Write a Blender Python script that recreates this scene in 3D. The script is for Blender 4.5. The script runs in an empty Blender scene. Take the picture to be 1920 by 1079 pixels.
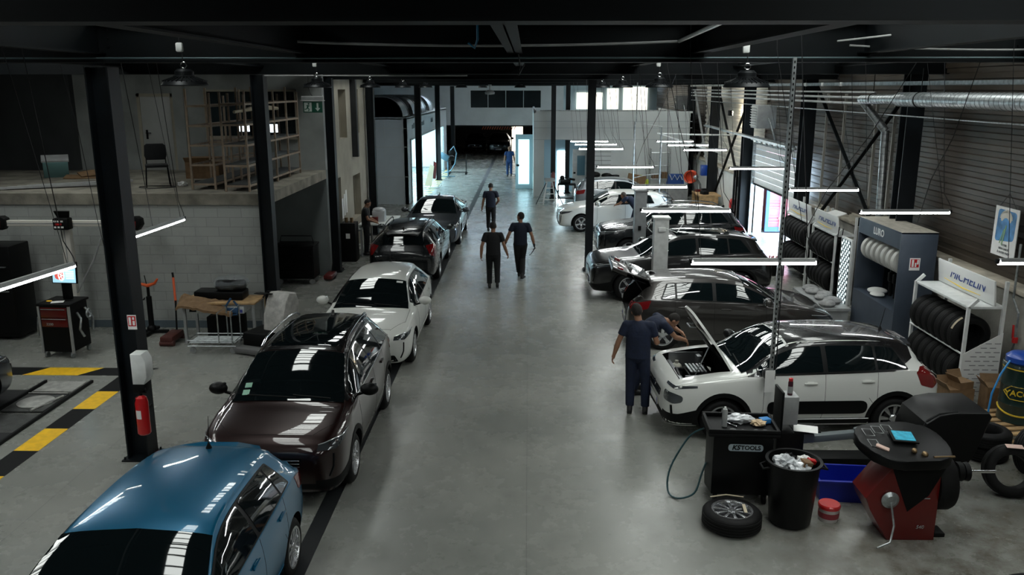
import bpy, bmesh, math, random
from math import sin, cos, pi, radians, sqrt, atan2
from mathutils import Vector as V, Matrix as M
from mathutils.bvhtree import BVHTree
SC = bpy.context.scene
COL = SC.collection
rnd = random.Random(11)

# ------------------------------------------------------------------ materials
MATS = {}
def mat(name, col, rough=.5, metal=0., coat=0., emit=None, es=0., nz=0., ns=8., bump=0., bs=40., spec=.5, col2=None):
    if name in MATS: return MATS[name]
    m = bpy.data.materials.new(name); m.use_nodes = True
    nt = m.node_tree; p = nt.nodes['Principled BSDF']
    p.inputs['Base Color'].default_value = (*col, 1)
    p.inputs['Roughness'].default_value = rough
    p.inputs['Metallic'].default_value = metal
    p.inputs['Coat Weight'].default_value = coat
    p.inputs['Coat Roughness'].default_value = .03
    p.inputs['Specular IOR Level'].default_value = spec
    if emit:
        p.inputs['Emission Color'].default_value = (*emit, 1); p.inputs['Emission Strength'].default_value = es
    if nz or bump:
        tc = nt.nodes.new('ShaderNodeTexCoord')
        n = nt.nodes.new('ShaderNodeTexNoise'); n.inputs['Scale'].default_value = ns; n.inputs['Detail'].default_value = 6
        nt.links.new(tc.outputs['Object'], n.inputs['Vector'])
        if nz:
            mx = nt.nodes.new('ShaderNodeMix'); mx.data_type = 'RGBA'
            c2 = col2 or tuple(max(0, c * (1 - nz)) for c in col)
            c1 = col if col2 else tuple(min(1, c * (1 + nz * .6)) for c in col)
            mx.inputs[6].default_value = (*c1, 1); mx.inputs[7].default_value = (*c2, 1)
            r = nt.nodes.new('ShaderNodeMapRange'); r.inputs[1].default_value = .35; r.inputs[2].default_value = .65
            nt.links.new(n.outputs['Fac'], r.inputs[0]); nt.links.new(r.outputs[0], mx.inputs[0])
            nt.links.new(mx.outputs[2], p.inputs['Base Color'])
        if bump:
            n2 = nt.nodes.new('ShaderNodeTexNoise'); n2.inputs['Scale'].default_value = bs
            nt.links.new(tc.outputs['Object'], n2.inputs['Vector'])
            b = nt.nodes.new('ShaderNodeBump'); b.inputs['Strength'].default_value = bump; b.inputs['Distance'].default_value = .02
            nt.links.new(n2.outputs['Fac'], b.inputs['Height']); nt.links.new(b.outputs[0], p.inputs['Normal'])
    MATS[name] = m
    return m
def srgb(r, g, b):
    f = lambda c: ((c / 255 + .055) / 1.055) ** 2.4 if c > 10 else c / 255 / 12.92
    return (f(r), f(g), f(b))

BLACK = mat('black_plastic', (.003, .0033, .0036), .55, spec=.18)
SATIN = mat('satin_black', (.003, .0033, .0036), .4, spec=.2)
DARKST = mat('dark_painted_steel', (.004, .0065, .009), .5, nz=.35, ns=3, spec=.3)
BEAMM = mat('dark_beam_paint', (.002, .0035, .0045), .65, nz=.3, ns=2, spec=.18)
GLASS = mat('dark_tinted_glass', (.004, .007, .008), .03, spec=.6, coat=.6)
CHROME = mat('chrome', (.75, .76, .77), .12, 1)
ALLOY = mat('alloy', (.55, .56, .58), .25, .9)
STEEL = mat('galvanised_steel', (.42, .45, .46), .35, .85, nz=.3, ns=14)
RUBBER = mat('rubber', (.005, .005, .0053), .65, nz=.3, ns=30, spec=.22)
WHITEP = mat('white_powder_coat', (.72, .74, .73), .4, nz=.12, ns=5)
GREYP = mat('grey_powder_coat', (.32, .33, .33), .45, nz=.15, ns=5)
REDP = mat('red_enamel', (.5, .012, .014), .28, coat=.5)
DKRED = mat('dark_red_enamel', (.11, .004, .003), .35, coat=.3)
BLUEP = mat('blue_plastic', (.004, .015, .3), .4)
ORANGE = mat('orange_paint', (.7, .1, .02), .4)
YELLOW = mat('yellow_paint', (.95, .55, .015), .45, nz=.15, ns=10)
CARD = mat('cardboard', (.2, .12, .06), .8, nz=.15, ns=12)
WOOD = mat('pale_timber', (.45, .29, .14), .6, nz=.3, ns=9)
PAPER = mat('white_paper', (.8, .8, .78), .7, nz=.04, ns=9)
HEADL = mat('headlamp_glass', (.08, .09, .1), .06, .5, coat=1)
TAILR = mat('tail_lamp_red', (.16, .006, .007), .1, coat=1)
CABLE = mat('black_cable', (.01, .01, .012), .5)
TUBEM = mat('led_tube', (1, 1, 1), .4, emit=(.96, 1, .99), es=16)
def em(name, col, s):
    return mat(name, tuple(min(.9, c) for c in col), .5, emit=col, es=s)

# ------------------------------------------------------------------ mesh builder
class B:
    def __init__(s): s.bm = bmesh.new()
    def _xf(s, vs, c, rot):
        m = M.Translation(V(c))
        if rot is not None:
            if isinstance(rot, (int, float)): rot = (0, 0, rot)
            m = m @ (rot.to_4x4() if isinstance(rot, M) else (M.Rotation(rot[2], 4, 'Z') @ M.Rotation(rot[1], 4, 'Y') @ M.Rotation(rot[0], 4, 'X')))
        bmesh.ops.transform(s.bm, matrix=m, verts=vs)
    def box(s, c, d, rot=None, bev=0., seg=2):
        vs = bmesh.ops.create_cube(s.bm, size=1)['verts']
        bmesh.ops.scale(s.bm, vec=V(d), verts=vs)
        if bev:
            es = list({e for v in vs for e in v.link_edges})
            r = bmesh.ops.bevel(s.bm, geom=es, offset=min(bev, min(d) * .49), segments=seg, affect='EDGES', profile=.5)
            vs = list(set(r['verts']) | {v for v in vs if v.is_valid})
        s._xf(vs, c, rot); return s
    def bx(s, x0, x1, y0, y1, z0, z1, bev=0.):
        return s.box(((x0 + x1) / 2, (y0 + y1) / 2, (z0 + z1) / 2), (abs(x1 - x0), abs(y1 - y0), abs(z1 - z0)), None, bev)
    def bar(s, a, b, w, h, bev=0.):
        a, b = V(a), V(b); d = b - a
        q = d.to_track_quat('X', 'Z')
        return s.box((a + b) / 2, (d.length, w, h), q.to_matrix(), bev)
    def cyl(s, a, b, r, r2=None, n=16):
        a, b = V(a), V(b); d = b - a
        r2 = r if r2 is None else r2
        vs = bmesh.ops.create_cone(s.bm, cap_ends=True, segments=n, radius1=r, radius2=r2, depth=d.length)['verts']
        s._xf(vs, (a + b) / 2, d.to_track_quat('Z', 'Y').to_matrix()); return s
    def sph(s, c, r, sc=(1, 1, 1), rot=None, sub=2):
        vs = bmesh.ops.create_icosphere(s.bm, subdivisions=sub, radius=r)['verts']
        bmesh.ops.scale(s.bm, vec=V(sc), verts=vs)
        s._xf(vs, c, rot); return s
    def tube(s, pts, r, n=8, closed=False):
        pts = [V(p) for p in pts]; N = len(pts); rings = []
        up = V((0, 0, 1)); prev = None
        for i, p in enumerate(pts):
            if closed: t = (pts[(i + 1) % N] - pts[i - 1])
            else: t = pts[min(i + 1, N - 1)] - pts[max(i - 1, 0)]
            if t.length < 1e-9: t = V((0, 0, 1))
            t.normalize()
            if prev is None:
                a = t.cross(up)
                if a.length < .05: a = t.cross(V((1, 0, 0)))
            else:
                a = prev - t * prev.dot(t)
                if a.length < 1e-6: a = t.cross(up)
            a.normalize(); prev = a; b = t.cross(a)
            rr = r[i] if isinstance(r, (list, tuple)) else r
            rings.append([s.bm.verts.new(p + (a * cos(2 * pi * k / n) + b * sin(2 * pi * k / n)) * rr) for k in range(n)])
        m = N if closed else N - 1
        for i in range(m):
            A, Bb = rings[i], rings[(i + 1) % N]
            for k in range(n):
                s.bm.faces.new((A[k], A[(k + 1) % n], Bb[(k + 1) % n], Bb[k]))
        if not closed:
            s.bm.faces.new(rings[0][::-1]); s.bm.faces.new(rings[-1])
        return s
    def lathe(s, prof, c=(0, 0, 0), rot=None, n=32, closed=False):
        # prof: (radius, height) pairs round local Z
        rings = []
        for r, z in prof:
            if r < 1e-6: rings.append([s.bm.verts.new((0, 0, z))])
            else: rings.append([s.bm.verts.new((r * cos(2 * pi * k / n), r * sin(2 * pi * k / n), z)) for k in range(n)])
        P = list(zip(rings, rings[1:]))
        if closed: P.append((rings[-1], rings[0]))
        for A, Bb in P:
            for k in range(n):
                k2 = (k + 1) % n
                if len(A) == 1 and len(Bb) == 1: continue
                if len(A) == 1: f = (A[0], Bb[k], Bb[k2])
                elif len(Bb) == 1: f = (A[k], A[k2], Bb[0])
                else: f = (A[k], A[k2], Bb[k2], Bb[k])
                try: s.bm.faces.new(f)
                except ValueError: pass
        s._xf([v for r in rings for v in r], c, rot); return s
    def prism(s, pts, h, c=(0, 0, 0), rot=None, bev=0.):
        # pts in local XY, extruded along +Z by h
        lo = [s.bm.verts.new((x, y, 0)) for x, y in pts]; hi = [s.bm.verts.new((x, y, h)) for x, y in pts]
        n = len(pts); fs = [s.bm.faces.new(lo[::-1]), s.bm.faces.new(hi)]
        for i in range(n): s.bm.faces.new((lo[i], lo[(i + 1) % n], hi[(i + 1) % n], hi[i]))
        vs = lo + hi
        if bev:
            es = list({e for f in fs for e in f.edges})
            r = bmesh.ops.bevel(s.bm, geom=es, offset=bev, segments=2, affect='EDGES', profile=.5)
            vs = list(set(r['verts']) | {v for v in vs if v.is_valid})
        s._xf(vs, c, rot); return s
    def out(s, name, m, parent=None, smooth=True, ang=35, loc=None):
        bmesh.ops.recalc_face_normals(s.bm, faces=s.bm.faces)
        me = bpy.data.meshes.new(name); s.bm.to_mesh(me); s.bm.free()
        return link(name, me, m, parent, smooth, ang, loc)
def link(name, me, m, parent=None, smooth=True, ang=35, loc=None):
    if m is not None and not len(me.materials): me.materials.append(m)
    if smooth:
        me.polygons.foreach_set('use_smooth', [True] * len(me.polygons)); me.set_sharp_from_angle(angle=radians(ang))
    o = bpy.data.objects.new(name, me); COL.objects.link(o)
    if parent: o.parent = parent
    if loc: o.location = loc
    return o
XR = (0, pi / 2, 0)      # lathe axis along +X
YR = (-pi / 2, 0, 0)     # lathe axis along +Y
def tag(o, label=None, cat=None, group=None, kind=None):
    if label: o['label'] = label
    if cat: o['category'] = cat
    if group: o['group'] = group
    if kind: o['kind'] = kind
    return o
def thing(name, label, cat, loc=(0, 0, 0), rz=0, group=None):
    o = bpy.data.objects.new(name, None); COL.objects.link(o); o.empty_display_size = .1
    o.location = loc; o.rotation_euler = (0, 0, rz)
    return tag(o, label, cat, group)
def struct(o): o['kind'] = 'structure'; return o
def dup(root, loc, rz=None, label=None, group=None, scale=None):
    def cp(o, par):
        c = o.copy(); COL.objects.link(c); c.parent = par
        for ch in [q for q in list(o.children)]: cp(ch, c)
        return c
    r = cp(root, None); r.location = loc
    if rz is not None: r.rotation_euler = (0, 0, rz) if isinstance(rz, (int, float)) else rz
    if scale: r.scale = (scale,) * 3
    if label: r['label'] = label
    if group: r['group'] = group
    return r
def islands(o):
    # splits the separate pieces of a mesh into objects of their own
    bm = bmesh.new(); bm.from_mesh(o.data); todo = set(bm.faces); groups = []
    while todo:
        st = [todo.pop()]; g_ = {st[0]}
        while st:
            for e in st.pop().edges:
                for f in e.link_faces:
                    if f in todo: todo.discard(f); g_.add(f); st.append(f)
        groups.append([f.index for f in g_])
    for gi in groups:
        b2 = bm.copy(); b2.faces.ensure_lookup_table(); keep = set(gi)
        bmesh.ops.delete(b2, geom=[f for f in b2.faces if f.index not in keep], context='FACES')
        m2 = bpy.data.meshes.new(o.name); b2.to_mesh(m2); b2.free()
        m2.materials.append(o.data.materials[0]); link(o.name.split('.')[0], m2, None, o.parent, True, 30)
    bm.free(); bpy.data.objects.remove(o)
def text(s, size, mw, m, parent=None, name='lettering', d=.002, off=0., sx=1., shear=0.):
    cu = bpy.data.curves.new(name, 'FONT'); cu.body = s; cu.size = size; cu.extrude = d; cu.offset = off; cu.shear = shear
    cu.align_x = 'CENTER'; cu.align_y = 'CENTER'; cu.resolution_u = 3
    t = bpy.data.objects.new('tmp', cu); COL.objects.link(t)
    bpy.context.view_layer.update()
    me = bpy.data.meshes.new_from_object(t.evaluated_get(bpy.context.evaluated_depsgraph_get()))
    bpy.data.objects.remove(t); bpy.data.curves.remove(cu)
    me.transform(mw @ M.Diagonal((sx, 1, 1, 1)))
    me.materials.clear()
    return link(name, me, m, parent, False)
def frame(o, xd, yd):
    # matrix that puts local XY on the plane through o with x along xd and y along yd
    x = V(xd).normalized(); y = V(yd).normalized(); z = x.cross(y)
    return M(((x.x, y.x, z.x, o[0]), (x.y, y.y, z.y, o[1]), (x.z, y.z, z.z, o[2]), (0, 0, 0, 1)))
def rc(pts, r, n=4):
    # rounds the corners of a closed list of points
    out = []; N = len(pts)
    for i in range(N):
        p = V(pts[i]); a = V(pts[i - 1]) - p; b = V(pts[(i + 1) % N]) - p
        ra = min(r, a.length * .45); rb = min(r, b.length * .45)
        A = p + a.normalized() * ra; Bq = p + b.normalized() * rb
        for k in range(n + 1):
            t = k / n; out.append(A * (1 - t) ** 2 + p * 2 * t * (1 - t) + Bq * t * t)
    return out
def catmull(P, n):
    out = []; N = len(P)
    for i in range(N - 1):
        p0 = P[max(i - 1, 0)]; p1 = P[i]; p2 = P[i + 1]; p3 = P[min(i + 2, N - 1)]
        for k in range(n):
            t = k / n
            out.append(tuple(.5 * ((2 * b) + (-a + c) * t + (2 * a - 5 * b + 4 * c - d) * t * t + (-a + 3 * b - 3 * c + d) * t ** 3) for a, b, c, d in zip(p0, p1, p2, p3)))
    out.append(tuple(P[-1])); return out
# ------------------------------------------------------------------ camera
F_PX = 1580.
cam = bpy.data.objects.new('camera', bpy.data.cameras.new('camera')); COL.objects.link(cam)
cam.data.sensor_width = 36; cam.data.lens = 36 * F_PX / 1920; cam.location = (0, 0, 5.05)
cam.rotation_euler = (pi / 2 - math.atan(375 / F_PX), 0, math.atan(31 / F_PX * cos(math.atan(375 / F_PX))))
cam.data.clip_end = 300
SC.camera = cam

# ------------------------------------------------------------------ surface materials
def nodes(name):
    m = bpy.data.materials.new(name); m.use_nodes = True
    return m, m.node_tree, m.node_tree.nodes['Principled BSDF']
def N(nt, t, **kw):
    n = nt.nodes.new(t)
    for k, v in kw.items():
        if k.startswith('i_'): n.inputs[int(k[2:])].default_value = v
        elif k.startswith('s_'): n.inputs[k[2:].replace('_', ' ')].default_value = v
        else: setattr(n, k, v)
    return n
def mixc(nt, fac, a, b):
    mx = N(nt, 'ShaderNodeMix', data_type='RGBA')
    for i, q in ((6, a), (7, b)):
        if isinstance(q, tuple): mx.inputs[i].default_value = (*q, 1)
        else: nt.links.new(q, mx.inputs[i])
    if isinstance(fac, float): mx.inputs[0].default_value = fac
    else: nt.links.new(fac, mx.inputs[0])
    return mx.outputs[2]
def rng(nt, src, a, b, c=0., d=1.):
    r = N(nt, 'ShaderNodeMapRange', i_1=a, i_2=b, i_3=c, i_4=d); nt.links.new(src, r.inputs[0]); return r.outputs[0]
def noise(nt, vec, scale, detail=5, rough=.6):
    n = N(nt, 'ShaderNodeTexNoise', s_Scale=scale, s_Detail=detail, s_Roughness=rough); nt.links.new(vec, n.inputs['Vector']); return n.outputs['Fac']

FLOORM, nt, p = nodes('sealed_concrete_floor')
tc = N(nt, 'ShaderNodeTexCoord').outputs['Object']
big = noise(nt, tc, .35, 4); mid = noise(nt, tc, 1.6, 8, .7); fine = noise(nt, tc, 14, 6, .7)
c = mixc(nt, rng(nt, big, .35, .65), (.20, .207, .19), (.29, .293, .268))
c = mixc(nt, rng(nt, mid, .58, .75, 0., .55), c, (.11, .115, .105))
spots = N(nt, 'ShaderNodeTexVoronoi', s_Scale=2.2); nt.links.new(tc, spots.inputs['Vector'])
c = mixc(nt, rng(nt, spots.outputs['Distance'], .0, .05, .8, 0.), c, (.05, .048, .04))
# oil and tyre grime lies round the wheel bay at the near right
sep = N(nt, 'ShaderNodeSeparateXYZ'); nt.links.new(tc, sep.inputs[0])
gx = rng(nt, sep.outputs[0], 1.2, 4.5); gy = rng(nt, sep.outputs[1], 14., 9.)
g1 = N(nt, 'ShaderNodeMath', operation='MULTIPLY'); nt.links.new(gx, g1.inputs[0]); nt.links.new(gy, g1.inputs[1])
gn = noise(nt, tc, 2.4, 9, .75)
g2 = N(nt, 'ShaderNodeMath', operation='MULTIPLY'); nt.links.new(g1.outputs[0], g2.inputs[0]); nt.links.new(rng(nt, gn, .38, .62, .1, 1.), g2.inputs[1])
c = mixc(nt, g2.outputs[0], c, (.085, .074, .056))
joint = N(nt, 'ShaderNodeTexBrick', offset=0., s_Scale=1., s_Mortar_Size=.004, s_Brick_Width=6., s_Row_Height=5.9)
joint.inputs['Color1'].default_value = joint.inputs['Color2'].default_value = (0, 0, 0, 1); joint.inputs['Mortar'].default_value = (1, 1, 1, 1)
nt.links.new(tc, joint.inputs['Vector'])
c = mixc(nt, joint.outputs['Color'], c, (.11, .11, .105))
nt.links.new(c, p.inputs['Base Color'])
nt.links.new(rng(nt, mid, .3, .75, .22, .33), p.inputs['Roughness'])
p.inputs['Specular IOR Level'].default_value = .5
bmp = N(nt, 'ShaderNodeBump', s_Strength=.03, s_Distance=.01); nt.links.new(fine, bmp.inputs['Height']); nt.links.new(bmp.outputs[0], p.inputs['Normal'])

def blockmat(name, c1, c2, sc=1., rot=None):
    m, nt, p = nodes(name)
    tc = N(nt, 'ShaderNodeTexCoord').outputs['Object']
    mp = N(nt, 'ShaderNodeMapping'); nt.links.new(tc, mp.inputs[0])
    mp.inputs['Rotation'].default_value = rot or (pi / 2, 0, 0)
    br = N(nt, 'ShaderNodeTexBrick', s_Scale=sc, s_Mortar_Size=.006, s_Mortar_Smooth=.3, s_Brick_Width=.5, s_Row_Height=.2)
    br.inputs['Color1'].default_value = (*c1, 1); br.inputs['Color2'].default_value = (*[q * .92 for q in c1], 1); br.inputs['Mortar'].default_value = (*c2, 1)
    nt.links.new(mp.outputs[0], br.inputs['Vector'])
    n = noise(nt, tc, 1.3, 7, .7)
    nt.links.new(mixc(nt, rng(nt, n, .45, .75, 0., .6), br.outputs['Color'], tuple(q * .55 for q in c1)), p.inputs['Base Color'])
    b = N(nt, 'ShaderNodeBump', s_Strength=.5, s_Distance=.01); inv = N(nt, 'ShaderNodeMath', operation='SUBTRACT', i_0=1.); nt.links.new(br.outputs['Fac'], inv.inputs[1])
    nt.links.new(inv.outputs[0], b.inputs['Height']); nt.links.new(b.outputs[0], p.inputs['Normal'])
    p.inputs['Roughness'].default_value = .8
    return m
BLOCKM = blockmat('painted_block_wall', (.37, .385, .37), (.25, .26, .25))
PLASTER = mat('grey_plaster', (.27, .285, .28), .85, nz=.22, ns=1.1)
BEIGE = mat('beige_render', (.34, .31, .25), .85, nz=.14, ns=1.5, bump=.15, bs=60)
CONC = mat('raw_concrete', (.22, .205, .17), .9, nz=.4, ns=2.2, bump=.4, bs=25)
CONC2 = mat('pale_concrete', (.33, .32, .285), .85, nz=.35, ns=1.7, bump=.2, bs=20)
CLAD = mat('corrugated_cladding', (.06, .047, .035), .5, .25, nz=.35, ns=.6)
CLADD = mat('dark_cladding', (.045, .05, .052), .6, .2, nz=.3, ns=.6)
PANELW = mat('white_insulated_panel', (.62, .66, .68), .45, nz=.08, ns=1.)
DECKM = mat('dark_roof_deck', (.003, .0045, .0055), .8, nz=.3, ns=1.)
SKYM = em('rooflight_sheet', (.95, 1., .96), 3.6)
PAVE = mat('outdoor_concrete', (.7, .72, .72), .8, nz=.1, ns=1.)
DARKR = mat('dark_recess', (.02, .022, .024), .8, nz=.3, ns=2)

def sbox(name, m, *a, bev=0.):
    b = B()
    for q in a: b.bx(*q, bev=bev)
    return struct(b.out(name, m))

# ------------------------------------------------------------------ setting
XW = 8.0
sbox('floor', FLOORM, (-15, XW + .15, -4, 82, -.2, 0))
sbox('pavement', PAVE, (XW + .15, 40, 5, 60, -.2, -.01))
# floor drain channel along the parked cars, and hazard paint, all on the floor
b = B()
b.bx(-2.56, -2.36, 3, 66, .0005, .004)
struct(b.out('floor_drain_channel', mat('drain_grate', (.012, .014, .016), .55)))
HAZ, nt, p = nodes('hazard_paint')
p.inputs['Roughness'].default_value = .5
# stripes along two bands: painted pieces are their own small slabs
def hazard(path, w, n0, first, slant=.12):
    by, bb = B(), B(); k = first
    for (x0, y0), (x1, y1), n in path:
        for i in range(n):
            a = V((x0, y0)).lerp(V((x1, y1)), i / n); c = V((x0, y0)).lerp(V((x1, y1)), (i + 1) / n)
            d = (c - a).normalized(); q = V((-d.y, d.x)) * w
            sk = d * slant
            t = by if k % 2 else bb
            t.prism([tuple(a - q / 2 - sk), tuple(c - q / 2 - sk), tuple(c + q / 2 + sk), tuple(a + q / 2 + sk)], .003, (0, 0, .001)); k += 1
    return by, bb
by, bb = hazard([((-7.15, 14.25), (-7.15, 7.0), 9)], .36, 0, 0, 0)
y2, b2 = hazard([((-6.95, 14.47), (-12.0, 14.47), 5)], .42, 0, 0, .14)
struct(by.out('hazard_marking_yellow', YELLOW)); struct(bb.out('hazard_marking_black', mat('black_floor_paint', (.006, .0065, .007), .6, spec=.2)))
struct(y2.out('hazard_marking_yellow', YELLOW)); struct(b2.out('hazard_marking_black', MATS['black_floor_paint']))

# ceiling: dark deck with rooflight strips let into it
ZC = 6.6
b = B(); sk = B()
strips = [(-10.8, -9.4), (-4.75, -4.1), (2.3, 3.8), (5.7, 6.6)]  # leftmost strip added out of view to brighten the left side
xs = [-15] + [q for s_ in strips for q in s_] + [XW + .4]
for i in range(0, len(xs), 2): b.bx(xs[i], xs[i + 1], -4, 62, ZC, ZC + .12)
y = -4.
for s0, s1 in strips:
    yy = -4.
    for a, c_ in (((-2.5, 4.2), (5.6, 10.2), (11.6, 16.8), (18.2, 19.4)) if s0 < -9 else ((-2.5, 4.2), (5.6, 10.2), (11.6, 16.8), (18., 22.7), (24., 28.7), (30., 34.6)) + (((36, 41),) if s0 > 5 else ((48., 53.), (54.5, 59.)) if s0 > -5 else ())):  # some near, mezzanine and far lengths added for more light
        b.bx(s0, s1, yy, a, ZC, ZC + .12); yy = c_
        sk.bx(s0, s1, a, c_, ZC + .02, ZC + .05)
        for k in range(int((c_ - a) / .42)):
            b.bx(s0, s1, a + k * .42, a + k * .42 + .07, ZC - .01, ZC + .02)
    b.bx(s0, s1, yy, 62, ZC, ZC + .12)
struct(b.out('ceiling', DECKM)); struct(sk.out('window_1', SKYM))
sbox('ceiling_far', DECKM, (-15, XW + .4, 62, 82, 5.6, 5.8))

def ibeam(b, x0, x1, y0, y1, z0, z1, f=.018, along='x'):
    if along == 'x':
        ym = (y0 + y1) / 2
        b.bx(x0, x1, y0, y1, z0, z0 + f); b.bx(x0, x1, y0, y1, z1 - f, z1); b.bx(x0, x1, ym - .008, ym + .008, z0, z1)
    else:
        xm = (x0 + x1) / 2
        b.bx(x0, x1, y0, y1, z0, z0 + f); b.bx(x0, x1, y0, y1, z1 - f, z1); b.bx(xm - .008, xm + .008, y0, y1, z0, z1)
ROWS = (4.9, 10.9, 17.4, 23.35, 29.35, 35.3, 41.3, 47.3, 53.3, 59.3)
for i, y in enumerate(ROWS):
    b = B(); z0 = 5.4 - min(i, 5) * .045
    ibeam(b, -15, XW + .3, y - .15, y + .15, z0, z0 + .5)
    struct(b.out('trim_%d' % (i + 1), BEAMM))
k = 11
for j, x in enumerate((-8.2, -5.4, -2.85, -.17, 2.1, 4.15, 6.15)):
    for y0, y1 in zip(ROWS, ROWS[1:4 if j != 1 else 9]):
        b = B(); ibeam(b, x - .09, x + .09, y0 + .02, y1 - .02, 5.46, 5.86, along='y')
        for s_ in (-.1, .1):
            for zz in (5.55, 5.65, 5.75):
                b.cyl((x + s_ * 1.3, y1 - .03, zz), (x + s_ * 1.3, y1 - .002, zz), .014, n=6)
        struct(b.out('trim_%d' % k, BEAMM)); k += 1
# purlins above
b = B()
for i in range(34): b.bx(-15, XW, 1.5 * i, 1.5 * i + .08, 6.3, 6.46)
struct(b.out('trim_%d' % k, BEAMM)); k += 1

# walls
sbox('wall_back', CLADD, (-15, XW + .4, -4.2, -4, 0, 6.6))
sbox('wall_left', CLADD, (-15.2, -15, -4, 82, 0, 6.6))
DY0, DY1, DZ = 25.0, 30.0, 3.0
b = B()
b.bx(XW, XW + .35, -4, DY0, 0, 1.78); struct(b.out('wall_right_base', CONC2))
b = B(); b.bx(XW, XW + .35, DY1, 62, 0, 1.78); struct(b.out('wall_right_base_far', mat('white_wall_paint', (.72, .72, .69), .6, nz=.08, ns=1)))
b = B()
for y0, y1 in ((-4, DY0), (DY1, 62)): b.bx(XW - .06, XW + .35, y0, y1, 1.78, 1.86, bev=.01)
struct(b.out('trim_%d' % k, mat('dusty_ledge', (.4, .36, .29), .8, nz=.3, ns=3))); k += 1
# corrugated cladding: horizontal ribs
def corr(y0, y1, z0, z1, m, name, per=.21, dep=.035, x=XW + .25):
    b = B(); z = z0; pts = []
    while z < z1:
        for dz, dx in ((0, 0), (per * .42, 0), (per * .5, dep), (per * .92, dep)):
            if z + dz < z1: pts.append((x + dx, z + dz))
        z += per
    pts.append((x, z1))
    A = [b.bm.verts.new((px, y0, pz)) for px, pz in pts]; Bq = [b.bm.verts.new((px, y1, pz)) for px, pz in pts]
    for i in range(len(pts) - 1): b.bm.faces.new((A[i], Bq[i], Bq[i + 1], A[i + 1]))
    b.bx(x + .06, x + .1, y0, y1, z0, z1)
    return struct(b.out(name, m, smooth=False))
corr(-4, DY0, 1.86, 6.6, CLAD, 'wall_right')
corr(DY0, DY1, DZ, 6.6, CLAD, 'wall_right_over_door')
corr(DY1, 40.2, 1.86, 6.6, mat('pale_cladding', (.72, .68, .6), .6, .1, nz=.2, ns=.8), 'wall_right_pale')
corr(40.2, 62, 1.86, 6.6, CLAD, 'wall_right_far')

# mezzanine at the left
MZ = 2.9
sbox('wall_mezzanine_front', BLOCKM, (-15, -5.62, 17.4, 17.62, 0, 2.67))
sbox('trim_%d' % k, mat('slate_skirting_paint', (.10, .13, .15), .6), (-15, -5.62, 17.385, 17.4, 0, .16)); k += 1
b = B(); b.bx(-15, -5.42, 17.36, 22.6, 2.67, MZ)
struct(b.out('mezzanine_slab', CONC))
# mezzanine rear wall with a door and two window openings
b = B()
wins = [(-8.55, -7.25), (-6.98, -6.1)]
zs0, zs1 = 3.75, 5.0
x = -15.
for a, c_ in wins:
    b.bx(x, a, 22.6, 22.8, MZ, 5.7); b.bx(a, c_, 22.6, 22.8, MZ, zs0); b.bx(a, c_, 22.6, 22.8, zs1, 5.7); x = c_
b.bx(x, -5.42, 22.6, 22.8, MZ, 5.7)
struct(b.out('wall_mezzanine_rear', PLASTER))
b = B(); b.bx(-9.33, -9.05, 22.45, 22.6, MZ, 5.5); struct(b.out('trim_%d' % k, PLASTER)); k += 1
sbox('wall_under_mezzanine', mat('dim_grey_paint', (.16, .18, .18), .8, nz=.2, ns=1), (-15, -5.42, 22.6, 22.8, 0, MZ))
for i, (a, c_) in enumerate(wins):
    o = B(); 
    for q in ((a, a + .05), (c_ - .05, c_)): o.bx(q[0], q[1], 22.55, 22.66, zs0, zs1)
    for q in ((zs0, zs0 + .05), (zs1 - .05, zs1)): o.bx(a, c_, 22.55, 22.66, *q)
    o.bx(a, c_, 22.5, 22.66, zs0 - .04, zs0)
    w = struct(o.out('window_%d' % (i + 2), BEIGE))
    g = B(); g.bx(a + .05, c_ - .05, 22.68, 22.69, zs0 + .05, zs1 - .05)
    g.out('window_pane', mat('office_glass', (.01, .02, .024), .05, coat=.5), w)
# office room behind the panes
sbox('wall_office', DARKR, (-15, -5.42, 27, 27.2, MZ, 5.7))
# door on the mezzanine
d = B(); d.bx(-10.23, -9.42, 22.53, 22.6, MZ, 4.82, bev=.005)
door = struct(d.out('door_1', mat('pale_door_paint', (.36, .37, .36), .5, nz=.1, ns=1.4)))
d = B()
d.bx(-10.31, -10.23, 22.5, 22.62, MZ, 4.9); d.bx(-9.42, -9.34, 22.5, 22.62, MZ, 4.9); d.bx(-10.31, -9.34, 22.5, 22.62, 4.82, 4.9)
d.out('door_frame', BEIGE, door)
d = B(); d.bx(-10.14, -10.09, 22.51, 22.53, 3.72, 3.96); d.cyl((-10.12, 22.53, 3.88), (-10.12, 22.46, 3.88), .012); d.bar((-10.12, 22.47, 3.88), (-9.99, 22.47, 3.88), .02, .02)
d.out('door_handle', BLACK, door)

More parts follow.
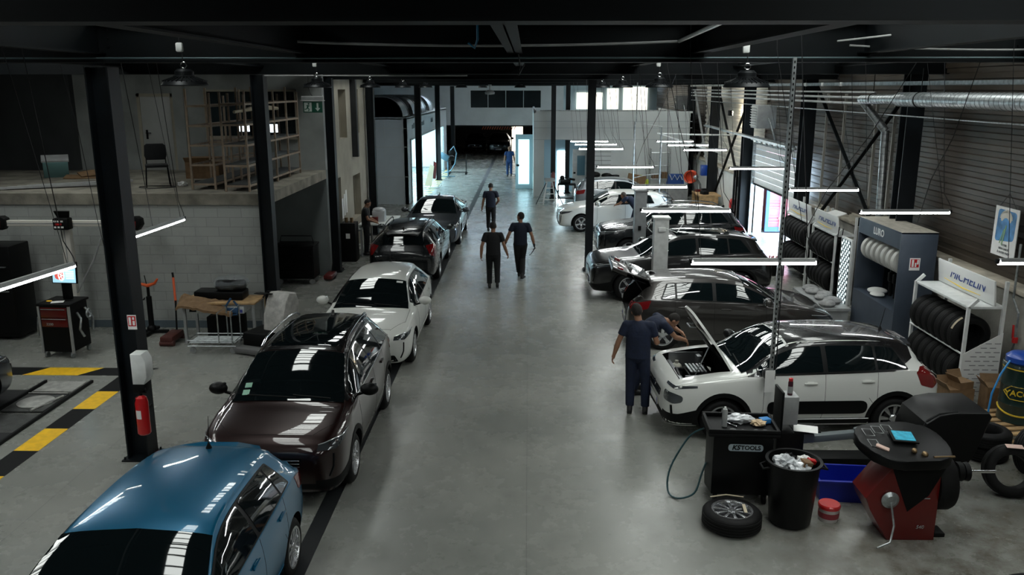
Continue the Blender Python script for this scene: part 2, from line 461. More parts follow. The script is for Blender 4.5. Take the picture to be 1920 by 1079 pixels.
# beige side building between the third and fourth columns
b = B()
X0, X1 = -5.85, -5.6
ops = [(23.6, 24.6, 3.55, 5.05), (25.3, 26.35, 3.55, 5.0), (27.2, 28.3, 3.6, 5.0), (24.2, 25.15, 0, 2.45), (26.9, 28.1, .9, 2.3)]
ys = sorted({22.8, 29.5} | {q for o in ops for q in o[:2]})
for y0, y1 in zip(ys, ys[1:]):
    ym = (y0 + y1) / 2; cut = sorted([(o[2], o[3]) for o in ops if o[0] <= ym <= o[1]]); z = 0.
    for a, c_ in cut:
        if a > z: b.bx(X0, X1, y0, y1, z, a)
        z = c_
    b.bx(X0, X1, y0, y1, z, 5.7)
struct(b.out('wall_side', BEIGE))
for i, o in enumerate(ops):
    b = B()
    if o[2] == 0:
        b.bx(X0 - .02, X0 + .03, o[0], o[1], 0, o[3]); struct(b.out('door_2', mat('dull_door', (.1, .11, .11), .6)))
    else:
        b.bx(X0, X0 + .02, o[0], o[1], o[2], o[3])
        w = struct(b.out('window_%d' % (i + 4), mat('dusty_glass', (.16, .14, .09) if o[2] > 3 else (.03, .04, .045), .3)))
        b = B(); ym = (o[0] + o[1]) / 2
        b.bx(X0, X0 + .05, ym - .03, ym + .03, o[2], o[3]); b.bx(X0, X0 + .05, o[0], o[0] + .04, o[2], o[3]); b.bx(X0, X0 + .05, o[1] - .04, o[1], o[2], o[3]); b.out('window_frame', BEIGE, w)
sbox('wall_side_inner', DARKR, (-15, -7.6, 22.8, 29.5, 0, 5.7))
sbox('wall_alcove', PLASTER, (-9.8, -9.6, 29.5, 38, 0, 5.7), (-9.8, -5.85, 29.3, 29.5, 0, 5.7))
# ------------------------------------------------------------------ spray booth at the left, its wide door open and lit inside
BW = mat('booth_panel', (.50, .56, .60), .4, nz=.06, ns=1.)
BWI = mat('booth_inner_panel', (.75, .8, .82), .45)
COOL = em('booth_light', (.62, .9, 1.), 7)
bo = thing('spray_booth', 'grey panelled spray booth with brightly lit open front and round ducts on its roof', 'spray booth', (-5.3, 37.2, 0))
b = B()
b.bx(-4.3, 0, 0, .14, 0, 3.75); b.bx(-.14, 0, 0, 1.1, 0, 3.75); b.bx(-.14, 0, 1.1, 15.8, 2.8, 3.75); b.bx(-.14, 0, 15.8, 18.2, 0, 3.75)
b.bx(-4.2, 0, 18.1, 18.2, 0, 3.75); b.bx(-4.3, -4.2, 0, 18.2, 0, 3.75); b.bx(-4.2, 0, 0, 18.2, 3.7, 3.78)
b.out('booth_wall', BW, bo)
b = B(); b.bx(-4.19, -4.17, .2, 18, .02, 3.6); b.bx(-4.15, -.15, 18.06, 18.09, .02, 3.6); b.bx(-4.15, -.15, .15, .17, .02, 3.6); b.out('lining', BWI, bo)
b = B()
for yy in (2.5, 6, 9.5, 13): b.bx(-3.6, -.6, yy, yy + 2.2, 3.62, 3.66)
for yy in (1.6, 5.1, 8.6, 12.1): b.bx(-4.165, -4.12, yy, yy + 1.3, 1.1, 2.9)
b.out('light_panel', COOL, bo)
b = B()
for yy in (3.2, 6.7, 10.2): b.bx(-4.16, -4.1, yy, yy + .9, .1, 2.3)
b.out('booth_window', mat('booth_blue_grey', (.12, .2, .26), .3), bo)
b = B()
for z in (1.2, 2.5, 3.3): b.bx(-4.2, .01, -.012, 0, z, z + .035)
for x in (-3, -2, -1, -.18): b.bx(x, x + .02, -.008, 0, 0, 3.75)
b.out('panel_joint', mat('panel_joint_grey', (.48, .52, .54), .5), bo)
b = B(); b.bx(-.02, .05, 1.1, 15.8, 2.74, 2.8); b.bx(-.02, .05, 1.0, 1.1, 0, 2.8); b.bx(-.02, .05, 15.8, 15.9, 0, 2.8); b.out('door_rail', STEEL, bo)
for yy, s in ((2.6, 'FILM'), (6., 'IR-CURE'), (9.6, 'IR-CURE'), (13.2, 'FILTER')):
    text('ZONE', .42, frame((.004, yy, 3.28), (0, 1, 0), (0, 0, 1)), mat('slate_letter', (.08, .11, .13), .6), bo) if False else None
# dark lettering blocks high on the booth read as short capital words too small to make out
b = B()
r2 = random.Random(3)
for yy in (1.7, 5.3, 9.3, 13.3):
    x = yy
    for i in range(6):
        w = r2.uniform(.1, .2); b.bx(0, .006, x, x + w * .7, 3.22, 3.46 - r2.choice((0, 0, .06))); x += w + .03
b.out('lettering', mat('slate_letter', (.08, .11, .13), .6), bo)
for i, yy in enumerate((1.2, 4.6, 8.1, 11.6)):
    b = B(); w = 1.9; pts = [(-2.6, 0), (0, 0)]
    pr = [(-3.4, 0), (-.35, 0)] + [(-.35 - .85 + .85 * cos(t * pi / 16), .85 * sin(t * pi / 16)) for t in range(1, 9)] + [(-3.4, .85)]
    b.prism(pr, w, (0, yy + w, 3.78), (pi / 2, 0, 0))
    d = b.out('duct_hood', mat('ribbed_grey_duct', (.35, .4, .43), .4, .3), bo)
    b = B()
    for q in (0, w - .09):
        b.prism([(x_ * 1.0, z_ * 1.03) for x_, z_ in pr], .09, (.03, yy + q + .09, 3.78), (pi / 2, 0, 0))
    islands(b.out('duct_rim', STEEL, d))

# ------------------------------------------------------------------ workshop room at the right with white front
ro = thing('white_cabin', 'white walled cabin room with a recessed bluish entrance at its left end', 'cabin', (.25, 40.2, 0))
PW = mat('cabin_white', (.66, .7, .7), .45, nz=.08, ns=.8)
b = B()
b.bx(0, .14, 0, 10, 0, 3.9); b.bx(.14, .5, 0, .12, 0, 3.9); b.bx(.5, 2.55, 0, .12, 2.68, 3.9); b.bx(2.55, 7.4, 0, .12, 0, 3.9); b.bx(7.3, 7.4, 0, 10, 0, 3.9)
b.bx(0, 7.4, .0, .1, 3.9, 3.98); b.bx(0, .1, 0, 10, 3.9, 3.98)
b.out('cabin_wall', PW, ro)
b = B(); b.bx(.14, 7.3, .12, 10, 3.4, 3.5); b.out('cabin_roof', mat('cabin_roof_grey', (.16, .2, .22), .6), ro)
b = B(); b.bx(.14, 4.0, 2.1, 2.2, 0, 3.3); b.bx(2.75, 2.85, .12, 2.1, 0, 3.3); b.out('recess_wall', mat('pale_blue_panel', (.35, .48, .55), .45), ro)
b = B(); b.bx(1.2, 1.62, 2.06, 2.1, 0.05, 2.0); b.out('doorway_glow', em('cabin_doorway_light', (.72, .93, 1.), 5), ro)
b = B()
for z in (2.66, 3.2, 3.5): b.bx(0, 7.4, -.012, 0, z, z + .03)
b.out('panel_joint', mat('panel_joint_grey', (.48, .52, .54), .5), ro)
b = B(); b.bx(.3, 6.2, .2, .28, 3.97, 4.03); b.out('roof_rail', STEEL, ro)
# inner white door with a blue pane in the entrance
b = B(); b.bx(1.9, 2.75, 1.0, 1.06, 0, 2.15); dd = b.out('cabin_door', WHITEP, ro)
b = B(); b.bx(2.12, 2.5, .98, 1.0, .9, 1.85); b.out('door_glass', mat('blue_pane', (.15, .3, .38), .1), dd)
b = B(); b.bx(1.95, 2.05, .95, 1.0, .98, 1.06); b.out('door_lock', BLACK, dd)
# the open glazed leaf on the aisle side
b = B(); b.bx(-.9, -.02, 3.0, 3.08, 0, 2.75, bev=.01); lf = b.out('open_door_leaf', mat('pale_aqua_door', (.55, .72, .78), .3), ro)
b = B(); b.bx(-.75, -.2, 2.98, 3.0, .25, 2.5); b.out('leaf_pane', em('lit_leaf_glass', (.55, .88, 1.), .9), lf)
b = B(); b.bx(-.85, -.7, 2.95, 3.0, 1.15, 1.25); b.out('door_lock', BLACK, lf)

# ------------------------------------------------------------------ far end of the hall
sbox('wall_far', PANELW, (-15, -7., 62, 62.2, 0, 2.4), (-15, -4.2, 62, 62.2, 2.4, 5.7), (-4.2, .9, 62, 62.2, 2.4, 3.65), (-4.2, .9, 62, 62.2, 4.85, 5.7), (.9, XW, 62, 62.2, 2.4, 5.7), (1.0, XW, 62, 62.2, 0, 2.4))
b = B(); b.bx(-4.2, .9, 62.1, 62.15, 3.65, 4.85); w = struct(b.out('window_7', mat('far_dark_glass', (.006, .01, .012), .2)))
b = B()
for x in (-4.2, -2.93, -1.65, -.38, .88): b.bx(x, x + .04, 62.02, 62.12, 2.5, 4.85)
b.out('window_frame', PANELW, w)
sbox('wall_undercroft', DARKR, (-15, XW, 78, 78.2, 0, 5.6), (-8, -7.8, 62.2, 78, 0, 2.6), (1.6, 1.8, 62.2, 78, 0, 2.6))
sbox('trim_%d' % k, DARKR, (-8, 1.6, 62.2, 78, 2.3, 2.4)); k += 1
b = B(); b.bx(-1.35, -.45, 70, 70.05, .0, 2.3); struct(b.out('door_3', em('lit_far_doorway', (1., .93, .8), .9)))
sbox('wall_far_office', mat('tan_wall', (.3, .24, .16), .8), (-2.3, -1.35, 70, 70.1, 0, 1.7))
# lit upper storey beyond the cabin
sbox('wall_upper_office', mat('office_blue_grey', (.35, .45, .5), .6), (2.2, XW, 54, 54.2, 3.6, 5.7))
b = B(); b.bx(3.0, 4.6, 53.9, 53.95, 3.75, 4.75); b.bx(4.9, 5.6, 53.9, 53.95, 3.75, 5.0); b.bx(5.9, 7.4, 53.9, 53.95, 3.7, 5.1)
struct(b.out('window_8', em('lit_office_window', (1., .95, .8), .75)))
# orange roller strip above the undercroft
b = B()
for i in range(14): b.bar((-3.4 + i * .18, 63, 2.05), (-3.28 + i * .18, 63, 2.28), .03, .05)
tag(b.out('barrier_net', ORANGE), 'orange diagonal slatted strip hanging high in the dark far bay', 'barrier')

# ------------------------------------------------------------------ columns (steel H sections)
def hcol(x, y, z1, w=.26, f=.02, flange='y', name='steel_column', label='', base=True, rot=0):
    t = thing(name, label, 'column', (x, y, 0), rot, None)
    b = B(); h = w / 2
    b.bx(-h, h, -h, -h + f, 0, z1); b.bx(-h, h, h - f, h, 0, z1); b.bx(-.01, .01, -h + f, h - f, 0, z1)
    b.out('shaft', DARKST, t)
    b = B(); b.bx(-h - .06, h + .06, -h - .06, h + .06, .0, .022)
    for sx in (-1, 1):
        for sy in (-1, 1): b.cyl((sx * (h + .025), sy * (h + .025), .02), (sx * (h + .025), sy * (h + .025), .06), .015, n=6)
    b.out('base_plate', DARKST, t)
    return t
LEFTC = [(10.9, 'dark steel column nearest the camera, fire extinguisher hung on it'), (17.25, 'dark steel column at the corner of the pale block wall'),
         (23.2, 'dark steel column standing just behind the green exit sign'), (29.3, 'dark steel column before the grey side panel of the spray booth'),
         (36.9, 'dark steel column against the near face of the spray booth'), (47.3, 'nearer slim dark column beyond the spray booth ducts'), (56.6, 'dark column right past the far corner of the spray booth')]
for y, l in LEFTC:
    hcol(-5.4 if y < 36 else (-5.7 + .95 if y < 37 else -5.0), y, 5.3 if y < 30 else 5.15, label=l, rot=pi / 2, w=.3 if y < 12 else .26)
for x, y, l in ((1.72, 23.45, 'free-standing dark column beside the dark grey SUV in the right bay row'), (1.15, 39.4, 'dark column half hidden in the entrance of the white cabin'), (1.9, 41.4, 'dark column rising beside the white cabin entrance, behind the nearest one')):
    hcol(x, y, 5.25, w=.21, label=l)
RC = [(17.6, 'broad dark wall column between the tyre cabinet and the large duct'), (24.1, 'dark wall column on the near side of the open roller door'),
      (30.5, 'dark wall column on the far side of the open roller door'), (36.0, 'dark wall column beyond the X bracing'), (41.3, 'farthest dark wall column by the end of the white cabin')]
for y, l in RC: hcol(7.78, y, 5.4, w=.34, f=.03, label=l)

# roller door and the view outside
t = thing('roller_door', 'white sectional roller door half lowered over the bright opening', 'door', (XW, 0, 0))
b = B()
z = 1.78
while z < 3.0:
    b.bx(-.03, .02, DY0 + .02, DY1 - .02, z, z + .19, bev=.012); z += .2
b.out('door_panel', mat('door_white', (.85, .86, .86), .5, nz=.05), t)
b = B(); b.bx(-.04, .02, DY0, DY1, 1.72, 1.78); b.out('bottom_seal', BLACK, t)
for y in (DY0 - .05, DY1): 
    b = B(); b.bx(-.12, .05, y, y + .08, 0, 3.4); b.out('guide_rail', STEEL, t)
b = B(); b.cyl((-.2, DY0, 3.3), (-.2, DY1, 3.3), .035)
for i in range(7):
    yy = DY0 + .4 + i * .6
    b.lathe([(.10, 0), (.13, .06), (.13, .3), (.1, .36)], (-.2, yy, 3.3), YR, n=16)
b.out('spring_shaft', STEEL, t)
b = B(); b.bx(XW - .02, XW + .35, DY1 + .08, DY1 + .3, 0, 3.05); struct(b.out('trim_%d' % k, mat('blue_jamb', (.03, .14, .26), .4))); k += 1
# container outside
t = thing('shipping_container', 'red shipping container seen through the open roller door', 'container', (10.4, 29.9, 0))
CR = mat('container_red', (.55, .14, .18), .5, nz=.2, ns=2)
b = B(); b.bx(-1.9, 1.9, .03, 6, .12, 2.6)
for i in range(22): b.bx(-1.9, 1.9, 0.0, .04, .35 + i * .105 + .0, .35 + i * .105 + .05) if i % 5 < 3 else None
b.out('container_body', CR, t)
b = B(); b.bx(-1.95, 1.95, -.03, .03, .05, .22); b.bx(-1.95, 1.95, -.03, .03, 2.5, 2.65); b.bx(-1.97, -1.85, -.04, .03, .05, 2.6); b.bx(.55, .67, -.04, .03, .05, 2.6); b.out('corner_frame', mat('container_blue', (.05, .12, .3), .5), t)
b = B()
for x in (-1.45, -.35, 1.1):
    b.cyl((x, -.05, .1), (x, -.05, 2.55), .025, n=8)
    for z in (.5, 1.4, 2.2): b.bx(x - .05, x + .05, -.05, 0, z, z + .06)
b.out('lock_rod', mat('rod_pale', (.7, .65, .68), .5), t)
b = B(); b.bx(-1.0, -.75, -.02, 0, 1.7, 1.9); b.bx(-.6, -.45, -.02, 0, 1.0, 1.15); b.out('sticker', PAPER, t)
# world and sun
w = bpy.data.worlds.new('world'); SC.world = w; w.use_nodes = True
bg = w.node_tree.nodes['Background']; bg.inputs[0].default_value = (.62, .82, 1., 1); bg.inputs[1].default_value = 8
# ------------------------------------------------------------------ cars
def paint(name, col, metal=.2, rough=.3):
    return mat(name, col, rough, metal, coat=1., nz=.03, ns=300)
def loft_rows(rows, W):
    R = catmull(rows, 5)
    # keep rows strictly monotone in s
    return R
class Car:
    def __init__(c, p):
        c.p = p; c.W = p['W']; c.L = p['L']
        c.rows = catmull(p['rows'], 5)
    def at(c, s):
        R = c.rows
        for a, b in zip(R, R[1:]):
            if a[0] <= s <= b[0] and b[0] > a[0]:
                t = (s - a[0]) / (b[0] - a[0]); return [u + (v - u) * t for u, v in zip(a, b)]
        return R[-1] if s > R[0][0] else R[0]
    def X(c, s): return c.L / 2 - s
    @staticmethod
    def crown(zt, zb): return min(.075, .55 * max(zt - zb, .02))
    def section(c, r):
        s, zl, zb, zt, wf, wr = r; wm = c.W / 2 * wf; wl = wm * .93; h = zb - zl; cr = c.crown(zt, zb)
        pts = [(0, zl + .01), (wl * .7, zl), (wl * .97, zl + .03), (wm * .985, zl + .3 * h), (wm, zl + .58 * h), (wm * .985, zl + .82 * h), (min(wm * .955, wm), zb)]
        zr = zt - cr; wb = wm * .955
        pts += [((wb * .93 + wr * .07) if zr - zb > .15 else wb * .6 + wr * .4, zb + (zr - zb) * .12 if zr - zb > .15 else zb + (zr - zb) * .45)]
        pts += [((wb * .48 + wr * .52) + .012, zb + (zr - zb) * .56 if zr - zb > .15 else zb + (zr - zb) * .75), (wr, zr), (wr * .93, zr + cr * .42), (wr * .62, zt - cr * .2), (0, zt)]
        return catmull(pts, 3)
    def shell(c):
        bm = bmesh.new(); rings = []
        for r in c.rows:
            sec = c.section(r); x = c.X(r[0])
            ring = [bm.verts.new((x, y, z)) for y, z in sec] + [bm.verts.new((x, -y, z)) for y, z in sec[-2:0:-1]]
            rings.append(ring)
        for a, b in zip(rings, rings[1:]):
            n = len(a)
            for i in range(n): bm.faces.new((a[i], a[(i + 1) % n], b[(i + 1) % n], b[i]))
        bm.faces.new(rings[0]); bm.faces.new(rings[-1][::-1])
        bmesh.ops.recalc_face_normals(bm, faces=bm.faces)
        return bm
def bool_apply(o, cutters):
    for k_ in cutters:
        m = o.modifiers.new('b', 'BOOLEAN'); m.object = k_; m.operation = 'DIFFERENCE'; m.solver = 'EXACT'
    bpy.context.view_layer.update()
    me = bpy.data.meshes.new_from_object(o.evaluated_get(bpy.context.evaluated_depsgraph_get()))
    o.modifiers.clear(); old = o.data; o.data = me; bpy.data.meshes.remove(old)
    for k_ in cutters:
        d = k_.data; bpy.data.objects.remove(k_); bpy.data.meshes.remove(d)
def split_mat(o, idx, name, parent):
    # moves the faces with material idx out of o into an object of their own
    me = o.data; bm = bmesh.new(); bm.from_mesh(me); b2 = bm.copy()
    bmesh.ops.delete(bm, geom=[f for f in bm.faces if f.material_index == idx], context='FACES')
    bmesh.ops.delete(b2, geom=[f for f in b2.faces if f.material_index != idx], context='FACES')
    bm.to_mesh(me); bm.free(); m2 = bpy.data.meshes.new(name)
    for f in b2.faces: f.material_index = 0
    b2.to_mesh(m2); b2.free(); q = link(name, m2, me.materials[idx], parent, True, 30)
    me.materials.pop(index=idx); return q
def patch(bvh, pts, dirn, off, m, name, parent, res=.07, th=.012, r=0., mirror=False, smooth=True, bm_into=None):
    res_o = []
    for sgn in ((1, -1) if mirror else (1,)):
        P = [V((p[0], p[1] * sgn, p[2])) for p in pts]; d = V((dirn[0], dirn[1] * sgn, dirn[2])).normalized()
        if r: P = rc(P, r)
        c = sum(P, V()) / len(P)
        u = d.cross(V((0, 0, 1)));
        if u.length < .1: u = d.cross(V((1, 0, 0)))
        u.normalize(); v = d.cross(u)
        P2 = [((p - c).dot(u), (p - c).dot(v)) for p in P]
        bm = bmesh.new()
        vs = [bm.verts.new((a, b_, 0)) for a, b_ in P2]
        try: bm.faces.new(vs)
        except ValueError: bm.free(); continue
        x0, x1 = min(a for a, _ in P2), max(a for a, _ in P2); y0, y1 = min(b_ for _, b_ in P2), max(b_ for _, b_ in P2)
        for lo, hi, ax in ((x0, x1, 0), (y0, y1, 1)):
            k_ = max(1, int((hi - lo) / res))
            for i in range(1, k_ + 1):
                q = lo + (hi - lo) * i / (k_ + 1); co = (q, 0, 0) if ax == 0 else (0, q, 0); no = (1, 0, 0) if ax == 0 else (0, 1, 0)
                bmesh.ops.bisect_plane(bm, geom=bm.verts[:] + bm.edges[:] + bm.faces[:], plane_co=co, plane_no=no, dist=1e-5)
        last = None; nrm = {}
        for w_ in bm.verts:
            o3 = c + u * w_.co.x + v * w_.co.y; hit, n_, _, _ = bvh.ray_cast(o3 + d * 4, -d)
            if hit is None or (hit - o3).length > 1.2:
                hit2, n2, _, _ = bvh.find_nearest(o3); hit, n_ = hit2, n2
            if n_.dot(d) < 0: n_ = -n_
            n_ = (n_ * .6 + d * .4).normalized()
            nrm[w_] = n_; w_.co = hit + n_ * off
        for f in bm.faces: f.normal_update()
        if len(bm.faces) and sum((f.normal.dot(d) * f.calc_area() for f in bm.faces)) < 0: bmesh.ops.reverse_faces(bm, faces=bm.faces[:])
        if th:
            top = bm.faces[:]; ex = bmesh.ops.extrude_face_region(bm, geom=top, use_keep_orig=True)
            nv = [g_ for g_ in ex['geom'] if isinstance(g_, bmesh.types.BMVert)]
            # the extruded copy stays on top; push the originals inward
            old = [w_ for w_ in nrm]
            for w_ in old: w_.co -= nrm[w_] * (th + off)
        bmesh.ops.recalc_face_normals(bm, faces=bm.faces)
        me = bpy.data.meshes.new(name); bm.to_mesh(me); bm.free()
        res_o.append(link(name, me, m, parent, smooth, 40))
    return res_o
def surf_line(bvh, pts, dirn, r, off=0., mirror=False, step=.06, b=None, closed=False):
    # a thin strip following the body
    b = b or B()
    for sgn in ((1, -1) if mirror else (1,)):
        d = V((dirn[0], dirn[1] * sgn, dirn[2])).normalized(); P = [V((p[0], p[1] * sgn, p[2])) for p in pts]
        if closed: P.append(P[0])
        Q = []
        for a, c in zip(P, P[1:]):
            n = max(1, int((c - a).length / step)); Q += [a.lerp(c, i / n) for i in range(n)]
        if not closed: Q.append(P[-1])
        H = []
        for q in Q:
            h, n_, _, _ = bvh.ray_cast(q + d * 4, -d)
            if h is None: h, n_, _, _ = bvh.find_nearest(q)
            if n_.dot(d) < 0: n_ = -n_
            H.append(h + n_ * off)
        if len(H) > 1: b.tube(H, r, 6, closed)
    return b
# ---- wheels
WHC = {}
def wheel_meshes(R, rr, style, w=.2):
    key = (R, rr, style)
    if key in WHC: return WHC[key]
    h = w / 2
    b = B(); prof = [(rr - .01, -h + .02), (rr, -h), (rr + .03, -h - .004), (R - .045, -h - .002), (R - .012, -h + .022)]
    for i in range(4):
        z = -h + .03 + i * (w - .06) / 4
        prof += [(R, z), (R, z + (w - .06) / 4 - .01), (R - .008, z + (w - .06) / 4 - .008), (R - .008, z + (w - .06) / 4 - .002)]
    prof += [(R - .012, h - .022), (R - .045, h + .002), (rr + .03, h + .004), (rr, h), (rr - .01, h - .02)]
    b.lathe(prof, n=40, closed=True); b.bm.normal_update()
    bmesh.ops.recalc_face_normals(b.bm, faces=b.bm.faces); ty = bpy.data.meshes.new('tyre'); b.bm.to_mesh(ty)
    b = B(); ro = rr + .005
    b.lathe([(rr - .03, -h + .03), (rr - .03, h - .05), (rr - .02, h - .02), (ro, h - .012), (ro, h + .003), (rr - .018, h + .002), (rr - .035, h - .03), (rr - .05, -h + .04)], n=40, closed=True)
    if style == 'bare': pass
    elif style == 'five':
        for k_ in range(5):
            a = 2 * pi * k_ / 5 + pi / 2
            b.prism([(.04, -.035), (rr * .6, -.022), (rr - .02, -.05), (rr - .02, .05), (rr * .6, .022), (.04, .035)], .03, (0, 0, h - .035), a, bev=.005)
    elif style == 'twin':
        for k_ in range(5):
            for dz in (-.19, .19):
                a = 2 * pi * k_ / 5 + dz + pi / 2
                b.prism([(.05, -.014), (rr - .02, -.018), (rr - .02, .018), (.05, .014)], .028, (0, 0, h - .035), a, bev=.004)
    elif style == 'multi':
        for k_ in range(10):
            a = 2 * pi * k_ / 10
            b.prism([(.05, -.012), (rr - .02, -.022), (rr - .02, .022), (.05, .012)], .028, (0, 0, h - .035), a, bev=.004)
    elif style == 'blade':
        for k_ in range(8):
            a = 2 * pi * k_ / 8
            b.prism([(.07, -.012), (rr * .95, -.055), (rr - .01, .02), (.07, .016)], .028, (0, 0, h - .035), a, bev=.004)
    if style != 'bare': b.lathe([(0, h - .002), (.045, h - .004), (.06, h - .02), (.06, h - .05)], n=20)
    bmesh.ops.recalc_face_normals(b.bm, faces=b.bm.faces); ri = bpy.data.meshes.new('rim'); b.bm.to_mesh(ri)
    b = B(); b.lathe([(0, h - .09), (rr - .03, h - .09), (rr - .03, h - .11), (0, h - .11)], n=24)
    b.lathe([(0, h - .05), (.14, h - .05), (.14, h - .07), (0, h - .07)], n=24)
    bmesh.ops.recalc_face_normals(b.bm, faces=b.bm.faces); di = bpy.data.meshes.new('brake_disc'); b.bm.to_mesh(di)
    for me, m in ((ty, RUBBER), (ri, ALLOY), (di, mat('brake_grey', (.05, .05, .055), .5, .5))):
        me.materials.append(m); me.polygons.foreach_set('use_smooth', [True] * len(me.polygons)); me.set_sharp_from_angle(angle=radians(35))
    WHC[key] = (ty, ri, di); return WHC[key]
def add_wheel(parent, x, y, z, R, rr, style, side, steer=0., name='wheel', rim_m=None):
    ty, ri, di = wheel_meshes(R, rr, style)
    o = bpy.data.objects.new(name, ty); COL.objects.link(o); o.parent = parent; o.location = (x, y, z)
    # local +Z is the outer face: turn it toward +Y or -Y
    o.rotation_euler = (-pi / 2 if side > 0 else pi / 2, 0, steer)
    for nm, me in (('rim', ri), ('brake_disc', di)):
        if style == 'bare' and nm == 'brake_disc': continue
        q = bpy.data.objects.new(nm, me); COL.objects.link(q); q.parent = o
        if rim_m and nm == 'rim':
            m2 = me.copy(); m2.materials[0] = rim_m; q.data = m2
    return o

HATCH = dict(L=4.05, W=1.76, ax=.82, wb=2.54, R=.315, rr=.215, rows=[
    (0.00, .30, .55, .60, .60, .42), (0.03, .23, .62, .67, .74, .54), (0.12, .19, .69, .745, .88, .66), (0.35, .18, .79, .85, .965, .72), (0.75, .18, .87, .93, 1., .74),
    (1.08, .18, .905, .985, 1., .74), (1.45, .18, .925, 1.20, 1., .665), (1.85, .18, .94, 1.375, 1., .585), (2.3, .18, .955, 1.43, 1., .555), (2.9, .18, .975, 1.425, 1., .545),
    (3.4, .18, .995, 1.385, .99, .53), (3.66, .19, 1.0, 1.33, .975, .52), (3.84, .21, .985, 1.12, .95, .56), (3.95, .24, .92, .98, .91, .60), (4.02, .28, .80, .85, .84, .60), (4.05, .33, .68, .72, .72, .52)],
    cowl=1.10, head=1.84, dlo=(1.42, 3.42), dlot=3.3, sB=2.38, sC=3.12, roofend=3.68, glassend=3.9, zg=1.0)
SUV = dict(L=4.42, W=1.84, ax=.9, wb=2.67, R=.355, rr=.235, rows=[
    (0.00, .34, .68, .74, .62, .46), (0.03, .27, .77, .83, .78, .58), (0.12, .23, .86, .92, .91, .70), (0.35, .22, .94, 1.0, .975, .76), (0.8, .22, 1.0, 1.065, 1., .78),
    (1.18, .22, 1.03, 1.11, 1., .78), (1.5, .22, 1.045, 1.30, 1., .71), (1.95, .22, 1.06, 1.53, 1., .62), (2.4, .22, 1.075, 1.605, 1., .59), (3.1, .22, 1.095, 1.61, 1., .58),
    (3.6, .22, 1.12, 1.57, .99, .565), (3.95, .23, 1.13, 1.49, .975, .55), (4.14, .25, 1.11, 1.27, .95, .59), (4.28, .29, 1.02, 1.08, .91, .62), (4.38, .33, .88, .93, .84, .62), (4.42, .38, .74, .79, .74, .55)],
    cowl=1.2, head=1.95, dlo=(1.55, 3.85), dlot=3.65, sB=2.55, sC=3.3, roofend=3.98, glassend=4.2, zg=1.13)
WAGON = dict(L=4.62, W=1.84, ax=.9, wb=2.73, R=.33, rr=.225, rows=[
    (0.00, .30, .58, .63, .60, .42), (0.03, .23, .66, .71, .76, .56), (0.12, .20, .73, .79, .89, .68), (0.4, .19, .83, .89, .97, .75), (0.85, .19, .90, .96, 1., .77),
    (1.2, .19, .935, 1.01, 1., .77), (1.55, .19, .95, 1.20, 1., .69), (2.0, .19, .965, 1.40, 1., .61), (2.5, .19, .98, 1.46, 1., .575), (3.3, .19, 1.0, 1.465, 1., .565),
    (3.9, .19, 1.02, 1.43, .99, .55), (4.2, .20, 1.02, 1.37, .975, .54), (4.38, .22, 1.0, 1.17, .95, .58), (4.5, .26, .93, 1.0, .91, .61), (4.59, .3, .82, .87, .84, .6), (4.62, .35, .7, .74, .74, .54)],
    cowl=1.22, head=1.98, dlo=(1.58, 4.05), dlot=3.92, sB=2.6, sC=3.4, roofend=4.22, glassend=4.42, zg=1.02)
SEDAN = dict(L=4.75, W=1.86, ax=.92, wb=2.79, R=.33, rr=.23, rows=[
    (0.00, .30, .57, .62, .60, .42), (0.03, .23, .64, .70, .76, .56), (0.12, .19, .71, .77, .89, .68), (0.4, .18, .81, .87, .97, .75), (0.9, .18, .88, .94, 1., .77),
    (1.3, .18, .915, .985, 1., .77), (1.65, .18, .93, 1.17, 1., .69), (2.1, .18, .945, 1.35, 1., .60), (2.6, .18, .955, 1.405, 1., .565), (3.1, .18, .97, 1.385, 1., .55),
    (3.6, .18, .985, 1.27, .99, .53), (4.05, .19, .99, 1.10, .98, .58), (4.35, .2, .985, 1.045, .96, .66), (4.6, .24, .95, 1.0, .92, .66), (4.72, .3, .84, .89, .84, .6), (4.75, .35, .7, .74, .74, .54)],
    cowl=1.32, head=2.1, dlo=(1.7, 3.95), dlot=3.6, sB=2.7, sC=3.5, roofend=3.2, glassend=4.15, zg=1.02)

for P_ in (HATCH, SUV, WAGON, SEDAN): P_['dlo'] = (P_['cowl'] + .2, P_['dlo'][1])
CROSS = dict(L=4.22, W=1.80, ax=.86, wb=2.62, R=.33, rr=.22, rows=[
    (0.00, .32, .66, .71, .62, .46), (0.03, .25, .75, .80, .78, .58), (0.12, .21, .84, .90, .91, .69), (0.3, .20, .91, .97, .975, .74), (0.65, .20, .97, 1.035, 1., .755),
    (0.95, .20, 1.0, 1.08, 1., .755), (1.3, .20, 1.015, 1.31, 1., .69), (1.72, .20, 1.03, 1.52, 1., .615), (2.2, .20, 1.045, 1.585, 1., .585), (2.9, .20, 1.065, 1.59, 1., .575),
    (3.4, .20, 1.09, 1.56, .99, .565), (3.78, .21, 1.10, 1.49, .975, .55), (3.96, .23, 1.08, 1.27, .95, .58), (4.10, .27, 1.0, 1.07, .91, .61), (4.19, .31, .86, .91, .84, .6), (4.22, .36, .72, .77, .74, .55)],
    cowl=.97, head=1.73, dlo=(1.15, 3.7), dlot=3.5, sB=2.35, sC=3.1, roofend=3.8, glassend=4.02, zg=1.11)
CITY = dict(HATCH); CITY.update(W=1.8, rows=[(a, b_, c_, d_, e_, f_ * (1.13 if a > 1.3 else 1.04)) for a, b_, c_, d_, e_, f_ in HATCH['rows']])
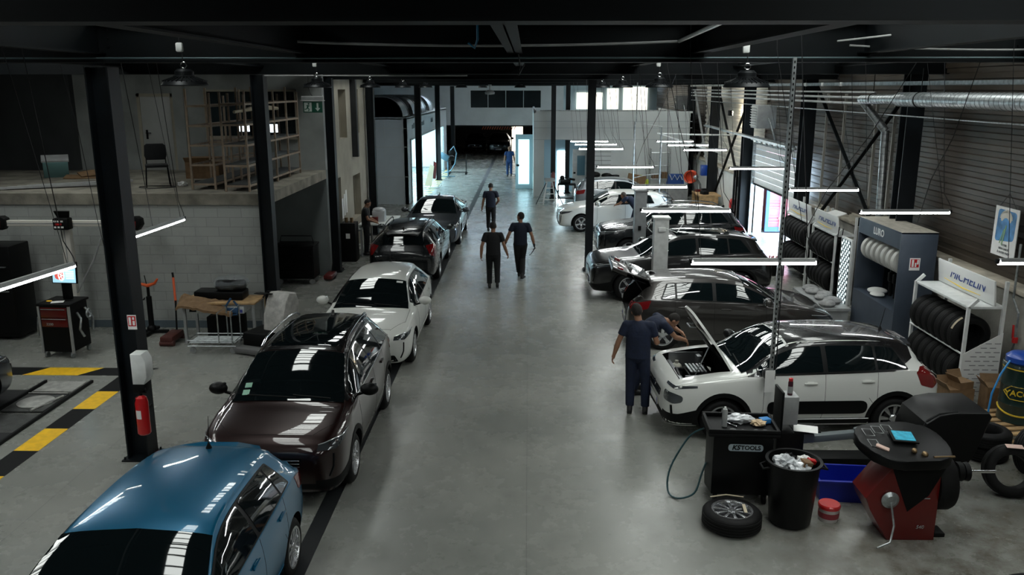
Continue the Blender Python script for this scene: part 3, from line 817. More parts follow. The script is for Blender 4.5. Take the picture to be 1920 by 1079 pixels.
XOVER = dict(CROSS); XOVER.update(L=4.05, W=1.78, R=.32, ax=.82, wb=2.54, cowl=1.12, head=1.78, dlo=(1.3, 3.52), dlot=3.36, sB=2.3, sC=3.05, roofend=3.62, glassend=3.86, zg=1.05, rows=[
    (0.00, .30, .62, .66, .62, .46), (0.03, .23, .71, .75, .80, .58), (0.12, .20, .79, .84, .92, .69), (0.3, .19, .86, .91, .98, .74), (0.75, .19, .92, .985, 1., .755),
    (1.10, .19, .95, 1.03, 1., .755), (1.45, .19, .965, 1.27, 1., .68), (1.80, .19, .975, 1.43, 1., .61), (2.2, .19, .985, 1.48, 1., .585), (2.8, .19, 1.0, 1.485, 1., .575),
    (3.3, .19, 1.02, 1.45, .99, .565), (3.6, .20, 1.03, 1.38, .975, .55), (3.8, .22, 1.01, 1.17, .95, .58), (3.93, .26, .95, 1.02, .91, .61), (4.02, .30, .82, .87, .84, .6), (4.05, .35, .70, .75, .74, .55)])
def build_car(name, label, p, pm, loc, rz, group=None, roof=None, wheel='five', rails=False, clad=False, chrome=False, hood_open=False, gate_open=False, airbump=False,
              head='slant', tail='slant', plate=True, antenna='fin', stickers=(), rim_m=None, mirror_m=None, sunroof=False, steer=0., detail=True):
    c = Car(p); L, W = p['L'], p['W']; X = c.X
    t = thing(name, label, 'car', loc, rz, group)
    bm = c.shell(); bvh = BVHTree.FromBMesh(bm)
    me = bpy.data.meshes.new('car_body'); bm.to_mesh(me); bm.free(); me.materials.append(pm); me.materials.append(BLACK)
    body = bpy.data.objects.new('car_body', me); COL.objects.link(body)
    cut = []
    def cutter(b):
        bmesh.ops.recalc_face_normals(b.bm, faces=b.bm.faces)
        m_ = bpy.data.meshes.new('c'); b.bm.to_mesh(m_); b.bm.free(); m_.materials.append(pm); m_.materials.append(BLACK)
        for f in m_.polygons: f.material_index = 1
        o = bpy.data.objects.new('c', m_); COL.objects.link(o); cut.append(o)
    R = p['R']; xa = [X(p['ax']), X(p['ax'] + p['wb'])]
    for x in xa:
        for sg in (1, -1):
            b = B(); b.cyl((x, sg * (W / 2 - .30), R), (x, sg * (W / 2 + .2), R), R + .055, n=40); cutter(b)
    if hood_open:
        b = B(); b.bx(X(1.02), X(.22), -.60, .60, .42, 1.4); cutter(b)
    if gate_open:
        b = B(); b.prism([(-L / 2 - .1, .62), (-L / 2 + .55, .62), (-L / 2 + .55, 1.0), (-L / 2 + .42, 1.33), (-L / 2 - .1, 1.33)], 1.16, (0, .58, 0), (pi / 2, 0, 0)); cutter(b)
    bool_apply(body, cut)
    body.parent = t
    bm2 = body.data; bm2.polygons.foreach_set('use_smooth', [True] * len(bm2.polygons)); bm2.set_sharp_from_angle(angle=radians(28))
    islands(split_mat(body, 1, 'wheel_arch_liner', t))
    # wheels
    for i, x in enumerate(xa):
        for sg in (1, -1): add_wheel(t, x, sg * (W / 2 - .125), R, R, p['rr'], wheel, sg, steer if i == 0 else 0, rim_m=rim_m)
    def ze(s): r = c.at(s); return r[3] - c.crown(r[3], r[2])      # roof edge height
    def zb(s): return c.at(s)[2]
    # side glazing
    s0, s1 = p['dlo']; st = p['dlot']; n = 14
    def side_poly(a, b_, ins=0.):
        bot = [(X(s), .78, zb(s) + .028 + ins) for s in (a, (a + b_) / 2, b_)]
        top = [(s, ze(s) - .022 - ins) for s in [a + (min(b_, st) - a) * i / n for i in range(n + 1)]]
        top = [(X(s), .62, max(z, zb(s) + .03 + ins)) for s, z in top]
        return bot + top[::-1]
    def segp(a, b_, lean=0., ins=.018):
        # one pane between s=a and s=b_
        bot = [(X(s), .78, zb(s) + .028 + ins) for s in (a, (a + b_) / 2, b_)]
        m = [a + lean * .0 + (b_ - lean - a) * i / 8 for i in range(9)]
        top = [(X(s), .62, max(ze(s) - .022 - ins, zb(s) + .032 + ins)) for s in m]
        return bot + top[::-1]
    lean = s1 - st
    patch(bvh, side_poly(s0, s1), (0, 1, .18), .010, SATIN, 'window_surround', t, mirror=True, th=.008, r=.02)
    patch(bvh, segp(s0 + .03, p['sB'] - .035), (0, 1, .18), .014, GLASS, 'front_side_window', t, mirror=True, th=.006, r=.02)
    patch(bvh, segp(p['sB'] + .035, p['sC'] - .02), (0, 1, .18), .014, GLASS, 'rear_side_window', t, mirror=True, th=.006, r=.02)
    if s1 - p['sC'] > .15:
        patch(bvh, segp(p['sC'] + .02, s1 - .03, lean), (0, 1, .18), .014, GLASS, 'quarter_window', t, mirror=True, th=.006, r=.02)
    if chrome:
        q = side_poly(s0, s1)
        for sg in (1, -1):
            b = surf_line(bvh, [(a[0], sg * a[1], a[2]) for a in q], (0, sg, .18), .009, .008, closed=True); b.out('window_trim', CHROME, t)
    # windscreen and rear glass
    cw, hd = p['cowl'], p['head']
    def wr(s): return c.at(s)[5]
    def zt(s): return c.at(s)[3]
    wq = [cw + (hd - cw) * q for q in (.25, .5, .75, 1)]
    wp = [(X(cw - .03), y, zt(cw - .03)) for y in (-.97 * wr(cw), -.3, .3, .97 * wr(cw))] + [(X(s), wr(s) * .975, ze(s)) for s in wq] + [(X(hd), 0, zt(hd))] + [(X(s), -wr(s) * .975, ze(s)) for s in wq[::-1]]
    patch(bvh, wp, (.45, 0, 1), .012, GLASS, 'windscreen', t, th=.006, res=.09)
    if roof:
        # roof skin in the contrasting colour, down over the pillars
        re = p['roofend']
        rp = [(X(hd + .02), -wr(hd) * .99, 1), (X(hd + .02), wr(hd) * .99, 1)] + [(X(hd + (re - hd) * i / 12), wr(hd + (re - hd) * i / 12) + .012, 1) for i in range(1, 13)] + [(X(hd + (re - hd) * i / 12), -wr(hd + (re - hd) * i / 12) - .012, 1) for i in range(12, 0, -1)]
        patch(bvh, rp, (0, 0, 1), .008, roof, 'roof_panel', t, th=.008, res=.1)
        es = [cw + .05 + (s1 + .1 - cw - .05) * i / 16 for i in range(17)]
        e = [(X(s), wr(s) - .02, ze(s) + .035) for s in es]
        lo = [(X(s), .8, zb(s) + .012) for s in es[::-1] if s < s1 - .1] 
        patch(bvh, e + [(X(es[-1]), .66, ze(es[-1]) - .1)] + lo, (0, 1, .3), .0065, roof, 'greenhouse_frame', t, th=.008, mirror=True)
    if sunroof:
        sp = [(X(hd + .12), -wr(hd + .2) * .8, 1), (X(hd + .12), wr(hd + .2) * .8, 1), (X(p['sC'] + .1), wr(p['sC']) * .8, 1), (X(p['sC'] + .1), -wr(p['sC']) * .8, 1)]
        patch(bvh, sp, (0, 0, 1), .013, GLASS, 'sunroof', t, th=.006, r=.08)
    re, ge = p['roofend'], p['glassend']
    if not gate_open:
        if p is SEDAN:
            gp = [(X(re), y, 1) for y in (-wr(re) * .93, 0, wr(re) * .93)] + [(X(ge), y, 1) for y in (.6, 0, -.6)]
            patch(bvh, gp, (-.3, 0, 1), .009, GLASS, 'rear_window', t, th=.006, r=.05)
        else:
            gp = [(X(re + .03), y, ze(re) + .0) for y in (-wr(re) * .9, 0, wr(re) * .9)] + [(X(ge), y, p['zg'] + .02) for y in (.6, 0, -.6)]
            patch(bvh, gp, (-1, 0, .45), .009, GLASS, 'rear_window', t, th=.006, r=.05)
            b = B(); z0 = zt(re - .05); hw = wr(re) * .86; sl = (zt(re - .05) - zt(re - .3)) / .25
            V3 = [b.bm.verts.new(q) for q in [(X(re - .06), -hw, z0 - .03), (X(re - .06), -hw * .5, z0 - .006), (X(re - .06), hw * .5, z0 - .006), (X(re - .06), hw, z0 - .03),
                  (X(re + .11), hw * .86, z0 - .03 + sl * .17 - .01), (X(re + .13), hw * .4, z0 - .006 + sl * .18), (X(re + .13), -hw * .4, z0 - .006 + sl * .18), (X(re + .11), -hw * .86, z0 - .03 + sl * .17 - .01)]]
            b.bm.faces.new(V3); ex = bmesh.ops.extrude_face_region(b.bm, geom=b.bm.faces[:], use_keep_orig=True)
            for q in ex['geom']:
                if isinstance(q, bmesh.types.BMVert): q.co.z -= .035
            b.out('roof_spoiler', roof or pm, t)
            b = surf_line(bvh, [(X(ge), 0, p['zg'] + .03), (X(ge), .35, p['zg'] + .07)], (-1, 0, .45), .009, .012); b.out('rear_wiper', BLACK, t)
    # lamps
    f = c.at(.12); fw = W / 2
    zh = c.at(.2)[2]
    if head == 'slant':
        hp = [(X(.06), fw * .62, zh - .10), (X(.14), fw * .86, zh - .10), (X(.34), fw * .985, zh - .03), (X(.5), fw * .985, zh + .035), (X(.30), fw * .93, zh + .015), (X(.08), fw * .66, zh - .035)]
        patch(bvh, hp, (.75, .8, .22), .004, HEADL, 'headlamp', t, mirror=True, th=.01, res=.04)
        b = surf_line(bvh, [hp[5], hp[4], hp[3]], (.75, .8, .22), .006, .012, mirror=True); b.out('daytime_lamp', mat('lamp_lens_clear', (.75, .78, .8), .1, .6, coat=1), t)
        b = surf_line(bvh, [(X(.1), fw * .86, zh - .14), (X(.1), fw * .84, zh - .3), (X(.08), fw * .78, zh - .42)], (.8, .6, 0), .014, .0, mirror=True); b.out('lamp_tusk', SATIN, t)
    elif head == 'split':
        hp = [(X(.08), fw * .55, zh - .045), (X(.16), fw * .86, zh - .05), (X(.42), fw * .98, zh + .0), (X(.42), fw * .97, zh + .03), (X(.14), fw * .84, zh - .005), (X(.07), fw * .55, zh - .01)]
        patch(bvh, hp, (.8, .6, .2), .004, HEADL, 'daytime_lamp', t, mirror=True, th=.01, res=.04)
        hp = [(X(.06), fw * .62, zh - .24), (X(.12), fw * .90, zh - .26), (X(.22), fw * .97, zh - .22), (X(.22), fw * .97, zh - .13), (X(.12), fw * .88, zh - .1), (X(.06), fw * .62, zh - .1)]
        patch(bvh, hp, (.8, .6, .1), .004, HEADL, 'headlamp', t, mirror=True, th=.01, res=.04, r=.04)
        b = surf_line(bvh, [(X(.1), fw * .86, zh - .28), (X(.1), fw * .88, zh - .42)], (.8, .6, 0), .02, .0, mirror=True); b.out('bumper_slot', SATIN, t)
    # grille, intake, plate, badge
    zn = c.at(.05)[2]
    patch(bvh, [(X(0), -.42, zn - .07), (X(0), .42, zn - .07), (X(0), .34, zn - .2), (X(0), -.34, zn - .2)], (1, 0, .05), .004, SATIN, 'grille', t, th=.01, r=.03)
    patch(bvh, [(X(0), -.6, .37), (X(0), .6, .37), (X(0), .66, .24), (X(0), -.66, .24)], (1, 0, -.05), .004, BLACK, 'lower_intake', t, th=.01, r=.03)
    if detail:
        b = B()
        for i in range(3): surf_line(bvh, [(X(0), -.38, zn - .1 - i * .04), (X(0), .38, zn - .1 - i * .04)], (1, 0, .05), .005, .012, b=b)
        b.out('grille_bar', CHROME, t)
    b = B(); b.lathe([(0, .012), (.04, .01), (.05, 0)], (L / 2 + .002, 0, zn - .1), XR, n=20); b.out('front_badge', CHROME, t)
    if plate:
        b = B(); b.box((L / 2 + .012, 0, .41), (.012, .52, .11), None, .004); pl = b.out('front_plate', PAPER, t)
        b = B(); b.box((L / 2 + .0195, -.24, .41), (.002, .035, .105)); b.box((L / 2 + .0195, .24, .41), (.002, .035, .105)); b.out('plate_band', BLUEP, pl)
        b = B(); zp = .5 if p is not SEDAN else .72
        b.box((-L / 2 - .012, 0, zp), (.012, .52, .11), None, .004); pl = b.out('rear_plate', PAPER, t)
        b = B(); b.box((-L / 2 - .0195, -.24, zp), (.002, .035, .105)); b.box((-L / 2 - .0195, .24, zp), (.002, .035, .105)); b.out('plate_band', BLUEP, pl)
    # rear lamps
    zr = c.at(L - .15)[2]
    rp = [(X(L - .1), fw * .6, zr - .02), (X(L - .2), fw * .92, zr + .0), (X(L - .42), fw * .97, zr + .05), (X(L - .38), fw * .97, zr - .12), (X(L - .15), fw * .9, zr - .17), (X(L - .06), fw * .62, zr - .12)]
    if tail == 'tall': rp = [(X(L - .12), fw * .74, zr + .1), (X(L - .25), fw * .93, zr + .13), (X(L - .38), fw * .97, zr + .06), (X(L - .32), fw * .97, zr - .14), (X(L - .14), fw * .92, zr - .2), (X(L - .08), fw * .74, zr - .13)]
    patch(bvh, rp, (-.75, .75, .12), .005, TAILR, 'tail_lamp', t, mirror=True, th=.012, res=.05, r=.03)
    patch(bvh, [(X(L), -.66, .44), (X(L), .66, .44), (X(L), .68, .26), (X(L), -.68, .26)], (-1, 0, 0), .004, BLACK, 'rear_valance', t, th=.01, r=.03)
    # seams, handles, mirrors
    b = B()
    for a in (cw + .28, p['sB'], p['sC'] + .02):
        z1 = zb(a) + .02
        pts = [(X(a), 1, z1), (X(a), 1, .5), (X(a - (.04 if a < p['sC'] else .12)), 1, .3 if a < p['sC'] else .66)]
        surf_line(bvh, pts, (0, 1, 0), .0035, -.001, True, b=b)
    surf_line(bvh, [(X(cw + .24), 1, .3), (X(p['sC'] - .3), 1, .29)], (0, 1, 0), .0035, -.001, True, b=b)
    if not hood_open:
        hw = c.at(.5)[5]
        surf_line(bvh, [(X(.16), -.5, 1), (X(.16), .5, 1)], (.3, 0, 1), .0035, -.001, b=b)
        surf_line(bvh, [(X(.18), .52, 1), (X(.5), hw + .02, 1), (X(cw - .02), .75, 1)], (.1, .1, 1), .0035, -.001, True, b=b)
    if not gate_open:
        surf_line(bvh, [(X(L), .58, zr - .3), (X(L), -.58, zr - .3)], (-1, 0, 0), .0035, -.001, b=b)
    b.out('panel_gap', BLACK, t)
    for a in (p['sB'] - .22, p['sC'] - .13):
        for sg in (1, -1):
            h, n_, _, _ = bvh.ray_cast(V((X(a), sg * 3, zb(a) - .1)), V((0, -sg, 0)))
            b = B(); b.box(h + V((0, sg * .014, 0)), (.19, .022, .03), None, .008); b.box(h, (.1, .012, .05), None, .004); b.out('door_handle', pm, t)
    for sg in (1, -1):
        s_ = s0 + .12; h, n_, _, _ = bvh.ray_cast(V((X(s_), sg * 3, zb(s_) + .03)), V((0, -sg, 0)))
        b = B(); b.bar(h - V((0, sg * .02, 0)), h + V((0.01, sg * .1, .04)), .05, .03, .008); o = b.out('mirror_arm', BLACK, t)
        b = B(); b.sph(h + V((.02, sg * .17, .09)), 1, (.085, .125, .085), sub=3)
        mo = b.out('door_mirror', mirror_m or pm, t)
        b = B(); b.box(h + V((-.052, sg * .17, .09)), (.012, .17, .11), None, .005); b.out('mirror_glass', mat('mirror_silver', (.5, .55, .58), .04, 1), mo)
    # wipers
    b = B()
    surf_line(bvh, [(X(cw + .02), .1, zt(cw)), (X(cw + .08), -.55, zt(cw))], (.4, 0, 1), .009, .012, b=b); surf_line(bvh, [(X(cw + .02), .55, zt(cw)), (X(cw + .07), .05, zt(cw))], (.4, 0, 1), .009, .012, b=b)
    b.out('windscreen_wiper', BLACK, t)
    # cladding
    lo = []
    sa0, sa1 = p['ax'] + R + .06, p['ax'] + p['wb'] - R - .06
    patch(bvh, [(X(sa0), 1, .34), (X(sa1), 1, .34), (X(sa1), 1, .2), (X(sa0), 1, .2)], (0, 1, -.05), .006, BLACK if clad or airbump else pm, 'sill', t, mirror=True, th=.012)
    if clad or airbump:
        xe = xa[0] + R + .06
        patch(bvh, [(X(.07), fw * .55, .19), (X(.07), fw * .55, .42), (X(.2), fw * .9, .43), (xe, fw * .98, .5), (xe, fw * .98, .19)], (.7, .75, -.05), .005, BLACK, 'bumper_cladding', t, mirror=True, th=.014, r=.02)
        xe = xa[1] - R - .06
        patch(bvh, [(X(L - .08), fw * .6, .24), (X(L - .08), fw * .6, .40), (xe, fw * .98, .42), (xe, fw * .98, .22)], (-.7, .75, -.05), .005, BLACK, 'bumper_cladding', t, mirror=True, th=.014, r=.02)
        for x in xa:
            a0, a1 = radians(-8), radians(188); ro, ri = R + .115, R + .05
            P = [(x + ro * cos(a0 + (a1 - a0) * i / 20), 1, R + ro * sin(a0 + (a1 - a0) * i / 20)) for i in range(21)] + [(x + ri * cos(a1 - (a1 - a0) * i / 20), 1, R + ri * sin(a1 - (a1 - a0) * i / 20)) for i in range(21)]
            patch(bvh, P, (0, 1, 0), .006, BLACK, 'arch_trim', t, mirror=True, th=.014, res=.12)
    if airbump:
        for sg in (1, -1):
            P = rc([(X(p['sC'] - .12), 1, .62), (X(cw + .34), 1, .62), (X(cw + .34), 1, .42), (X(p['sC'] - .12), 1, .42)], .1)
            patch(bvh, [(a.x, sg, a.z) for a in P], (0, sg, 0), .014, SATIN, 'side_bump_pad', t, th=.02)
        b = surf_line(bvh, [(X(sa0), 1, .335), (X(sa1), 1, .335)], (0, 1, 0), .008, .006, True); b.out('sill_trim', WHITEP, t)
        q = [(X(3.42), 1, .80), (X(3.62), 1, .80), (X(3.62), 1, .63), (X(3.42), 1, .63)]
        b = surf_line(bvh, [(a.x, -1, a.z) for a in rc(q, .04)], (0, -1, 0), .003, 0, closed=True); b.out('fuel_flap_gap', mat('flap_gap', (.3, .3, .3), .6), t)
    if rails:
        for sg in (1, -1):
            ss = [hd + .12 + (re - .15 - hd - .12) * i / 10 for i in range(11)]
            pts = [(X(s), sg * (wr(s) * .97), c.at(s)[3] + (.035 if 0 < i < 10 else -.02)) for i, s in enumerate(ss)]
            b = B(); b.tube(pts, .016, 8); b.out('roof_rail', CHROME if chrome or rails == 'chrome' else SATIN, t)
    xa_ = X(re - .18)
    za = c.at(re - .18)[3]
    b = B()
    if antenna == 'mast':
        b.lathe([(.032, -.006), (.03, .012), (.012, .05), (.004, .07)], (xa_, 0, za), n=12); b.tube([(xa_, 0, za + .06), (xa_ - .05, 0, za + .34)], [.0055, .003], 6); b.out('roof_antenna', BLACK, t)
    elif antenna == 'fin':
        b.prism([(-.08, 0), (.08, 0), (-.04, .055), (-.075, .05)], .03, (xa_, .015, za - .008), (pi / 2, 0, 0), bev=.006); b.out('roof_antenna', SATIN, t)
    for (sx, sy, w_, h_, m_) in stickers:
        patch(bvh, [(X(sx + q_ * h_), sy + e_ * w_ / 2, zt(sx + q_ * h_) - .02) for q_, e_ in ((0, -1), (0, 1), (1, 1), (1, -1))], (.45, 0, 1), .016, m_, 'windscreen_sticker', t, th=.003)
    if hood_open:
        hinge = V((X(1.02), 0, .985)); ang = radians(54)
        b = B(); c0 = .82
        prof = [(0, -.6, .6), (.28, -.61, .61), (.55, -.6, .6), (.78, -.55, .55), (.88, -.44, .44), (.92, -.3, .3)]
        top, bot = [], []
        for dx, y0, y1 in prof:
            row = []; rb = []
            for i in range(9):
                y = y0 + (y1 - y0) * i / 8; zz = .03 * (1 - (y / .62) ** 2) + .03 * sin(dx * 2.6) - .0
                row.append(b.bm.verts.new((dx, y, zz))); rb.append(b.bm.verts.new((dx, y, zz - .035)))
            top.append(row); bot.append(rb)
        for i in range(len(prof) - 1):
            for j in range(8):
                b.bm.faces.new((top[i][j], top[i + 1][j], top[i + 1][j + 1], top[i][j + 1])); b.bm.faces.new((bot[i][j], bot[i][j + 1], bot[i + 1][j + 1], bot[i + 1][j]))
            b.bm.faces.new((top[i][0], bot[i][0], bot[i + 1][0], top[i + 1][0])); b.bm.faces.new((top[i][8], top[i + 1][8], bot[i + 1][8], bot[i][8]))
        for j in range(8):
            b.bm.faces.new((top[-1][j], bot[-1][j], bot[-1][j + 1], top[-1][j + 1])); b.bm.faces.new((top[0][j], top[0][j + 1], bot[0][j + 1], bot[0][j]))
        o = b.out('bonnet', pm, t); o.location = hinge; o.rotation_euler = (0, -ang, 0)
        b = B(); b.bx(.12, .7, -.48, .48, -.05, -.036, bev=.01); q = b.out('bonnet_liner', BLACK, o)
        b = B(); b.tube([(.7, .1, -.045), (.76, .1, -.12), (.76, -.1, -.12), (.7, -.1, -.045)], .012); b.out('bonnet_latch', STEEL, o)
        b = B(); b.tube([hinge + V((.55, .5, -.12)), hinge + V((.36, .52, .36))], .009); b.out('bonnet_prop', STEEL, t)
        # engine bay
        eb = B(); r3 = random.Random(5); xc = X(.62)
        eb.bx(xc - .17, xc + .15, -.26, .22, .5, .80, bev=.03); eb.bx(xc - .1, xc + .1, -.2, .16, .8, .83, bev=.012); eb.out('engine_block', SATIN, t)
        eb = B()
        for i in range(5): eb.bx(xc - .13 + i * .055, xc - .10 + i * .055, -.22, .18, .828, .845)
        eb.out('engine_cover_rib', STEEL, t)
        eb = B(); eb.bx(xc - .22, xc + .05, .30, .52, .55, .82, bev=.015); q = eb.out('battery', BLACK, t)
        eb = B(); eb.cyl((xc - .15, .35, .82), (xc - .15, .35, .85), .02); eb.cyl((xc, .46, .82), (xc, .46, .85), .02); eb.out('terminal', CHROME, q)
        eb = B(); eb.sph((xc + .2, -.42, .72), .09, (1, 1.2, .8)); eb.cyl((xc + .2, -.42, .78), (xc + .2, -.42, .83), .03); eb.out('coolant_tank', mat('milky_tank', (.6, .58, .5), .4), t)
        eb = B(); eb.tube([(xc + .15, -.2, .75), (xc + .28, -.1, .8), (xc + .30, .2, .78), (xc + .18, .4, .7)], .03, 10); eb.tube([(xc - .1, -.3, .8), (xc - .25, -.42, .78), (xc - .3, -.5, .66)], .022, 8)
        eb.tube([(xc - .25, .2, .8), (xc - .1, .3, .86), (xc + .1, .27, .8)], .012, 8); eb.out('hose', CABLE, t)
        eb = B(); eb.bx(xc - .2, xc - .12, -.56, -.40, .55, .9, bev=.02); eb.bx(xc - .25, xc + .3, -.585, -.56, .5, .92); eb.bx(xc - .25, xc + .3, .56, .585, .5, .92); eb.bx(xc + .27, xc + .33, -.56, .56, .72, .8, bev=.01); eb.out('inner_wing', mat('grey_aluminium', (.3, .31, .32), .4, .6), t)
    if gate_open:
        b = B(); b.bx(-L / 2 + .03, -L / 2 + .5, -.55, .55, .62, .64); b.out('boot_floor', BLACK, t)
        hg = V((X(p['roofend'] - .06), 0, c.at(p['roofend'] - .06)[3])); ang = radians(38)
        # gate: glass upper part and painted lower part, swung up about the roof edge (local -X is down the gate)
        b = B(); b.prism([(0, -.52), (-.48, -.6), (-.48, .6), (0, .52)], .03, (0, 0, -.03), bev=.006); up = b.out('tailgate', pm, t)
        b2 = B(); b2.prism([(-.06, -.46), (-.43, -.53), (-.43, .53), (-.06, .46)], .012, (0, 0, -.002)); b2.out('tailgate_window', GLASS, up)
        b2 = B(); b2.prism([(-.46, -.6), (-.78, -.58), (-.78, .58), (-.46, .6)], .09, (0, 0, -.09), bev=.02); b2.out('tailgate_skin', pm, up)
        b2 = B(); b2.prism([(-.03, -.5), (-.76, -.56), (-.76, .56), (-.03, .5)], .02, (0, 0, -.115), bev=.005); b2.out('tailgate_lining', BLACK, up)
        b2 = B(); b2.box((-.62, .47, .01), (.12, .2, .03), None, .01); b2.box((-.62, -.47, .01), (.12, .2, .03), None, .01); islands(b2.out('gate_lamp', TAILR, up))
        up.location = hg; up.rotation_euler = (0, ang * .55, 0)
        for sg in (1, -1):
            b = B(); b.tube([(-L / 2 + .38, sg * .54, .98), (hg.x - .35, sg * .56, hg.z + .1)], .012); b.out('gas_strut', BLACK, t)
    return t

P_BLUE = paint('paint_blue', (.001, .135, .27), .35, .3)
P_BROWN = paint('paint_aubergine', (.018, .0055, .0048), .5, .3)
P_WHITE = paint('paint_white', (.68, .69, .66), 0, .35)
P_BLACK = paint('paint_black', (.006, .008, .01), .3, .25)
P_GREY = paint('paint_grey', (.065, .075, .088), .7, .32)
P_DGREY = paint('paint_dark_grey', (.035, .032, .030), .6, .3)
P_CHAR = paint('paint_charcoal', (.014, .014, .0145), .5, .3)
P_SILVER = paint('paint_silver', (.3, .33, .36), .8, .33)
P_ROOFB = paint('paint_roof_black', (.008, .008, .009), .2, .25)
WST = PAPER; GST = mat('green_sticker', (.3, .55, .42), .6)
rzD, rzL = -pi / 2, pi
build_car('hatchback_car', 'metallic blue hatchback in the left foreground, mast aerial on its roof', CITY, P_BLUE, (-3.33, 6.66, 0), rzD, wheel='multi', antenna='mast')
SUVb = dict(SUV); SUVb.update(L=4.42)
build_car('suv_car', 'dark aubergine SUV with chrome roof rails parked behind the blue hatchback', CROSS, P_BROWN, (-3.12, 11.45, 0), rzD, wheel='twin', rails='chrome', chrome=True, clad=True, roof=P_ROOFB, sunroof=True, head='slant',
          stickers=[(1.04, -.58, .09, .07, GST), (1.14, -.57, .09, .06, GST)], mirror_m=SATIN)
build_car('hatchback_car', 'white hatchback with tusk-shaped lamps facing the camera behind the aubergine SUV', HATCH, P_WHITE, (-2.98, 16.4, 0), rzD, wheel='twin', antenna='mast', stickers=[(1.72, .46, .12, .05, WST)])
build_car('estate_car', 'glossy black estate car turned away from the camera, behind the white hatchback', WAGON, P_BLACK, (-3.28, 23.7, 0), pi / 2, wheel='five', rails=True, tail='tall')
build_car('saloon_car', 'grey saloon car at the far end of the left parked row', SEDAN, P_GREY, (-3.12, 28.95, 0), rzD, wheel='five')
build_car('hatchback_car', 'white crossover hatchback with black roof and its bonnet propped open', XOVER, P_WHITE, (4.0, 12.48, 0), pi + radians(3), wheel='blade', roof=P_ROOFB, hood_open=True, airbump=True, head='split', tail='tall', antenna='mast',
          mirror_m=SATIN, stickers=[(1.6, .42, .13, .1, WST), (1.75, .30, .07, .06, WST)])
build_car('hatchback_car', 'dark bronze grey hatchback with its tailgate raised, behind the white crossover', HATCH, P_DGREY, (4.02, 16.75, 0), radians(-2), wheel='five', gate_open=True)
build_car('suv_car', 'dark grey SUV facing the aisle beside the free-standing column', SUV, P_CHAR, (3.72, 20.8, 0), pi + radians(2), wheel='five', clad=True, sunroof=True)
build_car('suv_car', 'black SUV in the right row between the two grey lift posts', SUV, P_BLACK, (4.28, 25.5, 0), pi + radians(1), wheel='five', rails='chrome')
build_car('hatchback_car', 'white hatchback in the right row with a mechanic leaning into its side', HATCH, P_WHITE, (3.1, 30.8, 0), pi + radians(1), wheel='five')
build_car('hatchback_car', 'silver hatchback deepest in the right row, near the cabin wall', HATCH, P_SILVER, (3.95, 35.2, 0), radians(-2), wheel='five', antenna='fin')
build_car('saloon_car', 'grey car cut off by the left edge, standing on the wheel alignment ramp', SEDAN, P_GREY, (-9.3, 10.75, .031), pi / 2, wheel='twin')
build_car('suv_car', 'dark car in the far doorway of the hall with faint lamps', SUV, P_BLACK, (-2.3, 68, 0), rzD, wheel='five', detail=False)
build_car('hatchback_car', 'farthest dark hatchback, left of the other car in the dim end bay', HATCH, P_BLACK, (-4.3, 70.5, 0), rzD, wheel='five', detail=False)
# ------------------------------------------------------------------ people
SKIN = mat('skin', (.30, .15, .09), .55, nz=.08, ns=20)
NAVY = mat('navy_cloth', (.004, .010, .032), .85, nz=.2, ns=15, bump=.3, bs=18)
BLKC = mat('black_cloth', (.004, .0045, .006), .85, nz=.2, ns=15, bump=.3, bs=18)
BLUEC = mat('blue_overall_cloth', (.015, .05, .16), .85, nz=.2, ns=15, bump=.3, bs=18)
HAIRM = mat('dark_hair', (.012, .009, .007), .8, nz=.3, ns=60, bump=.6, bs=120)
GREYH = mat('grey_brown_hair', (.07, .055, .045), .8, nz=.3, ns=60, bump=.6, bs=120)
SHOE = mat('black_shoe', (.01, .01, .011), .5)
GLOVE = mat('black_glove', (.008, .008, .009), .6)
def remesh_out(b, name, m, parent, vox, smooth=3):
    bmesh.ops.recalc_face_normals(b.bm, faces=b.bm.faces)
    me = bpy.data.meshes.new(name); b.bm.to_mesh(me); b.bm.free()
    o = bpy.data.objects.new('tmp', me); COL.objects.link(o)
    r = o.modifiers.new('r', 'REMESH'); r.mode = 'VOXEL'; r.voxel_size = vox
    s = o.modifiers.new('s', 'SMOOTH'); s.iterations = smooth; s.factor = .5
    bpy.context.view_layer.update()
    m2 = bpy.data.meshes.new_from_object(o.evaluated_get(bpy.context.evaluated_depsgraph_get()))
    bpy.data.objects.remove(o); bpy.data.meshes.remove(me)
    m2.materials.clear(); m2.name = name
    return link(name, m2, m, parent, True, 80)
def limb(b, p, q, r0, r1, ends=True, n=14):
    b.cyl(p, q, r0, r1, n)
    if ends: b.sph(p, r0, sub=2); b.sph(q, r1, sub=2)
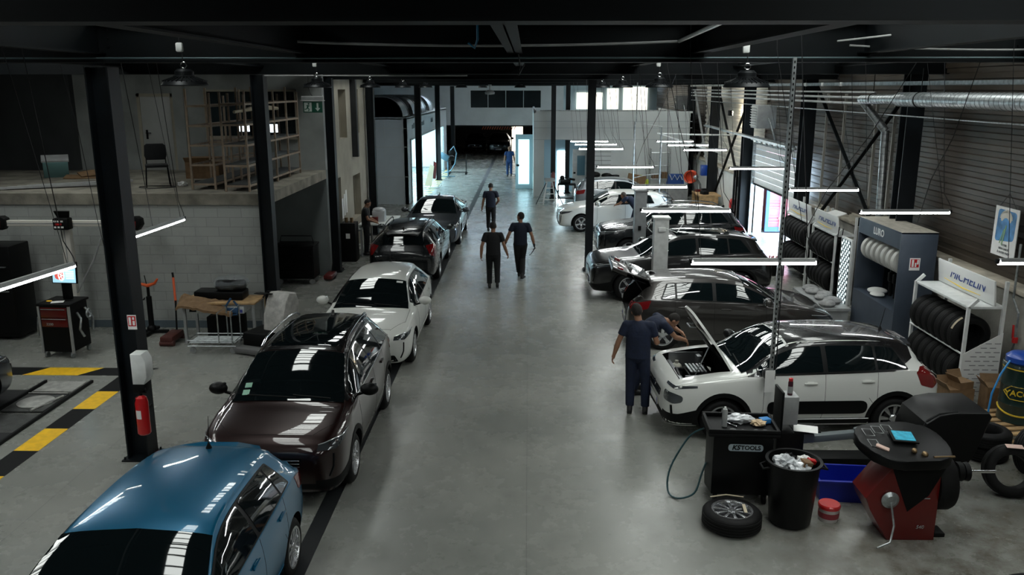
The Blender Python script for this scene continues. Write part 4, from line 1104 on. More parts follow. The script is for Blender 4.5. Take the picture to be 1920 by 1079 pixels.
def hand(b, w, d, pn, side, curl=.5, s=1.):
    # w wrist, d hand direction, pn palm normal, side towards the thumb
    d = d.normalized(); side = (side - d * side.dot(d)).normalized(); pn = (pn - d * pn.dot(d) - side * pn.dot(side)).normalized()
    R = M((( side.x, pn.x, d.x), (side.y, pn.y, d.y), (side.z, pn.z, d.z)))
    b.sph(w + d * .045 * s, 1, (.042 * s, .017 * s, .052 * s), R, 3)
    b.cyl(w - d * .02, w + d * .03, .026 * s, .032 * s, 12)
    for i, (o, L) in enumerate(((.031, .072), (.0105, .082), (-.0105, .076), (-.031, .06))):
        p = w + d * .078 * s + side * o * s; v = d + side * o * 2.2
        a = 0.
        for j, fr in enumerate((.45, .32, .26)):
            a += curl * (.75 + .08 * i)
            q = p + (v * cos(a) + pn * sin(a)).normalized() * L * fr * s
            limb(b, p, q, (.0088 - j * .0009) * s, (.0082 - j * .0009) * s, n=8); p = q
    p = w + d * .025 * s + side * .028 * s
    q = p + (d * .6 + side * .7 + pn * .35).normalized() * .042 * s; limb(b, p, q, .0115 * s, .0098 * s, n=8)
    q2 = q + (d * .9 + side * .15 + pn * .35).normalized() * .033 * s; limb(b, q, q2, .0098 * s, .008 * s, n=8)
BASE = dict(pel=(0, 0, .95), chest=(0, -.01, 1.26), neck=(0, 0, 1.47), head=(0, .02, 1.625), shL=(-.19, -.01, 1.42), shR=(.19, -.01, 1.42), elL=(-.26, -.03, 1.13), elR=(.26, -.03, 1.13),
            wrL=(-.29, .04, .88), wrR=(.29, .04, .88), hipL=(-.09, 0, .92), hipR=(.09, 0, .92), knL=(-.11, .02, .5), knR=(.11, .02, .5), anL=(-.12, -.02, .085), anR=(.12, -.02, .085), look=(0, 1, 0))
def person(label, loc, rz, pose, shirt=NAVY, trou=NAVY, hair=HAIRM, glove=False, curl=.45, size=1., vox=.0065, group=None, sleeve=.62, palmL=None, palmR=None, stout=1., cap=None):
    t = thing('person', label, 'person', loc, rz, group); t.scale = (size,) * 3
    J = {k_: V(v) for k_, v in {**BASE, **pose}.items()}
    sd = (J['shR'] - J['shL']).normalized(); sp = (J['neck'] - J['pel']).normalized(); fw = sp.cross(sd) * -1
    fw = sd.cross(sp) * -1
    hipd = (J['hipR'] - J['hipL']).normalized()
    def R3(z, x):
        z = z.normalized(); x = (x - z * x.dot(z)).normalized(); y = z.cross(x)
        return M(((x.x, y.x, z.x), (x.y, y.y, z.y), (x.z, y.z, z.z)))
    look = J['look'].normalized(); hup = ((J['head'] - J['neck']).normalized()); hup = (hup - look * hup.dot(look)).normalized() if abs(hup.dot(look)) < .95 else V((0, 0, 1))
    hx = look.cross(hup); RH = M(((hx.x, look.x, hup.x), (hx.y, look.y, hup.y), (hx.z, look.z, hup.z)))
    H = J['head']; HP = lambda x, y, z: H + hx * x + look * y + hup * z
    st = stout
    def torso(b, e, low=True):
        cd = (J['chest'] - J['pel']).normalized(); nd = (J['neck'] - J['chest']).normalized()
        b.sph(J['chest'] + nd * .03, 1, (.172 * st + e, .112 * st + e, .2 + e), R3(nd, sd), 3)
        b.sph(J['chest'] - cd * .17, 1, (.152 * st + e, .105 * st + e, .17 + e), R3(cd, sd), 3)
        for s_ in ('L', 'R'): limb(b, J['neck'] - nd * .045, J['sh' + s_] - nd * .012, .055 + e, .058 + e)
    b = B()
    torso(b, 0); b.sph(J['pel'], 1, (.165 * st, .115 * st, .13), R3(J['chest'] - J['pel'], hipd), 3)
    limb(b, J['neck'] - (J['neck'] - J['chest']).normalized() * .04, H - hup * .05, .06, .054)
    b.sph(HP(0, -.008, .02), 1, (.077, .098, .105), RH, 3); b.sph(HP(0, .025, -.045), 1, (.058, .068, .072), RH, 3)
    b.prism([(-.012, -.02), (.012, -.02), (0, .03)], .001, HP(0, .09, -.01), RH) if False else None
    limb(b, HP(0, .088, .015), HP(0, .108, -.022), .009, .013, n=8); b.sph(HP(.009, .102, -.024), .009); b.sph(HP(-.009, .102, -.024), .009)
    b.sph(HP(0, .088, .034), 1, (.045, .012, .01), RH); b.sph(HP(0, .092, -.058), 1, (.024, .01, .008), RH); b.sph(HP(0, .082, -.088), .022)
    for s_ in (-1, 1): b.sph(HP(s_ * .078, -.005, -.005), 1, (.012, .02, .032), RH, 2)
    for s_, k_ in (('L', -1), ('R', 1)):
        sh, el, wr_ = J['sh' + s_], J['el' + s_], J['wr' + s_]
        limb(b, sh, el, .052, .041); limb(b, el, el.lerp(wr_, .35), .042, .043); limb(b, el.lerp(wr_, .35), wr_, .043, .027)
        hp, kn, an = J['hip' + s_], J['kn' + s_], J['an' + s_]
        limb(b, hp, kn, .088, .058); limb(b, kn, kn.lerp(an, .35), .057, .056); limb(b, kn.lerp(an, .35), an, .056, .037)
        if not glove:
            d = J.get('hd' + s_, wr_ - el); pn = J.get('pn' + s_, V((-k_, 0, 0)) ); hand(b, wr_, d, pn, J.get('th' + s_, V((0, 1, .0))), curl)
    body = remesh_out(b, 'body', SKIN, t, vox)
    if glove:
        for s_, k_ in (('L', -1), ('R', 1)):
            b = B(); el, wr_ = J['el' + s_], J['wr' + s_]; d = J.get('hd' + s_, wr_ - el); hand(b, wr_, d, J.get('pn' + s_, V((-k_, 0, 0))), J.get('th' + s_, V((0, 1, 0))), curl, 1.06)
            b.cyl(wr_ - d.normalized() * .05, wr_, .036, .033); remesh_out(b, 'glove', GLOVE, t, vox)
    # T-shirt
    b = B(); torso(b, .013)
    lowp = J['pel'] + (J['chest'] - J['pel']) * -.12
    cd = (J['chest'] - J['pel']).normalized()
    bq = B(); n0 = len(b.bm.verts)
    vs = bmesh.ops.create_cone(b.bm, cap_ends=True, segments=28, radius1=1.05, radius2=1., depth=1)['verts']
    bmesh.ops.scale(b.bm, vec=V((.172 * st, .128 * st, (J['chest'] - J['pel']).length + .06)), verts=vs)
    b._xf(vs, (lowp + J['chest']) / 2, R3(cd, hipd)); bq.bm.free()
    for s_ in ('L', 'R'):
        sh, el = J['sh' + s_], J['el' + s_]; b.sph(sh, .068); b.cyl(sh, sh.lerp(el, sleeve), .068, .066, 18)
    b.cyl(J['neck'] - (J['neck'] - J['chest']).normalized() * .06, J['neck'] + (J['neck'] - J['chest']).normalized() * .0, .085, .07, 16)
    remesh_out(b, 'shirt', shirt, t, .011, 2)
    # trousers
    b = B(); b.sph(J['pel'] - V((0, 0, .0)), 1, (.176 * st, .13 * st, .15), R3(J['chest'] - J['pel'], hipd), 3)
    for s_ in ('L', 'R'):
        hp, kn, an = J['hip' + s_], J['kn' + s_], J['an' + s_]; e = kn.lerp(an, .93)
        limb(b, hp, kn, .104, .078); b.sph(kn, .078); b.cyl(kn, e, .078, .066, 18)
    remesh_out(b, 'trousers', trou, t, .012, 2)
    # pockets on the thighs
    for s_, k_ in (('L', -1), ('R', 1)):
        hp, kn, an = J['hip' + s_], J['kn' + s_], J['an' + s_]
        ft = J.get('toe' + s_, an + V((0, .17, -.05)))
        if ft.z < .03: ft.z = .035
        b = B(); hl = an + (an - ft).normalized() * .05; hl.z = min(hl.z, an.z) - .03; hl.z = max(hl.z, .045)
        dd = (ft - hl); m_ = hl + dd * .5
        limb(b, hl, m_ + V((0, 0, .008)), .042, .045); limb(b, m_, ft + V((0, 0, .008)), .045, .034); b.cyl(hl + V((0, 0, .0)), an + V((0, 0, .06)), .042, .046)
        b.box(hl.lerp(ft, .5) - V((0, 0, .026)), (.08, dd.length + .07, .022), R3(V((0, 0, 1)) if abs(dd.normalized().z) < .5 else dd.cross(sd), V((dd.y, -dd.x, 0))), .008)
        remesh_out(b, 'shoe', SHOE, t, .009, 2)
    # hair: a cap of the skull that leaves the face free
    b = B(); b.sph(HP(0, -.016, .026), 1, (.084, .100, .108), RH, 3)
    bm = b.bm
    kill = [v for v in bm.verts if ((v.co - H).dot(look) > .035 and (v.co - H).dot(hup) < .075) or (v.co - H).dot(hup) < -.055 or ((v.co - H).dot(look) > -.01 and (v.co - H).dot(hup) < .0)]
    bmesh.ops.delete(bm, geom=kill, context='VERTS')
    ex = bmesh.ops.extrude_face_region(bm, geom=bm.faces[:], use_keep_orig=True)
    for q in ex['geom']:
        if isinstance(q, bmesh.types.BMVert): q.co = H + (q.co - H) * .92
    b.out('hair', cap or hair, t)
    for s_ in (-1, 1):
        b = B(); b.sph(HP(s_ * .031, .079, .012), 1, (.014, .01, .009), RH, 2); b.out('eye', mat('eye_white', (.6, .58, .55), .2), t)
    return t
def walk(l=.22, arm=.1, **kw):
    p = dict(knL=(-.1, .16, .52), anL=(-.1, l, .1), toeL=(-.11, l + .19, .05), knR=(.1, .02, .5), anR=(.1, -l, .16), toeR=(.1, -l + .14, .045),
             elL=(-.27, -.08, 1.14), wrL=(-.3, -.06 - arm, .89), elR=(.27, -.03, 1.13), wrR=(.31, .05 + arm, .9))
    p.update(kw); return p
person('man in navy T-shirt seen from behind beside the open bonnet', (1.74, 12.7, 0), radians(-8), dict(head=(-.04, .04, 1.62), look=(-.25, 1, -.1), elL=(-.30, -.02, 1.15), wrL=(-.37, .02, .90),
       elR=(.28, .02, 1.14), wrR=(.30, .26, 1.08), thR=(0, .2, 1), anL=(-.1, -.04, .085), anR=(.14, -.04, .085), knL=(-.1, .02, .5), knR=(.13, .0, .5)), size=1.02, stout=1.08)
person('man in black T-shirt and trousers walking away, nearest of the three in the aisle', (-.88, 21.1, 0), radians(3), walk(.08, .06, head=(.0, .03, 1.62), look=(.25, 1, -.25), elL=(-.29, -.06, 1.14), wrL=(-.31, -.03, .88), elR=(.28, -.04, 1.14), wrR=(.36, .08, .90)), BLKC, BLKC, stout=1.03)
pb = person('man in dark T-shirt and black gloves walking away with a tool in his hand', (-.2, 22.4, 0), radians(2), walk(.16, .06, look=(-.8, .7, -.1), knR=(.06, .1, .52), anR=(.05, -.16, .1), anL=(-.03, .16, .1), knL=(-.07, .12, .51), toeL=(-.03, .34, .05),
       elL=(-.31, -.05, 1.16), wrL=(-.40, .02, .93), elR=(.30, -.03, 1.13), wrR=(.36, .05, .88)), mat('midnight_cloth', (.006, .01, .025), .85), BLKC, glove=True, curl=.6, size=1.03)
b = B(); b.tube([(.40, .10, .80), (.38, .13, .78), (.28, .20, .62), (.24, .22, .60)], .012, 8); o = b.out('tool', SATIN, None); o.location = (-.2, 22.4, 0); tag(o, 'short dark hand tool held by the gloved walking man', 'tool')
person('man in dark clothes walking farthest ahead in the aisle, one elbow bent', (-1.33, 29.9, 0), radians(-2), walk(.14, .04, head=(0, .05, 1.62), look=(0, 1, -.5), elR=(.29, -.06, 1.16), wrR=(.18, .1, .98), elL=(-.26, 0, 1.13), wrL=(-.31, .03, .86)), MATS['midnight_cloth'], BLKC)
person('mechanic in navy T-shirt bending over the engine of the white crossover', (1.97, 13.62, 0), radians(-78), dict(pel=(0, -.12, .93), chest=(0, .12, 1.17), neck=(0, .33, 1.27), head=(.02, .48, 1.24), shL=(-.19, .27, 1.27), shR=(.19, .27, 1.22),
       elL=(-.26, .52, 1.1), elR=(.27, .44, 1.02), wrL=(-.12, .70, .98), wrR=(.16, .66, .93), hipL=(-.09, -.12, .9), hipR=(.09, -.12, .9), knL=(-.12, .0, .48), knR=(.12, -.08, .48), anL=(-.13, -.08, .085), anR=(.13, -.22, .085),
       look=(.1, .5, -.85), hdL=(.5, .5, -.6), hdR=(-.2, .6, -.7), thL=(1, 0, .3), thR=(-1, 0, .3), pnL=(0, -.3, -1), pnR=(0, -.3, -1)), NAVY, NAVY, size=1.0)
person('mechanic in navy shirt leaning into the door of the far white hatchback', (3.75, 29.55, 0), radians(55), dict(pel=(0, -.1, .93), chest=(0, .12, 1.17), neck=(0, .32, 1.29), head=(0, .46, 1.33), shL=(-.19, .26, 1.28), shR=(.19, .26, 1.26),
       elL=(-.27, .45, 1.08), elR=(.26, .46, 1.06), wrL=(-.22, .62, 1.02), wrR=(.2, .62, 1.0), hipL=(-.09, -.1, .9), hipR=(.09, -.1, .9), knL=(-.12, .02, .48), knR=(.12, -.06, .48), anL=(-.13, -.05, .085), anR=(.13, -.2, .085),
       look=(0, .85, -.5), hdL=(.2, .8, -.3), hdR=(-.2, .8, -.3), thL=(1, 0, .3), thR=(-1, 0, .3)), NAVY, NAVY, hair=GREYH, vox=.009)
person('man in dark work clothes standing at the bench by the side building', (-4.98, 25.6, 0), radians(-80), dict(head=(0, .07, 1.6), look=(.1, .8, -.5), elL=(-.24, .06, 1.14), wrL=(-.14, .28, 1.04), elR=(.24, .06, 1.14), wrR=(.14, .3, 1.03), thL=(1, 0, .3), thR=(-1, 0, .3)), BLKC, BLKC, vox=.009)
person('bald man in blue overalls walking away near the open aqua door', (-1.09, 49.1, 0), radians(4), walk(.08, .05, look=(.1, 1, 0)), BLUEC, BLUEC, hair=SKIN, vox=.01)
# ------------------------------------------------------------------ hanging LED tube lamps
def swag(p, q, sag, n=10):
    p, q = V(p), V(q)
    return [p.lerp(q, i / n) - V((0, 0, sag * 4 * (i / n) * (1 - i / n))) for i in range(n + 1)]
HOUS = mat('lamp_housing', (.3, .31, .31), .45, .3)
def tube_lamp(p, q, label, group=None, zc=6.6, cab=True, style=0):
    p, q = V(p), V(q); m = (p + q) / 2; ang = atan2(q.y - p.y, q.x - p.x); L = (q - p).length
    t = thing('tube_lamp', label, 'lamp', tuple(m), ang)
    b = B(); b.prism([(-.034, .005), (-.022, .05), (.022, .05), (.034, .005)], L - .04, (-L / 2 + .02, 0, 0), (pi / 2, 0, pi / 2)); h = b.out('housing', HOUS, t)
    b = B(); b.tube([(-L / 2, 0, -.008), (L / 2, 0, -.008)], .026, 12); b.out('led_tube', TUBEM, t)
    for s_ in (-1, 1):
        b = B(); b.box((s_ * (L / 2 + .012), 0, .012), (.035, .062, .062), None, .01); b.out('end_cap', BLACK, t)
    if cab:
        z = zc - m.z
        for s_, dx in ((-1, -.25), (1, -.55)):
            x0 = s_ * (L / 2 - .12)
            b = B(); b.tube([(x0, 0, .05), (x0 + dx * .1, 0, .3), (x0 + dx, .05, z * .7), (x0 + dx * 1.1, .05, z)], .004, 5); b.out('suspension_cable', CABLE, t)
        b = B()
        x0 = L / 2 + .01
        b.tube([(x0, 0, .03)] + [(x0 + .06 * sin(i / 8 * pi) - .15 * i / 8, 0, .05 + .28 * (i / 8) ** 2) for i in range(1, 9)] + [(x0 - .5, .06, z)], .006, 6); b.out('power_cable', CABLE, t)
    return t
TL = [((2.07, 10.49), (3.65, 10.52), 'long glowing tube lamp hanging over the near side of the white crossover'),
      ((2.04, 15.1), (3.64, 15.13), 'glowing tube lamp over the gap behind the white crossover, aisle side'),
      ((5.89, 14.97), (7.48, 15.0), 'glowing tube lamp hanging before the grey reel cabinet'),
      ((5.65, 18.34), (7.15, 18.37), 'glowing tube lamp above the two left tyre racks'),
      ((2.32, 18.88), (3.55, 18.91), 'glowing tube lamp just above the nearer grey lift post'),
      ((1.93, 23.69), (3.49, 23.72), 'glowing tube lamp beyond the free-standing column, over the far lift post'),
      ((5.51, 23.28), (7.02, 23.31), 'glowing tube lamp crossing the white roller door'),
      ((5.95, 10.56), (7.5, 10.59), 'glowing tube lamp cut off by the right edge beneath the poster'),
      ((1.75, 35.23), (3.29, 35.26), 'highest of the three stacked tube lamps in front of the white cabin'),
      ((1.83, 33.3), (3.44, 33.33), 'middle of the three stacked tube lamps in front of the white cabin'),
      ((1.84, 30.87), (3.43, 30.9), 'lowest of the three stacked tube lamps in front of the white cabin'),
      ((5.31, 35.3), (6.8, 35.33), 'highest of three tube lamps near the right end of the white cabin'),
      ((5.37, 32.98), (6.94, 33.01), 'middle of three tube lamps near the right end of the white cabin'),
      ((5.53, 30.4), (7.05, 30.43), 'lowest of three tube lamps near the right end of the white cabin')]
for a, c_, l in TL: tube_lamp((*a, 2.9), (*c_, 2.9), l)
tube_lamp((-5.86, 12.15, 2.9), (-5.79, 13.95, 2.9), 'slanting tube lamp in front of the pale block wall, right of the near column')
tube_lamp((-5.86, 8.5, 2.9), (-5.64, 10.15, 2.9), 'slanting tube lamp cut off by the left edge over the alignment ramp')

# high-bay pendants, unlit
SHADE = mat('pendant_shade', (.012, .014, .016), .4, .4)
def pendant(loc, label, s=1.):
    t = thing('pendant_lamp', label, 'lamp', loc)
    b = B(); b.lathe([(.27, 0), (.275, .012), (.25, .055), (.17, .085), (.13, .09), (.13, .12), (.11, .125), (.11, .17), (.075, .2), (0, .2)], n=36); b.lathe([(.262, .004), (.24, .05), (.16, .078), (0, .078)], n=36)
    for i in range(28):
        a = 2 * pi * i / 28; b.bar((.13 * cos(a), .13 * sin(a), .095), (.255 * cos(a), .255 * sin(a), .05), .01, .03)
    b.out('lamp_shade', SHADE, t)
    b = B(); b.tube([(.035 * cos(a), 0, .245 + .035 * sin(a)) for a in [2 * pi * i / 16 for i in range(16)]], .008, 8, True); b.out('hanging_ring', CHROME, t)
    b = B(); b.box((-.03, 0, .45), (.085, .06, .11), None, .02); b.out('driver_box', WHITEP, t)
    b = B(); b.tube([(0, 0, .28), (-.01, 0, .4), (-.03, 0, .5), (-.02, 0, 1.53)], .006, 6); b.out('power_cable', CABLE, t)
    return t
PL = [((-4.15, 10.4), 'unlit pendant lamp hanging nearest, above the mezzanine chair and shelving'), ((-4.15, 16.95), 'unlit pendant lamp beside the green exit sign'),
      ((-4.2, 22.9), 'unlit pendant lamp before the fourth left column'), ((-4.2, 28.9), 'unlit pendant lamp over the near corner of the spray booth'), ((-4.15, 34.9), 'small unlit pendant lamp over the duct hoods'),
      ((2.6, 10.4), 'large unlit pendant lamp over the white crossover'), ((2.55, 16.95), 'unlit pendant lamp over the bronze grey hatchback'), ((2.48, 22.9), 'unlit pendant lamp just right of the free-standing column'),
      ((2.45, 28.9), 'small unlit pendant lamp partly behind the free-standing column'), ((-.4, 41.), 'small unlit pendant lamp over the end of the aisle'), ((-2.6, 49.), 'tiny unlit pendant lamp left of the ceiling projector'), ((-3.1, 40.), 'small unlit pendant lamp above the aisle left of centre')]
t0 = None
for (x, y), l in PL:
    if t0 is None: t0 = pendant((x, y, 5.07), l)
    else: dup(t0, (x, y, 5.05), None, l)
# grey fan-shaped device hanging far above the aisle
t = thing('ceiling_heater', 'pale round device hanging from the ceiling far down the aisle', 'heater', (-1.7, 38, 4.75))
b = B(); b.lathe([(0, 0), (.2, .02), (.22, .1), (.12, .2), (0, .22)], n=24); b.out('heater_body', GREYP, t)
b = B(); b.cyl((0, 0, .2), (0, 0, 1.85), .03); b.cyl((0, 0, .38), (0, 0, .46), .09, .06); b.out('hanger', GREYP, t)

# conduits and cables under the roof
def pipe(name, pts, r, m, label, cat='pipe', group=None, n=8):
    b = B(); b.tube(pts, r, n); return tag(b.out(name, m), label, cat, group)
pipe('conduit', swag((-2.87, 10.72, 5.6), (1.83, 10.72, 5.6), .05, 16), .016, GREYP, 'pale sagging conduit strung across the nearest roof beam')
pipe('conduit', [(1.83, 10.7, 5.6), (1.46, 6.0, 5.55)], .022, WHITEP, 'white conduit running up the roof beam toward the camera, top right of centre')
pipe('conduit', swag((3.9, 10.72, 5.55), (6.1, 10.72, 5.5), .02), .012, GREYP, 'thin pale conduit across the nearest roof beam at the right')
pipe('conduit', [(3.75, 10.72, 5.6), (4.3, 9.9, 5.65), (7.6, 6.2, 5.8)], .012, GREYP, 'thin conduit slanting along the roof beam at the upper right')
pipe('conduit', [(-14, 10.70, 5.405), (8, 10.70, 5.405)], .011, mat('dull_steel', (.08, .12, .13), .5, .5), 'thin dark steel rod along the lower flange of the nearest beam', 'rod')
pipe('conduit', [(-5.2, 17.0, 5.28), (-1.2, 17.0, 5.28)], .014, GREYP, 'pale conduit under the second roof beam near the exit sign')
pipe('hose', [(-.5, 8.5, 6.6), (-.49, 8.4, 5.5), (-.52, 8.4, 5.42), (-.58, 8.4, 5.47)], .012, mat('blue_hose', (.03, .22, .42), .4), 'short blue hose end hanging from the roof at the top centre', 'hose')
pipe('cable', swag((-.15, 10.6, 5.6), (-.1, 10.6, 5.3), .0) + [V((-.12, 10.6, 5.2)), V((-.05, 10.6, 5.33))], .007, CABLE, 'loose black cable dangling at the middle of the nearest beam', 'cable')
for (x0, y0, x1, y1, z1, l) in ((-7.6, 14.0, -7.3, 14.2, 2.2, 'thin cable hanging in front of the mezzanine, left of the chair'), (-6.6, 14.0, -6.35, 14.0, 2.75, 'thin cable hanging in front of the mezzanine door'),
                                (-9.3, 13, -8.9, 13.0, 2.7, 'thin cable hanging over the dark left part of the mezzanine'), (5.3, 12.0, 4.1, 12.4, 3.0, 'black cable hanging down before the roller door'), (5.9, 11.5, 5.5, 11.9, 3.2, 'black cable slanting past the X bracing'),
                                (7.0, 10.9, 7.05, 10.9, 2.0, 'black cable hanging at the right edge beside the poster'), (2.3, 14.5, 3.0, 15., 3.0, 'black cable slanting down between the lamps over the right bays'),
                                (3.0, 19, 3.35, 20., 1.75, 'long black cable reaching down to the dark SUV roof'), (3.4, 20, 3.0, 23.6, 3.0, 'cable crossing before the white cabin'), (1.6, 24, 2.0, 29, 3.0, 'cable slanting from the ceiling beside the column')):
    pipe('cable', [(x0, y0, 6.6), (x0, y0, 5.4), (x0 * .6 + x1 * .4, y0 * .6 + y1 * .4, 4.4), (x0 * .2 + x1 * .8 , y0 * .2 + y1 * .8, z1 + .6), (x1, y1, z1)], .006, CABLE, l, 'cable', n=5)

# along the right wall: tray, pipes, spiral duct, bracing, heaters
b = B(); b.bx(7.45, 7.47, 8, 40, 5.1, 5.17); b.bx(7.57, 7.59, 8, 40, 5.1, 5.17); b.bx(7.45, 7.59, 8, 40, 5.095, 5.105)
tag(b.out('cable_tray', STEEL), 'perforated steel cable tray running high along the right wall', 'cable tray')
for i, (z, r, l) in enumerate(((4.95, .022, 'highest pale pipe along the right wall, right under the cable tray'), (4.83, .028, 'second pale pipe from the top along the right wall'), (4.7, .028, 'third pale pipe from the top along the right wall'), (4.5, .014, 'thin lowest conduit running along the right wall below the spiral duct'))):
    pipe('wall_pipe', [(7.52, y, z) for y in ((8, 24, 40) if i == 3 else (18.9, 28, 40))], r, GREYP if i != 3 else STEEL, l)
for y in (23.4, 22.1, 20.8):
    b = B(); b.box((7.44, y, 5.13), (.05, .09, .09), None, .01); tag(b.out('junction_box', WHITEP), {23.4: 'white junction box farthest along the cable tray', 22.1: 'small white junction box in the middle of the cable tray', 20.8: 'white junction box nearest on the cable tray above the duct end'}[y], 'box')
t = thing('spiral_duct', 'large galvanised spiral duct running along the right wall and dropping down it', 'duct', (7.2, 0, 0))
def spiral(pts, r, name, par):
    b = B(); b.tube(pts, r, 24); o = b.out(name, STEEL, par)
    P = [V(p) for p in pts]; b = B()
    for a, c_ in zip(P, P[1:]):
        L = (c_ - a).length; d = (c_ - a) / L; q = d.to_track_quat('Z', 'Y').to_matrix()
        for i in range(int(L / .14)):
            p = a + d * (.07 + i * .14); b.lathe([(r, -.004), (r + .004, 0), (r, .004)], p, q, n=20)
    b.out('spiral_seam', mat('seam_dark', (.12, .14, .15), .5, .6), o); return o
spiral([(0, 8, 4.86), (0, 16.9, 4.83)], .135, 'main_duct', t)
spiral([(0, 16.9, 4.83), (0, 18.8, 4.80)], .095, 'reduced_duct', t)
spiral([(0, 18.8, 4.8), (.45, 18.5, 4.15)], .085, 'elbow_duct', t)
spiral([(.45, 18.5, 4.15), (.52, 18.5, 1.9)], .085, 'drop_duct', t)
for y in (12.3, 16.0, 18.2):
    b = B(); r = .14 if y < 16.9 else .1
    b.tube([((r) * cos(a), y, 4.83 + r * sin(a)) for a in [2 * pi * i / 20 for i in range(20)]], .01, 6, True); b.tube([(0, y, 4.97), (0, y, 5.4)], .008, 6); b.out('duct_strap', BLACK, t)
def braces(y0, y1, zl, zh, label, m=BEAMM, x=7.86):
    t = thing('cross_bracing', label, 'bracing', (x, 0, 0))
    for a, c_ in (((0, y0, zl), (0, y1, zh)), ((.05, y1, zl), (.05, y0, zh))):
        b = B(); b.bar(a, c_, .09, .03); b.out('brace', m, t)
    return t
braces(23.9, 17.85, .95, 5.1, 'dark steel X bracing on the cladding between duct and roller door')
braces(30.8, 35.8, .8, 4.9, 'dark X bracing on the pale wall beyond the roller door')
braces(36.3, 41.0, .8, 4.9, 'farthest X bracing, next to the right end of the white cabin', GREYP)
for i, y in enumerate((18.9, 19.9, 21.9, 23.2)):
    b = B(); b.bx(7.98, 8.04, y, y + .05, 1.86, 4.9); tag(b.out('wall_rail', mat('pale_rail', (.3, .29, .26), .6)), ('pale vertical rail right of the drop duct', 'pale vertical rail behind the X bracing, nearer of two', 'pale vertical rail behind the X bracing, farther of two', 'pale vertical rail beside the column of the roller door')[i], 'rail')
for loc, l, s in (((7.4, 27.0, 3.8), 'white louvred unit heater above the roller door', 1.), ((7.45, 42.2, 4.02), 'small far louvred unit heater high above the cabin end', .9)):
    t = thing('unit_heater', l, 'heater', loc); t.scale = (s,) * 3
    b = B(); b.bx(-.25, .35, 0, .75, 0, .72, bev=.02); b.out('heater_case', GREYP, t)
    b = B()
    for i in range(8): b.box((-.27, .36, .08 + i * .08), (.06, .66, .012), (0, .5, 0))
    b.out('louvre', WHITEP, t)
    b = B(); b.tube([(.1, -.0, .3), (.1, -.25, .2), (.2, -.4, -.2), (.3, -.3, -.5)], .03); b.out('flex_hose', STEEL, t)
b = B(); b.bar((7.2, 23.8, 3.45), (7.0, 34, 3.6), .16, .06); tag(b.out('door_header_beam', STEEL), 'grey steel header beam above the roller door springs', 'beam')
# lit flood light up on the pale wall
t = thing('flood_light', 'small bright flood light shining on the pale wall beyond the door', 'lamp', (7.75, 33.2, 4.1))
b = B(); b.box((0, 0, 0), (.12, .3, .2), None, .02); b.out('lamp_case', BLACK, t)
b = B(); b.box((.065, 0, 0), (.01, .26, .16)); b.out('lamp_glass', em('warm_flood', (1., .86, .62), 60), t)

# exit sign
t = thing('exit_sign', 'green and white emergency exit sign with running man and arrow', 'sign', (-4.9, 19.5, 4.62))
b = B(); b.box((0, 0, .2), (.5, .07, .09), None, .01); b.out('sign_lamp_box', GREYP, t)
b = B(); b.box((0, 0, .145), (.54, .1, .012)); b.out('sign_rail', WHITEP, t)
b = B(); b.box((0, 0, 0), (.44, .02, .25), None, .004); b.out('sign_plate', mat('exit_green', (.012, .10, .06), .3), t)
ws = mat('sign_white', (.62, .7, .66), .4)
b = B(); b.box((-.11, -.013, 0), (.17, .005, .2)); b.out('pictogram_field', ws, t)
g = MATS['exit_green']; b = B()
b.sph((-.09, -.018, .072), .02, (1, .3, 1)); b.bar((-.10, -.018, .045), (-.12, -.018, -.02), .006, .035); b.bar((-.12, -.018, -.02), (-.08, -.018, -.05), .006, .02); b.bar((-.08, -.018, -.05), (-.1, -.018, -.09), .006, .02); b.bar((-.12, -.018, -.02), (-.16, -.018, -.05), .006, .02); b.bar((-.16, -.018, -.05), (-.185, -.018, -.045), .006, .02); b.bar((-.1, -.018, .04), (-.06, -.018, .02), .006, .014); b.bar((-.1, -.018, .04), (-.15, -.018, .03), .006, .014)
b.out('running_figure', g, t)
b = B(); b.prism([(.09, .09), (.13, .09), (.13, -.02), (.17, -.02), (.11, -.09), (.05, -.02), (.09, -.02)], .004, (0, -.012, 0), (pi / 2, 0, 0)); b.out('arrow', ws, t)
b = B(); b.tube([(0, 0, .24), (-.05, 0, .33), (-.08, 0, .45), (-.08, 0, 1.98)], .009, 6); b.out('power_cable', CABLE, t)

# lifts
def lift(loc, h, m, label, white=False):
    t = thing('lift_post', label, 'vehicle lift', loc)
    b = B(); b.prism([(-.16, -.14), (.16, -.14), (.16, .14), (.08, .14), (.08, -.02), (-.08, -.02), (-.08, .14), (-.16, .14)], h, bev=.008); b.out('post', m, t)
    b = B(); b.bx(-.3, .3, -.3, .3, 0, .03); b.out('base_plate', m, t)
    b = B(); b.bx(-.19, .19, -.17, .17, h, h + .05, bev=.01); b.out('top_cap', m, t)
    b = B(); b.bx(-.07, .07, .0, .18, .3, .9, bev=.01); c_ = b.out('carriage', GREYP, t)
    b = B(); b.bar((0, .12, .35), (-.7, .9, .2), .08, .1); b.bar((0, .12, .35), (.7, .9, .2), .08, .1); b.out('lift_arm', GREYP, c_)
    if white:
        b = B(); b.tube([(-.2, -.05, h - .3), (-.3, -.08, h - .2), (-.25, -.05, h - .08), (-.1, 0, h - .1), (.0, -.15, h - .2)], .008); b.tube([(.1, -.15, h - .2), (.35, -.1, h - .3), (.5, 0, h - .1), (.45, .1, h + .02)], .008); b.out('white_cable', WHITEP, t)
        b = B(); b.box((-.0, -.17, h - .22), (.16, .05, .09), None, .01); b.out('cable_box', WHITEP, t)
    else:
        b = B(); b.bx(-.06, .02, -.17, -.14, 1.2, 1.32); b.out('switch', BLACK, t)
    return t
